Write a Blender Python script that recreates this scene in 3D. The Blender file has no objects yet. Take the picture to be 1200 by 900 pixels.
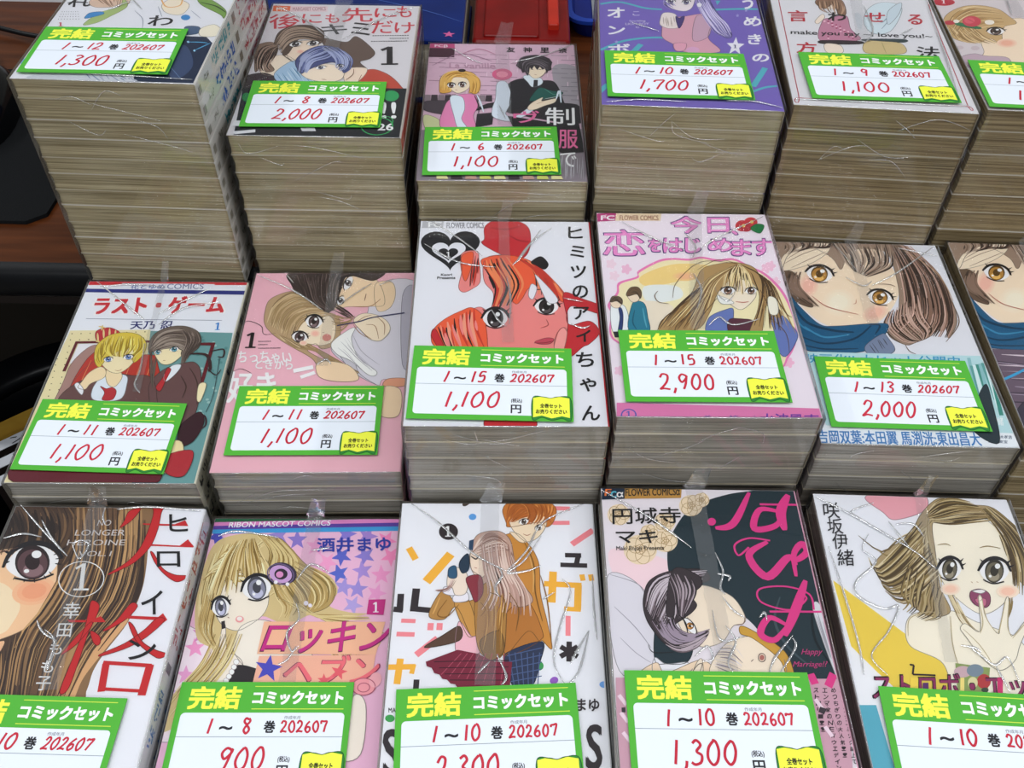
import bpy, math, random
import numpy as np
from mathutils import Matrix, Vector

scene = bpy.context.scene
COL = scene.collection
# ------------------------------------------------------------------ camera
cam_data = bpy.data.cameras.new('camera')
cam_data.sensor_width = 36.0
cam_data.lens = 36.0 * 1132.88 / 1200.0
cam_data.clip_start = 0.02
cam = bpy.data.objects.new('camera', cam_data)
COL.objects.link(cam)
_r, _u, _f = [[0.999797, 0.014979, 0.013485], [-0.020155, 0.743064, 0.668917], [0.0, 0.669053, -0.743215]]
cam.matrix_world = Matrix(((_r[0], _u[0], -_f[0], 0), (_r[1], _u[1], -_f[1], 0), (_r[2], _u[2], -_f[2], 1.225), (0, 0, 0, 1)))
scene.camera = cam
# ------------------------------------------------------------------ light
world = bpy.data.worlds.new('shop_ambient')
scene.world = world
world.use_nodes = True
world.node_tree.nodes['Background'].inputs[0].default_value = (0.90, 0.95, 1.0, 1)
world.node_tree.nodes['Background'].inputs[1].default_value = 0.20
def tube(name, loc, sx, sy, power):
    d = bpy.data.lights.new(name, 'AREA'); d.shape = 'RECTANGLE'; d.size = sx; d.size_y = sy; d.energy = power
    d.color = (0.95, 0.98, 1.0)
    o = bpy.data.objects.new(name, d); COL.objects.link(o); o.location = loc
    return o
tube('unseen_overhead_tube', (0.1, 0.22, 2.65), 2.4, 0.06, 14)
tube('unseen_overhead_tube', (0.0, -1.5, 2.4), 2.4, 0.30, 30)
tube('unseen_overhead_tube', (-1.9, 0.9, 2.65), 0.06, 2.4, 15)  # added, unseen; placed so lengthwise creases catch a glint
tube('unseen_overhead_tube', (1.9, 0.9, 2.65), 0.06, 2.4, 16)  # added, unseen; for crease glints and to light the right-hand spines
scene.view_settings.view_transform = 'Standard'
scene.view_settings.look = 'None'
scene.view_settings.gamma = 1
scene.view_settings.use_curve_mapping = False
scene.view_settings.exposure = 0.52
scene.cycles.transparent_max_bounces = 32
scene.cycles.max_bounces = 8
scene.cycles.use_denoising = True

# ------------------------------------------------------------------ helpers
def lin(c):
    return c / 12.92 if c <= 0.04045 else ((c + 0.055) / 1.055) ** 2.4
def hexc(h):
    return tuple(lin(int(h[i:i + 2], 16) / 255) for i in (0, 2, 4))
PRINT_GAIN = 1.02
def ink(h):
    if not isinstance(h, str): return tuple(min(0.86, lin(q / 255) * PRINT_GAIN) for q in h)
    return tuple(min(0.86, c * PRINT_GAIN) for c in hexc(h))

def tree(name):
    m = bpy.data.materials.new(name); m.use_nodes = True
    nt = m.node_tree
    return m, nt, nt.nodes['Principled BSDF']
def simple(name, h, rough=0.5, metal=0.0, noise=0.0, scale=40.0, stretch=(1, 1, 1), h2=None, coat=0.0):
    m, nt, b = tree(name)
    b.inputs['Roughness'].default_value = rough; b.inputs['Metallic'].default_value = metal
    b.inputs['Coat Weight'].default_value = coat; b.inputs['Specular IOR Level'].default_value = 0.2
    c1 = hexc(h); c2 = hexc(h2) if h2 else tuple(c * 0.8 for c in c1)
    tc = nt.nodes.new('ShaderNodeTexCoord'); mp = nt.nodes.new('ShaderNodeMapping'); mp.inputs['Scale'].default_value = stretch
    nz = nt.nodes.new('ShaderNodeTexNoise'); nz.inputs['Scale'].default_value = scale; nz.inputs['Detail'].default_value = 5
    cr = nt.nodes.new('ShaderNodeValToRGB')
    cr.color_ramp.elements[0].position = 0.35; cr.color_ramp.elements[1].position = 0.65
    cr.color_ramp.elements[0].color = (*c2, 1); cr.color_ramp.elements[1].color = (*c1, 1)
    nt.links.new(tc.outputs['Object'], mp.inputs[0]); nt.links.new(mp.outputs[0], nz.inputs['Vector'])
    nt.links.new(nz.outputs[0], cr.inputs[0]); nt.links.new(cr.outputs[0], b.inputs['Base Color'])
    if noise:
        bp = nt.nodes.new('ShaderNodeBump'); bp.inputs['Strength'].default_value = noise; bp.inputs['Distance'].default_value = 0.002
        nt.links.new(nz.outputs[0], bp.inputs['Height']); nt.links.new(bp.outputs[0], b.inputs['Normal'])
    return m
def print_material(name, rough):
    m, nt, b = tree(name)
    at = nt.nodes.new('ShaderNodeAttribute'); at.attribute_name = 'Col'
    nt.links.new(at.outputs['Color'], b.inputs['Base Color'])
    b.inputs['Roughness'].default_value = rough
    b.inputs['Specular IOR Level'].default_value = 0.22
    return m
def page_material(name, h1, h2):
    m, nt, b = tree(name)
    tc = nt.nodes.new('ShaderNodeTexCoord')
    oi = nt.nodes.new('ShaderNodeObjectInfo')
    ad = nt.nodes.new('ShaderNodeVectorMath'); ad.operation = 'ADD'
    ml = nt.nodes.new('ShaderNodeMath'); ml.operation = 'MULTIPLY'; ml.inputs[1].default_value = 7.0
    nt.links.new(oi.outputs['Random'], ml.inputs[0]); nt.links.new(tc.outputs['Object'], ad.inputs[0]); nt.links.new(ml.outputs[0], ad.inputs[1])
    mp = nt.nodes.new('ShaderNodeMapping'); mp.inputs['Scale'].default_value = (9, 9, 900)
    n1 = nt.nodes.new('ShaderNodeTexNoise'); n1.inputs['Scale'].default_value = 1.0; n1.inputs['Detail'].default_value = 4; n1.inputs['Roughness'].default_value = 0.7
    nt.links.new(ad.outputs[0], mp.inputs[0]); nt.links.new(mp.outputs[0], n1.inputs['Vector'])
    n2 = nt.nodes.new('ShaderNodeTexNoise'); n2.inputs['Scale'].default_value = 14.0; n2.inputs['Detail'].default_value = 3
    nt.links.new(ad.outputs[0], n2.inputs['Vector'])
    cr = nt.nodes.new('ShaderNodeValToRGB')
    cr.color_ramp.elements[0].position = 0.36; cr.color_ramp.elements[1].position = 0.62
    cr.color_ramp.elements[0].color = (*hexc(h1), 1); cr.color_ramp.elements[1].color = (*hexc(h2), 1)
    nt.links.new(n1.outputs[0], cr.inputs[0])
    mx = nt.nodes.new('ShaderNodeMixRGB'); mx.blend_type = 'MULTIPLY'
    rp = nt.nodes.new('ShaderNodeValToRGB'); rp.color_ramp.elements[0].color = (0.82, 0.78, 0.7, 1); rp.color_ramp.elements[0].position = 0.35; rp.color_ramp.elements[1].position = 0.6
    nt.links.new(n2.outputs[0], rp.inputs[0]); mx.inputs[0].default_value = 0.8
    nt.links.new(cr.outputs[0], mx.inputs[1]); nt.links.new(rp.outputs[0], mx.inputs[2]); nt.links.new(mx.outputs[0], b.inputs['Base Color'])
    b.inputs['Roughness'].default_value = 0.85; b.inputs['Specular IOR Level'].default_value = 0.15
    bp = nt.nodes.new('ShaderNodeBump'); bp.inputs['Strength'].default_value = 0.5; bp.inputs['Distance'].default_value = 0.0004
    nt.links.new(n1.outputs[0], bp.inputs['Height']); nt.links.new(bp.outputs[0], b.inputs['Normal'])
    return m
def film_material(name, base, edge, veil, bump, rough=0.09):
    m, nt, b = tree(name)
    nt.nodes.remove(b)
    out = nt.nodes['Material Output']
    tr = nt.nodes.new('ShaderNodeBsdfTransparent')
    gl = nt.nodes.new('ShaderNodeBsdfGlossy'); gl.inputs['Roughness'].default_value = rough
    df = nt.nodes.new('ShaderNodeBsdfDiffuse'); df.inputs[0].default_value = (0.8, 0.82, 0.85, 1)
    fr = nt.nodes.new('ShaderNodeLayerWeight'); fr.inputs[0].default_value = 0.25
    mr = nt.nodes.new('ShaderNodeMapRange'); mr.inputs[3].default_value = base; mr.inputs[4].default_value = edge
    nt.links.new(fr.outputs['Fresnel'], mr.inputs[0])
    tc = nt.nodes.new('ShaderNodeTexCoord')
    nz = nt.nodes.new('ShaderNodeTexNoise'); nz.inputs['Scale'].default_value = 38; nz.inputs['Detail'].default_value = 3; nz.inputs['Distortion'].default_value = 1.2
    bp = nt.nodes.new('ShaderNodeBump'); bp.inputs['Strength'].default_value = bump; bp.inputs['Distance'].default_value = 0.0025
    nt.links.new(tc.outputs['Object'], nz.inputs['Vector']); nt.links.new(nz.outputs[0], bp.inputs['Height'])
    nt.links.new(bp.outputs[0], gl.inputs['Normal'])
    m1 = nt.nodes.new('ShaderNodeMixShader'); m1.inputs[0].default_value = veil
    nt.links.new(tr.outputs[0], m1.inputs[1]); nt.links.new(df.outputs[0], m1.inputs[2])
    m2 = nt.nodes.new('ShaderNodeMixShader')
    nt.links.new(mr.outputs[0], m2.inputs[0]); nt.links.new(m1.outputs[0], m2.inputs[1]); nt.links.new(gl.outputs[0], m2.inputs[2])
    nt.links.new(m2.outputs[0], out.inputs[0])
    return m

M_PRINT = print_material('printed_jacket', 0.38)
M_CARD = print_material('printed_card', 0.55)
M_FILM = film_material('clear_film', 0.035, 0.75, 0.004, 0.12)
M_SEAM = film_material('folded_film', 0.08, 0.8, 0.055, 0.6)
M_FIN = film_material('loose_film', 0.05, 0.6, 0.07, 0.4)
M_FOLD = film_material('glint_whitened_film', 0.60, 0.9, 0.45, 0.05, 0.2)  # white diffuse mixed in, painting light glints along the creases
PAGES = {k: page_material('page_edges_' + k, a, b) for k, a, b in (
    ('tan', '82765a', 'c2b698'), ('grey', '7c7872', 'b6b1a8'), ('brown', '6e5e44', 'ae9c78'), ('pale', 'a8a298', 'cec8bc'))}
M_WOOD = simple('table_wood', '5c3016', 0.3, noise=0.1, scale=6, stretch=(1.2, 14, 6), h2='401f0c')
M_BLACK = simple('black_plastic', '0c0d10', 0.35, scale=60)
M_PAD = simple('mouse_pad_cloth', '0b0d10', 0.85, noise=0.3, scale=900)
M_DARKWOOD = simple('dark_panel', '231c1a', 0.5, scale=8)
M_SHADE = simple('under_table_shade', '16110b', 0.6, scale=8)
M_RED = simple('red_metal', '7c0e0c', 0.3, scale=30, h2='6c0c0a')
M_RED2 = simple('red_plastic', 'c03020', 0.35, scale=30)
M_BLUE = simple('blue_plastic', '0e2278', 0.35, scale=20, h2='0c1e6c')
M_BLUERIM = simple('light_blue_plastic', '1c3ea0', 0.3, scale=20)
M_NAVY = simple('navy_card', '0a2468', 0.35, scale=20, h2='081f5c')
M_WHITE = simple('white_plastic', 'd6d6da', 0.4, scale=20, h2='d0d0d4')
M_LABEL = simple('grey_label', '8f9298', 0.6, scale=200)
M_YELLOW = simple('manila_paper', 'c09a3c', 0.7, scale=30, h2='ac8430')
M_FLOOR = simple('floor_vinyl', '6f6a63', 0.5, scale=12)
M_WALL = simple('wall_paint', 'b9b6b0', 0.8, scale=10)
M_STEEL = simple('grey_steel', '55575c', 0.4, metal=0.6, scale=30)

def link(name, me, mat, parent=None, loc=None):
    o = bpy.data.objects.new(name, me); COL.objects.link(o)
    if mat is not None and not me.materials: me.materials.append(mat)
    if parent is not None: o.parent = parent
    if loc is not None: o.location = loc
    return o
def tag(o, label, cat, group=None, kind=None):
    o['label'] = label; o['category'] = cat
    if group: o['group'] = group
    if kind: o['kind'] = kind
    return o
def empty(name, loc, rz=0.0):
    o = bpy.data.objects.new(name, None); COL.objects.link(o); o.location = loc; o.rotation_euler = (0, 0, rz); o.empty_display_size = 0.02
    return o

class MB:
    """collects faces (with a print colour each) into one mesh"""
    def __init__(s): s.v = []; s.f = []; s.c = []; s.sm = False
    def face(s, pts, col=(0.8, 0.8, 0.8)):
        n = len(s.v); s.v.extend(pts); s.f.append(tuple(range(n, n + len(pts)))); s.c.append(col)
    def grid(s, P, col=(0.8, 0.8, 0.8), closed=False):
        nu, nv = len(P), len(P[0]); n = len(s.v)
        for r in P: s.v.extend(r)
        for i in range(nu - 1):
            for j in range(nv if closed else nv - 1):
                k = (j + 1) % nv
                s.f.append((n + i * nv + j, n + (i + 1) * nv + j, n + (i + 1) * nv + k, n + i * nv + k)); s.c.append(col)
    def box(s, x0, x1, y0, y1, z0, z1, col=(0.8, 0.8, 0.8), b=0.0):
        """box with chamfered vertical and top edges"""
        if b <= 0:
            p = [(x0, y0, z0), (x1, y0, z0), (x1, y1, z0), (x0, y1, z0), (x0, y0, z1), (x1, y0, z1), (x1, y1, z1), (x0, y1, z1)]
            for q in ((3, 2, 1, 0), (4, 5, 6, 7), (0, 1, 5, 4), (1, 2, 6, 5), (2, 3, 7, 6), (3, 0, 4, 7)): s.face([p[i] for i in q], col)
            return
        def ring(d, z):
            r = []
            for cx, cy, a0 in ((x1 - b, y1 - b, 0), (x0 + b, y1 - b, 90), (x0 + b, y0 + b, 180), (x1 - b, y0 + b, 270)):
                for k in range(4):
                    a = math.radians(a0 + 30 * k); r.append((cx + (b - d) * math.cos(a), cy + (b - d) * math.sin(a), z))
            return r
        R = [ring(0, z0), ring(0, z1 - b * .7), ring(b * .3, z1 - b * .2), ring(b * .7, z1)]
        s.grid(R, col, True); s.face(R[-1], col); s.face(R[0][::-1], col)
    def lathe(s, prof, cx=0, cy=0, n=48, col=(0.8, 0.8, 0.8)):
        s.grid([[(cx + r * math.cos(2 * math.pi * k / n), cy + r * math.sin(2 * math.pi * k / n), z) for k in range(n)] for r, z in prof], col, True)
    def tube(s, pts, r, n=6, col=(0.8, 0.8, 0.8)):
        pts = [Vector(p) for p in pts]; R = []
        for i, p in enumerate(pts):
            t = (pts[min(i + 1, len(pts) - 1)] - pts[max(i - 1, 0)]).normalized()
            a = t.cross(Vector((0, 0, 1)))
            if a.length < 1e-4: a = t.cross(Vector((0, 1, 0)))
            a.normalize(); b = a.cross(t)
            R.append([tuple(p + (a * math.cos(2 * math.pi * k / n) + b * math.sin(2 * math.pi * k / n)) * r) for k in range(n)])
        s.grid(R, col, True); s.face(R[0][::-1], col); s.face(R[-1], col)
    def mesh(s, name, smooth=False):
        me = bpy.data.meshes.new(name); me.from_pydata(s.v, [], s.f)
        at = me.color_attributes.new('Col', 'FLOAT_COLOR', 'CORNER')
        a = np.ones((len(me.loops), 4), np.float32); k = 0
        for f, c in zip(s.f, s.c):
            a[k:k + len(f), :3] = c; k += len(f)
        at.data.foreach_set('color', a.ravel())
        if smooth:
            for p in me.polygons: p.use_smooth = True
        me.validate()
        return me
    def build(s, name, mat, parent=None, loc=None, smooth=False):
        return link(name, s.mesh(name, smooth), mat, parent, loc)

# ------------------------------------------------------------------ setting
m = MB(); m.box(-2.5, 2.5, -2.5, 1.75, -0.02, 0.0); o = m.build('floor', M_FLOOR); o['kind'] = 'structure'
m = MB(); m.box(-2.5, 2.5, 1.75, 1.85, 0.0, 2.7); o = m.build('wall_back', M_WALL); o['kind'] = 'structure'

TABLE_Y = 0.535
t = tag(empty('wooden_table', (0.0, 1.0, 0.0)), 'brown wooden table with black edge carrying the back row of stacks', 'table')
m = MB(); m.box(-1.0, 1.0, TABLE_Y - 1.0 + 0.004, 0.40, 0.722, 0.75); m.build('tabletop', M_WOOD, t)
m = MB()
pr = [(TABLE_Y - 1.0 + 0.004, 0.7501), (TABLE_Y - 1.0 - 0.003, 0.7475), (TABLE_Y - 1.0 - 0.006, 0.742), (TABLE_Y - 1.0 - 0.006, 0.726), (TABLE_Y - 1.0 - 0.002, 0.721), (TABLE_Y - 1.0 + 0.004, 0.7205)]
m.grid([[(x, y, z) for y, z in pr] for x in (-1.0, 1.0)])
m.build('edge_band', M_BLACK, t, smooth=True)
m = MB(); m.box(-0.96, 0.96, TABLE_Y - 1.0 + 0.012, TABLE_Y - 1.0 + 0.03, 0.70, 0.722); m.build('apron', M_DARKWOOD, t)
m = MB(); m.box(-0.92, 0.92, -0.20, -0.18, 0.05, 0.722); m.build('shade_panel', M_SHADE, t)  # added near-black panel, standing in for the shade under the table
for sx in (-1, 1):
    for sy in (-0.42, 0.36):
        m = MB(); m.box(sx * 0.93 - 0.025, sx * 0.93 + 0.025, sy - 0.025, sy + 0.025, 0.0, 0.722, b=0.006); m.build('leg', M_STEEL, t)

t = tag(empty('display_stand', (0.13, 0.33, 0.0)), 'low dark stand in front of the wooden table under the nearer stacks', 'stand')
m = MB(); m.box(-0.43, 0.47, -0.20, 0.19, 0.585, 0.605); m.build('stand_top', M_DARKWOOD, t)
for sx in (-0.34, 0.44):
    for sy in (-0.17, 0.15):
        m = MB(); m.box(sx - 0.015, sx + 0.015, sy - 0.015, sy + 0.015, 0.0, 0.585, b=0.004); m.build('leg', M_STEEL, t)
# ------------------------------------------------------------------ printing
W, L = 0.112, 0.1755
U = 1e-4
def spline(p, closed, n=6):
    p = np.asarray(p, float)
    if len(p) < 3: return [tuple(q) for q in p] if len(p) < 2 else [tuple(p[0] + (p[1] - p[0]) * k / 4) for k in range(5)]
    out = []; N = len(p)
    t = np.linspace(0, 1, n, endpoint=False)[:, None]
    for i in range(N if closed else N - 1):
        if closed: a, b, c, d = p[i - 1], p[i], p[(i + 1) % N], p[(i + 2) % N]
        else: a, b, c, d = p[max(i - 1, 0)], p[i], p[i + 1], p[min(i + 2, N - 1)]
        out.append(0.5 * (2 * b + (c - a) * t + (2 * a - 5 * b + 4 * c - d) * t ** 2 + (3 * b - a - 3 * c + d) * t ** 3))
    r = np.concatenate(out)
    if not closed: r = np.vstack([r, p[-1]])
    return [tuple(q) for q in r]
def clip(poly, x0, x1, y0, y1):
    if all(x0 <= p[0] <= x1 and y0 <= p[1] <= y1 for p in poly): return poly
    for ax, lim, sg in ((0, x0, 1), (0, x1, -1), (1, y0, 1), (1, y1, -1)):
        out = []
        for i in range(len(poly)):
            a, b = poly[i - 1], poly[i]
            da, db = sg * (a[ax] - lim), sg * (b[ax] - lim)
            if da >= 0 or db >= 0:
                if (da < 0) != (db < 0):
                    t = da / (da - db); out.append((a[0] + (b[0] - a[0]) * t, a[1] + (b[1] - a[1]) * t))
                if db >= 0: out.append(b)
        poly = out
        if len(poly) < 3: return None
    return poly
TXT = {}
def glyphs(s):
    if s not in TXT:
        cu = bpy.data.curves.new('lettering', 'FONT'); cu.body = s; cu.resolution_u = 3
        ob = bpy.data.objects.new('lettering', cu); COL.objects.link(ob)
        dg = bpy.context.evaluated_depsgraph_get()
        me = bpy.data.meshes.new_from_object(ob.evaluated_get(dg))
        v = np.array([q.co[:2] for q in me.vertices]); f = [tuple(q.vertices) for q in me.polygons]
        bpy.data.objects.remove(ob); bpy.data.curves.remove(cu); bpy.data.meshes.remove(me)
        mn, mx = v.min(0), v.max(0)
        TXT[s] = ((v - mn) / np.maximum(mx - mn, 1e-6), f)
    return TXT[s]
class Ink:
    """prints shapes (in 0.1 mm) on a flat face of a mesh; frame maps (x, y, layer) to 3-D"""
    def __init__(s, mb, frame, rect, step=2.2e-6):
        s.mb = mb; s.fr = frame; s.rect = rect; s.k = 0; s.step = step
    def poly(s, p, col):
        p = clip([tuple(q) for q in p], *s.rect)
        if p: s.mb.face([s.fr(x * U, y * U, s.k * s.step) for x, y in p], col)
    def ribbon(s, pts, w, col, prof=None):
        p = np.asarray(pts, float); d = np.gradient(p, axis=0); d /= np.maximum(np.linalg.norm(d, axis=1), 1e-6)[:, None]
        n = np.stack([-d[:, 1], d[:, 0]], 1); m = len(p)
        h = np.full(m, w / 2) if prof is None else w / 2 * np.asarray(prof)
        a, b = p + n * h[:, None], p - n * h[:, None]
        k0 = s.k
        for i in range(m - 1):
            s.k = k0 + i * .06; s.poly([a[i], b[i], b[i + 1], a[i + 1]], col)
        s.k = k0
    def ell(s, c, ax, bx, n=24): return [c + ax * math.cos(2 * math.pi * k / n) + bx * math.sin(2 * math.pi * k / n) for k in range(n)]
    def op(s, o):
        s.k += 1; t = o[0]
        if t in 'PQB':
            p = np.reshape(o[2], (-1, 2)); q = spline(p, True) if t in 'PB' else p; s.poly(q, ink(o[1]))
            if t == 'P':
                x_, y_ = np.array(q).T; area = abs(np.dot(x_, np.roll(y_, 1)) - np.dot(y_, np.roll(x_, 1))) / 2
                if area < 4.5e5:   # drawn outline, as inked artwork has
                    s.k += .5; s.ribbon(list(q) + [q[0]], 3.6, tuple(c * .30 for c in ink(o[1])))
        elif t in 'SLK':
            p = np.reshape(o[3], (-1, 2)); q = spline(p, False, 7) if t != 'K' else p
            n = len(q)
            pr = None if t != 'S' else [0.25 + 0.75 * math.sin(math.pi * (0.08 + 0.84 * i / (n - 1))) for i in range(n)]
            if t == 'K':
                q = np.asarray(q, float)
                for i in range(len(q) - 1): s.ribbon(q[i:i + 2], o[2], ink(o[1])); s.k += .2
            else: s.ribbon(q, o[2], ink(o[1]), pr)
        elif t == 'E':
            c, a, b = np.reshape(o[2], (-1, 2)).astype(float); s.poly(s.ell(c, a - c, b - c), ink(o[1]))
        elif t == 'R':
            c, a, b = np.reshape(o[3], (-1, 2)).astype(float); e = s.ell(c, a - c, b - c); s.ribbon(e + [e[0]], o[2], ink(o[1]))
        elif t == 'T' and o[2] == '1':
            bl, br, tl = np.reshape(o[4], (-1, 2)).astype(float); h = np.linalg.norm(tl - bl); w = h * (.13 if o[3] < 2.5 else .17)
            ux = (br - bl) / max(1e-6, np.linalg.norm(br - bl)) * h; c = (bl + br) / 2; up = tl - bl
            s.ribbon([c, c + up], w, ink(o[1])); s.k += .3; s.ribbon([c + up * .97, c + up * .80 - ux * .24], w * .7, ink(o[1])); s.k += .3; s.ribbon([c - ux * .24 + up * .03, c + ux * .24 + up * .03], w * .5, ink(o[1]))
        elif t == 'T':
            bl, br, tl = np.reshape(o[4], (-1, 2)).astype(float); v, f = glyphs(o[2]); P = bl + v[:, :1] * (br - bl) + v[:, 1:] * (tl - bl)
            ds = [(0, 0)] if o[3] <= 0.3 else [(o[3] * math.cos(k), o[3] * math.sin(k)) for k in (0.78, 2.36, 3.93, 5.5)] + [(0, 0)]
            for d in ds:
                Q = P + np.array(d) / 2; s.k += .25
                for q in f: s.poly(Q[list(q)], ink(o[1]))
        elif t == 'H':
            A = np.asarray(spline(np.reshape(o[5], (-1, 2)), False, 8)); B = np.asarray(spline(np.reshape(o[6], (-1, 2)), False, 8))
            def rs(p):
                d = np.r_[0, np.cumsum(np.linalg.norm(np.diff(p, axis=0), axis=1))]; u = np.linspace(0, d[-1], 13); return np.stack([np.interp(u, d, p[:, 0]), np.interp(u, d, p[:, 1])], 1)
            A, B = rs(A), rs(B); rg = random.Random(o[4] * 77 + len(o[1])); cs = o[1]; n = o[3]
            for ci, c in enumerate(cs):
                s.k += 1
                for i in range(ci, n, len(cs)):
                    t0 = min(1, max(0, (i + rg.random()) / n)); t1 = min(1.05, max(-.05, t0 + rg.uniform(-.09, .09)))
                    tt = np.linspace(t0, t1, 13)[:, None]; q = A * (1 - tt) + B * tt
                    s.k += .2
                    i0, i1 = rg.choice((0, 0, 1, 2, 4)), rg.choice((13, 13, 12, 10, 8))
                    q = q[i0:i1]; m = len(q); w = o[2] * rg.uniform(.5, 1.5)
                    s.ribbon(q, w, ink(c), [0.15 + 0.85 * math.sin(math.pi * (0.05 + 0.9 * i / (m - 1))) for i in range(m)])
        elif t == 'Y':
            c, ex, ey = np.reshape(o[2], (-1, 2)).astype(float); ex = ex - c; ey = ey - c
            def at(x, y): return c + ex * x + ey * y
            r_ = np.linalg.norm(ey) / max(1e-6, np.linalg.norm(ex))
            iw = min(.62, max(.38, .66 * r_))
            def el(x, y, a, b): return [at(x + a * math.cos(q * .2618), y + b * math.sin(q * .2618)) for q in range(24)]
            base = ink(o[1]); dark = tuple(k * .22 for k in base); lite = tuple(min(.8, k * 1.9 + .05) for k in base); K = ink('1c181c')
            s.poly(spline([at(*q) for q in ((-1, -.1), (-.6, .6), (0, .85), (.6, .65), (1, 0), (.6, -.7), (0, -.9), (-.6, -.7))], True), ink('ecebee')); s.k += 1
            s.poly(el(0, -.02, iw * 1.06, .9), dark); s.k += 1
            s.poly(el(0, -.1, iw * .92, .74), base); s.k += 1
            s.poly(el(0, -.42, iw * .62, .36), lite); s.k += 1
            s.poly(el(0, .0, iw * .46, .42), dark); s.k += 1
            s.poly(el(iw * .3, .36, iw * .3, .2), ink('f4f4f6')); s.k += 1
            s.poly(el(-iw * .4, -.45, iw * .16, .1), ink('f4f4f6')); s.k += 1
            up = spline([at(*q) for q in ((-1.12, -.15), (-.75, .62), (0, .98), (.75, .72), (1.15, .05))], False)
            n = len(up); lw = float(np.linalg.norm(ey)) * .26
            s.ribbon(up, lw, K, [0.45 + 0.55 * math.sin(math.pi * i / (n - 1)) for i in range(n)])
            for a in ((.8, .66, 1.1, 1.0), (1.0, .4, 1.35, .6), (-.8, .56, -1.1, .8)): s.ribbon([at(a[0], a[1]), at((a[0] + a[2]) / 2, (a[1] + a[3]) / 2 - .03), at(a[2], a[3])], lw * .6, K, [1, .6, .1])
            lo = spline([at(*q) for q in ((-.7, -.75), (0, -.98), (.75, -.75))], False); s.ribbon(lo, lw * .35, K)

# ------------------------------------------------------------------ books
def cover_mesh(T, spine, bg):
    """jacket wrapped round front, spine (on +x) and back; origin at the bottom centre"""
    m = MB(); th = 0.0003; r = 0.0012; hw = W / 2; hl = L / 2
    out = [(-hw, T), (hw - r, T)] + [(hw - r + r * math.sin(a), T - r + r * math.cos(a)) for a in (0.4, 0.8, 1.2)] + [(hw, T - r), (hw, r)] + [(hw - r + r * math.cos(a), r - r * math.sin(a)) for a in (0.4, 0.8, 1.2)] + [(hw - r, 0), (-hw, 0)]
    inn = [(-hw, T - th), (hw - 2 * th, T - th), (hw - th, T - 2 * th), (hw - th, 2 * th), (hw - 2 * th, th), (-hw, th)]
    paper = ink('bcb29c')
    n = len(out)
    for i in range(n - 1):
        a, b = out[i], out[i + 1]
        c = bg if i == 0 else (ink('e6e4e2') if i == n - 2 else spine)
        m.face([(a[0], -hl, a[1]), (a[0], hl, a[1]), (b[0], hl, b[1]), (b[0], -hl, b[1])], c)
    for i in range(len(inn) - 1):
        a, b = inn[i], inn[i + 1]
        m.face([(b[0], -hl, b[1]), (b[0], hl, b[1]), (a[0], hl, a[1]), (a[0], -hl, a[1])], paper)
    for sy, rev in ((-hl, False), (hl, True)):
        loop = [(x, sy, z) for x, z in out] + [(x, sy, z) for x, z in inn[::-1]]
        m.face(loop[::-1] if not rev else loop, paper)
    for z0, z1 in ((T - th, T), (0, th)):
        m.face([(-hw, -hl, z0), (-hw, -hl, z1), (-hw, hl, z1), (-hw, hl, z0)], paper)
    return m
def page_mesh(T, seed):
    rg = random.Random(seed); m = MB(); th = 0.0003; g = 0.00025
    x0, x1, y0, y1, z0, z1 = -W / 2 + 0.0005, W / 2 - th - 0.0003, -L / 2 + 0.0005, L / 2 - 0.0005, th + g * .2, T - th - g * .2
    nz = 7; R = []
    ph = rg.uniform(0, 6)
    for k in range(nz):
        u = k / (nz - 1); bow = 0.00045 * math.sin(u * math.pi) + 0.00018 * math.sin(u * 9 + ph); z = z0 + (z1 - z0) * u
        pts = [(x0 + bow, y0 + bow * .6, z)] + [(x0 + (x1 - x0) * q / 4, y0 + bow * .6 + 0.0002 * math.sin(q * 1.7 + ph + u * 4), z) for q in (1, 2, 3)] + [(x1, y0 + bow * .6, z), (x1, y1 - bow * .6, z), (x0 + bow, y1 - bow * .6, z)]
        R.append(pts)
    m.grid(R, (0.7, 0.7, 0.7), True); m.face(R[-1]); m.face(R[0][::-1])
    return m
ORD = ('topmost', 'second', 'third', 'fourth', 'fifth', 'sixth', 'seventh', 'eighth', 'ninth', 'tenth', 'eleventh', 'twelfth', 'thirteenth', 'fourteenth', 'fifteenth')
def spine_frame(T):
    # x along the book from head (+y) to tail, y across the spine
    return lambda x, y, k: (W / 2 + 1.5e-5 + k, -x, T / 2 + y)
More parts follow.
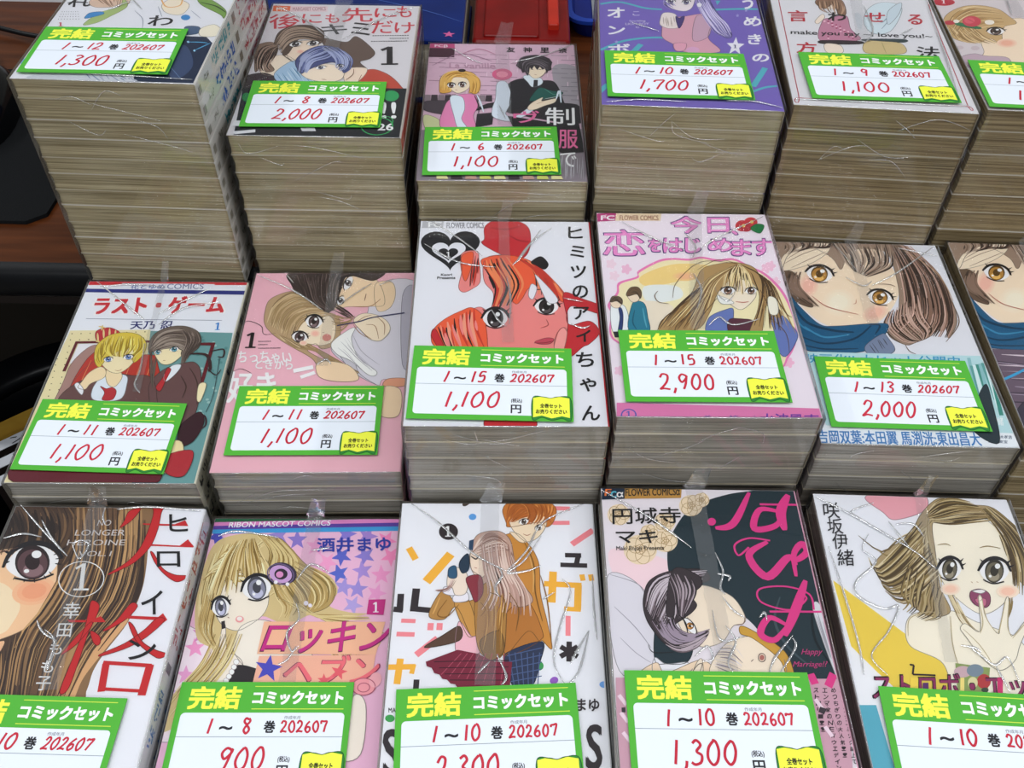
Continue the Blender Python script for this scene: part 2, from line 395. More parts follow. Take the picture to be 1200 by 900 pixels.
def spine_print(mb, T, kind, i):
    I_ = Ink(mb, spine_frame(T), (-L / 2 / U, L / 2 / U, -T / 2 / U + 12, T / 2 / U - 12)); rg = random.Random(i * 31 + len(kind)); h = T / U / 2
    def marks(x0, x1, col, n, w=9):
        for q in range(n):
            cx = x0 + (x1 - x0) * (q + .5) / n; s_ = min((x1 - x0) / n * .48, h * .78)
            for _ in range(7):
                a = rg.uniform(-1, 1), rg.uniform(-1, 1); b = (rg.uniform(-1, 1), a[1] + rg.uniform(-.2, .2)) if rg.random() < .5 else (a[0] + rg.uniform(-.2, .2), rg.uniform(-1, 1))
                I_.op(('K', col, w, [cx + a[0] * s_, a[1] * s_, cx + b[0] * s_, b[1] * s_]))
    def bar(x0, x1, col, y0=-1, y1=1): I_.op(('Q', col, [x0, h * y0, x1, h * y0, x1, h * y1, x0, h * y1]))
    e = L / 2 / U
    if kind == 'A1':
        bar(-e, -e * .3, 'c8b4bc' if i % 2 else 'd0c0c4', .3, 1); marks(-e * .95, -e * .2, 'b82c40', 6, 16); bar(-e * .12, -e * .04, '857a6c', -.5, .5)
        marks(e * .04, e * .58, '1f62c0' if i % 3 else '2c9cac', 5, 17); marks(e * .68, e * .80, '8a8878', 2, 7); bar(e * .9, e * .96, '9a968c', -.5, .3)
    elif kind == 'A2':
        bar(-e, e, 'b83c34' if i == 0 else ('2c3050', '8a7860', '26304c', '5c4438')[i % 4]); marks(-e * .7, e * .3, 'e0d8d0', 6)
    elif kind == 'B1':
        bar(-e, e, 'dcd8c4'); marks(-e * .9, e * .2, 'b03040' if i % 2 else '2a2c50', 6, 12); marks(e * .3, e * .7, '5a6458', 4, 11); marks(e * .75, e * .95, '3a3c3a', 2, 12)
    elif kind == 'C1':
        marks(-e * .92, e * .02, 'b83038', 7, 12); bar(e * .08, e * .14, '6a6a70', -.5, .5); marks(e * .25, e * .6, '3c7cc0', 4, 12); marks(e * .7, e * .9, '8a8078', 3, 8)
    else:
        marks(-e * .9, -e * .1, '3a3438', 6, 10); bar(e * .7, e * .9, '8a8890', -.5, .5)

def make_stack(key, pages, spine, phrase, group, card):
    x, y, ztop, yaw, n = STACK[key]
    base = 0.75 if key[0] == 'A' else 0.605
    ztop += 1.225; T = (ztop - base) / n - 0.0002
    rg = random.Random(key); sp = ink(spine)
    TS = [T, T * 1.10, T * 0.92, T * 0.98]; wt = [0 if i == 0 else (1, 2, 3, 2, 1, 3, 1, 2, 3, 3, 1, 2, 2, 1, 3)[(i + len(phrase)) % 15] for i in range(n)]
    k_ = (ztop - base) / sum(TS[q] + 0.0002 for q in wt); TS = [q * k_ for q in TS]
    pgs = [page_mesh(TS[i], key + str(i)).mesh('page_block') for i in range(4)]
    has_art = {}; z = ztop
    for i in range(n):
        T = TS[wt[i]]; z -= T + 0.0002 * k_
        j = 0.0 if i == 0 else 0.0003
        b = empty('comic_book', (x + rg.uniform(-j, j), y + rg.uniform(-j, j), z), yaw + rg.uniform(-j, j) * 4)
        lab = ('topmost comic book showing the ' + phrase) if i == 0 else ORD[i] + ' comic book down in the stack under the ' + phrase
        tag(b, lab, 'comic book', group)
        if i == 0:
            ops = ART[key]; mb = cover_mesh(T, sp, ink(ops[0][1])); cur = mb; ik = Ink(mb, lambda px, py, k: (px, py, T + 2e-5 + k), (-W / 2 / U + 1, W / 2 / U - 11, -L / 2 / U + 1, L / 2 / U - 1))
            band = None
            for o in ops:
                if o[0] == 'BAND':
                    band = MB(); ik.mb = band; ik.k += 1
                else: ik.op(o)
            spine_print(mb, T, key, i)
            c = mb.build('cover', M_PRINT, b)
            if band: bo = band.build('paper_band', M_PRINT, b); bo['label'] = 'printed paper band round the lower cover'
        else:
            v = (wt[i], i % 3)
            if v not in has_art:
                mb = cover_mesh(T, sp, ink('e2e0e0')); spine_print(mb, T, key, i); has_art[v] = mb.mesh('cover')
            link('cover', has_art[v], M_PRINT, b)
        link('page_block', pgs[wt[i]], PAGES[pages], b)
    make_wrap(key, x, y, base, ztop, yaw, phrase)
    if card: make_card(key, x, y, ztop, yaw, phrase, card)

def make_wrap(key, x, y, base, ztop, yaw, phrase):
    rg = random.Random(key + 'w'); H_ = ztop - base
    g = 0.0011; hx, hy = W / 2 + g, L / 2 + g
    root = empty('plastic_wrap', (x, y, base), yaw)
    tag(root, 'clear plastic wrap round the stack topped by the ' + phrase, 'plastic wrap', 'clear wraps round the stacks')
    m = MB(); c = (0.8, 0.8, 0.8)
    wv = [(rg.uniform(40, 160), rg.uniform(-160, 160), rg.uniform(0, 6)) for _ in range(6)]
    def hgt(px, py):
        e = min(1, (hx - abs(px)) / .01, (hy - abs(py)) / .01)
        return H_ + 0.00062 + 0.00010 * max(0, e) * (1 + sum(math.sin(px * a + py * b + p) for a, b, p in wv) / 3)
    nx, ny = 26, 38
    m.grid([[(-hx + 2 * hx * i / nx, -hy + 2 * hy * j / ny, hgt(-hx + 2 * hx * i / nx, -hy + 2 * hy * j / ny)) for j in range(ny + 1)] for i in range(nx + 1)], c)
    # sides: small outward waves, tight at the edges
    ring = [(-hx + 2 * hx * i / 20, -hy, 0, -1) for i in range(20)] + [(hx, -hy + 2 * hy * i / 28, 1, 0) for i in range(28)] + [(hx - 2 * hx * i / 20, hy, 0, 1) for i in range(20)] + [(-hx, hy - 2 * hy * i / 28, -1, 0) for i in range(28)]
    nz = 14; rows = []
    for k in range(nz + 1):
        u = k / nz; z = 0.0004 + (H_ + 0.00062 - 0.0004) * u
        row = []
        for q, (px, py, nx_, ny_) in enumerate(ring):
            d = 0.0005 * math.sin(u * 11 + q * .5 + wv[0][2]) * math.sin(u * 3.14) * .5
            corner = (abs(px) >= hx - 1e-6 and abs(py) >= hy - 1e-6)
            if corner: d = 0
            row.append((px + nx_ * d, py + ny_ * d, z))
        rows.append(row)
    m.grid(rows[::-1], c, True)
    # long creases raised in the film
    fm = MB()
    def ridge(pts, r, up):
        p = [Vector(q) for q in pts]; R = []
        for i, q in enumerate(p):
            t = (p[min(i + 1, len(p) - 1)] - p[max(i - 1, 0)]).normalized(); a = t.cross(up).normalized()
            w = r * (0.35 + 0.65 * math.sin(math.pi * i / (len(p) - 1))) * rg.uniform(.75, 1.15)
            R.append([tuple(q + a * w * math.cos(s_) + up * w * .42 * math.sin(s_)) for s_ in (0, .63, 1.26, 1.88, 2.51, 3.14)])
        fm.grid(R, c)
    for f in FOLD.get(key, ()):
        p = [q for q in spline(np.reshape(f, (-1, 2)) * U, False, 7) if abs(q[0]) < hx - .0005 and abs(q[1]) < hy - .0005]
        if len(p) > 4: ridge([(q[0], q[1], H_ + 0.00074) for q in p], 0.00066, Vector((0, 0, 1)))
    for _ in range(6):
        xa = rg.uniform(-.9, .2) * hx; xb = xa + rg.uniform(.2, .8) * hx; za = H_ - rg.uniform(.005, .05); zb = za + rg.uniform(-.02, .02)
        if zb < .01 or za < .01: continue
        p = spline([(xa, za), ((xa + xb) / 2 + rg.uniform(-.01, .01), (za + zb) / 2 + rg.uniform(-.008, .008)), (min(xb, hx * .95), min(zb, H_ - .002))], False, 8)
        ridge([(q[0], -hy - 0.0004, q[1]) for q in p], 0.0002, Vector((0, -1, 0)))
    # film edges along the top corners, ridged with the painted glint
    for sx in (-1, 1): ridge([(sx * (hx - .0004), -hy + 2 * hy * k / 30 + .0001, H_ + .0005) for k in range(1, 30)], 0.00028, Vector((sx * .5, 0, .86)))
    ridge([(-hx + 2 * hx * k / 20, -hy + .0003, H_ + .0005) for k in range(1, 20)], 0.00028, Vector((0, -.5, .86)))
    film = m.build('film', M_FILM, root, smooth=True)
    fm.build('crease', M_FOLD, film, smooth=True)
    if key in SEAM:
        x0, y0, x1, y1, w = [q * U for q in SEAM[key]]
        y0 = min(y0, hy)
        s_ = MB(); N = 44; P = []
        for k in range(N + 1):
            u = k / N; cx = x0 + (x1 - x0) * u; cy = min(hy, y0) + (y1 - min(hy, y0)) * u
            P.append([(cx + w * q + rg.uniform(-1, 1) * .0003, cy, H_ + 0.0009 + 0.00022 * (1 + math.sin(k * 2.1 + q * 9)) * rg.uniform(.2, 1)) for q in (-.5, -.3, -.1, .1, .3, .5)])
        s_.grid(P, c)
        # loose fin of the seam standing up behind the back edge
        fn = MB(); fn.grid([[(x0 + w * q * (1.25 - .06 * k) + .0008 * k, hy - .0004 + 0.0005 * k + .0007 * math.sin(q * 8 + k), H_ + 0.0009 + 0.0030 * k + .0004 * math.sin(q * 9 + k)) for q in (-.5, -.25, 0, .25, .5)] for k in range(6)], c)
        sm = s_.build('seam', M_SEAM, root, smooth=True); fn.build('loose_end', M_FIN, sm, smooth=True)

# ------------------------------------------------------------------ price cards
CW, CH = 910.0, 550.0
DIG = {'0': [[(.5, 1), (.15, .7), (.1, .3), (.4, 0), (.75, .15), (.88, .6), (.7, .95), (.45, 1)]], '1': [[(.62, 1), (.5, .5), (.36, 0)]],
       '2': [[(.1, .75), (.35, 1), (.75, .9), (.7, .55), (.3, .2), (.05, .02), (.4, .08), (.95, .04)]], '3': [[(.15, .9), (.5, 1), (.8, .82), (.45, .55), (.8, .4), (.75, .1), (.4, 0), (.05, .1)]],
       '5': [[(.9, .98), (.35, .95), (.25, .55), (.65, .6), (.85, .35), (.65, .05), (.1, .02)]], '6': [[(.75, 1), (.3, .65), (.12, .25), (.4, 0), (.8, .15), (.75, .42), (.4, .45), (.15, .25)]],
       '7': [[(.05, .75), (.1, .95), (.5, .93), (.92, .98), (.7, .5), (.5, 0)]], '8': [[(.7, .9), (.35, 1), (.15, .78), (.5, .55), (.8, .25), (.5, 0), (.15, .2), (.45, .5), (.8, .8), (.68, .95)]],
       '9': [[(.85, .85), (.45, 1), (.12, .75), (.4, .5), (.8, .75), (.85, .9), (.7, .4), (.5, 0)]], ',': [[(.5, .12), (.4, -.05), (.15, -.25)]]}
def make_card(key, x, y, ztop, yaw, phrase, card):
    last, price = card; cx, cy, ca = CARD[key]
    m = MB(); th = 0.00035
    hw, hh = CW * U / 2, CH * U / 2
    m.box(-hw, hw, -hh, hh, 0, th, ink('4fa838'))
    ik = Ink(m, lambda px, py, k: (px, py, th + 1e-5 + k), (-CW / 2, CW / 2, -CH / 2, CH / 2))
    rg = random.Random(key + 'c')
    def X(u): return (u - .5) * CW
    def Y(v): return (.5 - v) * CH
    def T(c, s, u0, v0, u1, v1, b): ik.op(('T', c, s, b, [X(u0), Y(v1), X(u1), Y(v1), X(u0), Y(v0)]))
    def rr(c, u0, v0, u1, v1, r):
        p = []
        for qx, qy, a0 in ((X(u1) - r, Y(v0) - r, 0), (X(u0) + r, Y(v0) - r, 90), (X(u0) + r, Y(v1) + r, 180), (X(u1) - r, Y(v1) + r, 270)):
            for k in range(6): a = math.radians(a0 + 18 * k); p += [qx + r * math.cos(a), qy + r * math.sin(a)]
        ik.op(('Q', c, p))
    rr('dde3ec', .035, .305, .965, .935, 22)
    ik.op(('K', '8a949c', 3.5, [X(.035), Y(.535), X(.965), Y(.535)]))
    T('e8ea4c', '完結', .065, .05, .355, .265, 12)
    T('f0f2ec', 'コミックセット', .43, .095, .945, .22, 9)
    for v in (.045, .268): ik.op(('K', 'c4dc4c', 4.5, [X(.43), Y(v), X(.955), Y(v)]))
    T('26262a', '~', .27, .437, .34, .467, 5); T('26262a', '巻', .52, .385, .58, .495, 6)
    T('8a9098', '作成年月', .625, .335, .715, .368, 1)
    T('2a2a2e', '円', .625, .80, .685, .905, 5); T('3a3a40', '(税込)', .625, .715, .69, .775, 2)
    # yellow open-book shape with its two lines
    ik.op(('P', '2c7c34', [X(q) if k % 2 == 0 else Y(q) for k, q in enumerate((.755, .70, .82, .685, .865, .70, .91, .68, .985, .70, .985, .985, .93, .965, .87, .99, .81, .955, .755, .985))]))
    ik.op(('Q', 'e6ea48', [X(q) if k % 2 == 0 else Y(q) for k, q in enumerate((.758, .70, .80, .685, .865, .705, .92, .68, .978, .70, .978, .955, .93, .935, .868, .965, .81, .93, .758, .955))]))
    T('26281c', '全巻セット', .80, .775, .93, .83, 3); T('26281c', 'お売りください', .775, .85, .96, .905, 3)
    def hand(s, u0, u1, v0, v1, w, slant):
        red = ('bc2a3c', 'b82438', 'c02c40')[rg.randrange(3)]; wd = {',': .42, '1': .62}; nchar = sum(wd.get(q, 1) for q in s); cw = (u1 - u0) / nchar; u = u0
        for ch in s:
            k = cw * wd.get(ch, 1)
            for st in DIG[ch]:
                pts = []
                for a, b in st:
                    a = a * (.6 if ch in ',1' else .82) + rg.uniform(-.03, .03); b = b + rg.uniform(-.03, .03)
                    pts += [X(u + a * cw * (.75 if ch in ',1' else 1) + slant * b), Y(v1 + (v0 - v1) * b)]
                ik.op(('L', red, w * 1.2, pts))
            u += k
    s_ = rg.uniform(-.005, .02)
    hand('1', .20, .235, .36, .51, 10, s_ + .01)
    wl = .055 if len(last) == 1 else .105
    hand(last, .37 if len(last) == 2 else .40, .37 + wl if len(last) == 2 else .46, .355, .50, 10, s_)
    hand('202607', .615, .885, .385, .49, 8.5, s_)
    if price: hand(price, .215 if len(price) > 3 else .30, .565, .635, .84, 11, s_ + .01)
    c, s = math.cos(yaw), math.sin(yaw); px, py = cx * 1e-3, cy * 1e-3
    o = m.build('price_card', M_CARD, None, (x + c * px - s * py, y + s * px + c * py, ztop + 0.00135))
    o.rotation_euler = (0, 0, yaw + math.radians(ca))
    lab = 'green price card %s on the %s' % (('of ' + price + ' yen') if price else 'for volumes 1 to ' + last, phrase)
    tag(o, lab, 'price card', 'price cards on the stacks')

INFO = (
 ('A1', 'tan', 'e0ddd8', 'white cover with navy patch', ('12', '1,300')), ('A2', 'tan', 'c8c0b8', 'grey cover with red title', ('8', '2,000')),
 ('A3', 'tan', '8a7a84', 'cover with the open green book', ('6', '1,100')), ('A4', 'tan', '7a68b8', 'violet cover', ('10', '1,700')),
 ('A5', 'brown', 'e0dcdc', 'white cover with thin red border', ('9', '1,100')), ('A6', 'brown', 'd4cacc', 'flower crown cover', ('10', '1,100')),
 ('B1', 'grey', 'dcd8c4', 'cover with the golden crown', ('11', '1,100')), ('B2', 'grey', 'e8b4c0', 'plain pink cover', ('11', '1,100')),
 ('B3', 'grey', 'c02830', 'white cover with black heart', ('15', '1,100')), ('B4', 'grey', 'e4d0dc', 'cover with the red camellia', ('15', '2,900')),
 ('B5', 'grey', 'e0e0e4', 'blue scarf cover with pale band', ('13', '2,000')), ('B6', 'brown', 'e0e0e4', 'blue scarf cover without pale band', None),
 ('C1', 'pale', 'e8e8ec', 'brown hair cover with big eye', ('10', '')), ('C2', 'pale', 'd8a8c8', 'pink star cover', ('8', '900')),
 ('C3', 'pale', 'e6e6ea', 'white cover with embracing pair', ('10', '2,300')), ('C4', 'grey', 'd8a0b4', 'dark cover with pink script', ('10', '1,300')),
 ('C5', 'grey', 'e2e2e6', 'white and yellow cover', ('10', '')))
# stacks: x, y, top (below the lens), yaw, volumes
STACK = {'A1': [-0.24788, 0.60733, -0.31297, -0.0233, 12], 'A2': [-0.13103, 0.61872, -0.35633, 0.00682, 8], 'A3': [-0.01078, 0.60743, -0.37971, 0.02047, 6], 'A4': [0.11043, 0.6107, -0.32509, -0.0324, 10], 'A5': [0.22963, 0.60872, -0.32208, -0.05855, 9], 'A6': [0.34719, 0.61021, -0.32315, -0.03737, 10], 'B1': [-0.24225, 0.42023, -0.46334, 0.01985, 11], 'B2': [-0.12335, 0.42738, -0.45827, 0.0336, 11], 'B3': [-0.00443, 0.42058, -0.40379, 0.02293, 15], 'B4': [0.111, 0.42475, -0.3978, 0.01747, 15], 'B5': [0.23056, 0.42818, -0.42279, -0.00597, 13], 'B6': [0.34886, 0.42765, -0.42066, -0.02046, 13], 'C1': [-0.23505, 0.23689, -0.47683, 0.00725, 10], 'C2': [-0.11971, 0.24077, -0.49023, 0.01879, 8], 'C3': [-0.00522, 0.23975, -0.46895, 0.0191, 10], 'C4': [0.10914, 0.24097, -0.45264, 0.00907, 10], 'C5': [0.22984, 0.2407, -0.45506, -0.01377, 10]}
CARD = {'A1': [-8.3, -54.2, 1.7], 'A2': [-4.1, -51.9, 0.9], 'A3': [-7.4, -55.7, 1.1], 'A4': [-7.5, -52.2, 1.2], 'A5': [0.1, -53.0, 2.1], 'A6': [-9.7, -60.0, -0.9], 'B1': [-8.3, -53.3, -2.0], 'B2': [-3.9, -48.8, -0.2], 'B3': [-8.5, -57.4, -1.4], 'B4': [-4.8, -50.7, 0.1], 'B5': [-2.7, -49.7, -0.5], 'C1': [-3.5, -56.6, -1], 'C2': [-6.6, -44.5, 0.1], 'C3': [-4.1, -53.0, 2.4], 'C4': [-5.4, -51.7, -0.1], 'C5': [-0.4, -58.1, -1.5]}
SEAM = {'A2': [-25, 989, -28, 166, 109], 'A3': [-5, 954, 17, -248, 102], 'A5': [44, 650, -7, -78, 84], 'A6': [-18, 972, -13, 310, 91], 'B1': [-34, 912, 36, -170, 46], 'B2': [0, 964, 4, -33, 77], 'B3': [-16, 939, 9, -253, 70], 'B4': [89, 926, -33, -210, 86], 'B5': [-22, 981, -52, 78, 77], 'B6': [-40, 941, -159, 89, 74], 'C1': [-80, 909, 4, -256, 98], 'C2': [40, 940, 30, -167, 88], 'C3': [-45, 906, -59, -247, 105], 'C4': [-27, 924, 11, -238, 100], 'C5': [52, 898, -51, -151, 60]}
FOLD = {'C3': [[-511,873,-349,745,-136,533,47,421],[527,884,265,748,163,551,53,421],[248,648,148,487,56,409,174,425,241,456],[358,372,400,290,329,60,296,-115,350,-244],[526,396,522,173,528,6],[488,60,429,-154,365,-244],[381,-128,423,-49,488,60],[0,-77,49,-194,25,-245],[-97,-181,-37,-116],[247,245,314,289],[0,455,27,394,-13,318,13,259]],'C5': [[-225,821,-358,763,-333,713,-85,518,20,397],[-300,607,-355,507,-297,430,-432,302,-437,212,-321,143,-239,161,-324,15,-444,-126,-387,-229],[-168,695,-95,534],[-130,680,-31,684,5,603],[-539,516,-509,180,-496,-74,-505,-234],[66,-53,114,-105,173,-156,249,-113,265,-257],[173,-156,203,-298],[-548,850,-371,737,-85,518],[27,-54,100,-65,118,-91]],'C4': [[39,452,66,337,38,241,59,195],[35,321,96,306,85,274],[43,179,87,104,141,61],[372,-36,255,-165,214,-247],[369,-51,371,-107,266,-246],[-146,-159,-74,-102,-57,-171,-111,-186],[216,62,248,93,254,48],[34,14,74,-71,19,-183,36,-237],[-558,861,-287,668,-87,482],[-22,102,-14,-44,35,-72,118,-42]],'C1': [[-548,899,-351,715,-147,538],[-546,651,-449,683,-334,662],[-371,777,-260,641,-147,538],[-146,620,-76,524,-49,614,-99,644,-146,620],[-123,81,-51,15,-38,-145,-30,-52],[42,862,230,882,540,856],[-185,136,-131,68,-38,15],[-26,908,-26,814,5,753]],'C2': [[47,651,155,670],[12,304,39,206,-13,122,27,14,61,42],[-516,747,-413,782,-158,741],[49,41,10,-39,-36,-66],[174,500,59,558,-8,451]],'B1': [[-526,887,-246,637,-72,483],[288,791,148,673,2,539],[-19,259,12,27,8,-102,61,-179],[-468,813,-271,841,-10,815],[401,666,163,601,26,434]],'B2': [[43,529,180,680,262,758],[314,740,412,809],[-344,856,-282,762],[-31,-20,22,30,62,-18],[-545,850,-272,687,-51,491]],'B3': [[-548,916,-308,695,-149,517],[305,803,165,651,66,468],[230,783,102,522,42,432],[-88,25,-43,-70,2,-117],[-523,635,-302,460,-65,412],[5,327,27,125,19,-101],[386,-96,452,-127,498,-110],[350,130,465,99]],'B4': [[-400,779,-216,620,-21,505],[124,82,177,30,222,84],[38,-174,107,-107,181,-172,345,-120],[-1,665,49,546,21,429],[536,846,205,630,70,507],[2,278,32,133,-16,-41]],'B5': [[-131,521,-35,442,32,488],[-144,880,-35,570],[528,848,226,584,22,445],[289,834,532,757]],'A3': [[-396,802,-274,673,-156,572],[542,869,330,717,73,595],[-25,10,23,-164]],'A2': [[-536,839,-260,599,-40,315],[509,844,284,659,32,345]],'A4': [[209,-795,374,-787,547,-850],[-532,-857,-317,-815,-43,-823],[-338,147,-164,44]],'A5': [[359,139,252,40],[-591,-822,-94,-817,523,-807],[537,567,492,-341,464,-711],[80,427,84,86,-4,-97]],'A1': [[-137,159,-12,-1],[-241,-18,-103,133],[-474,-823,-24,-811,539,-838]],'A6': [[-565,-581,-572,-824],[-38,561,-70,329],[-591,45,-494,82]]}
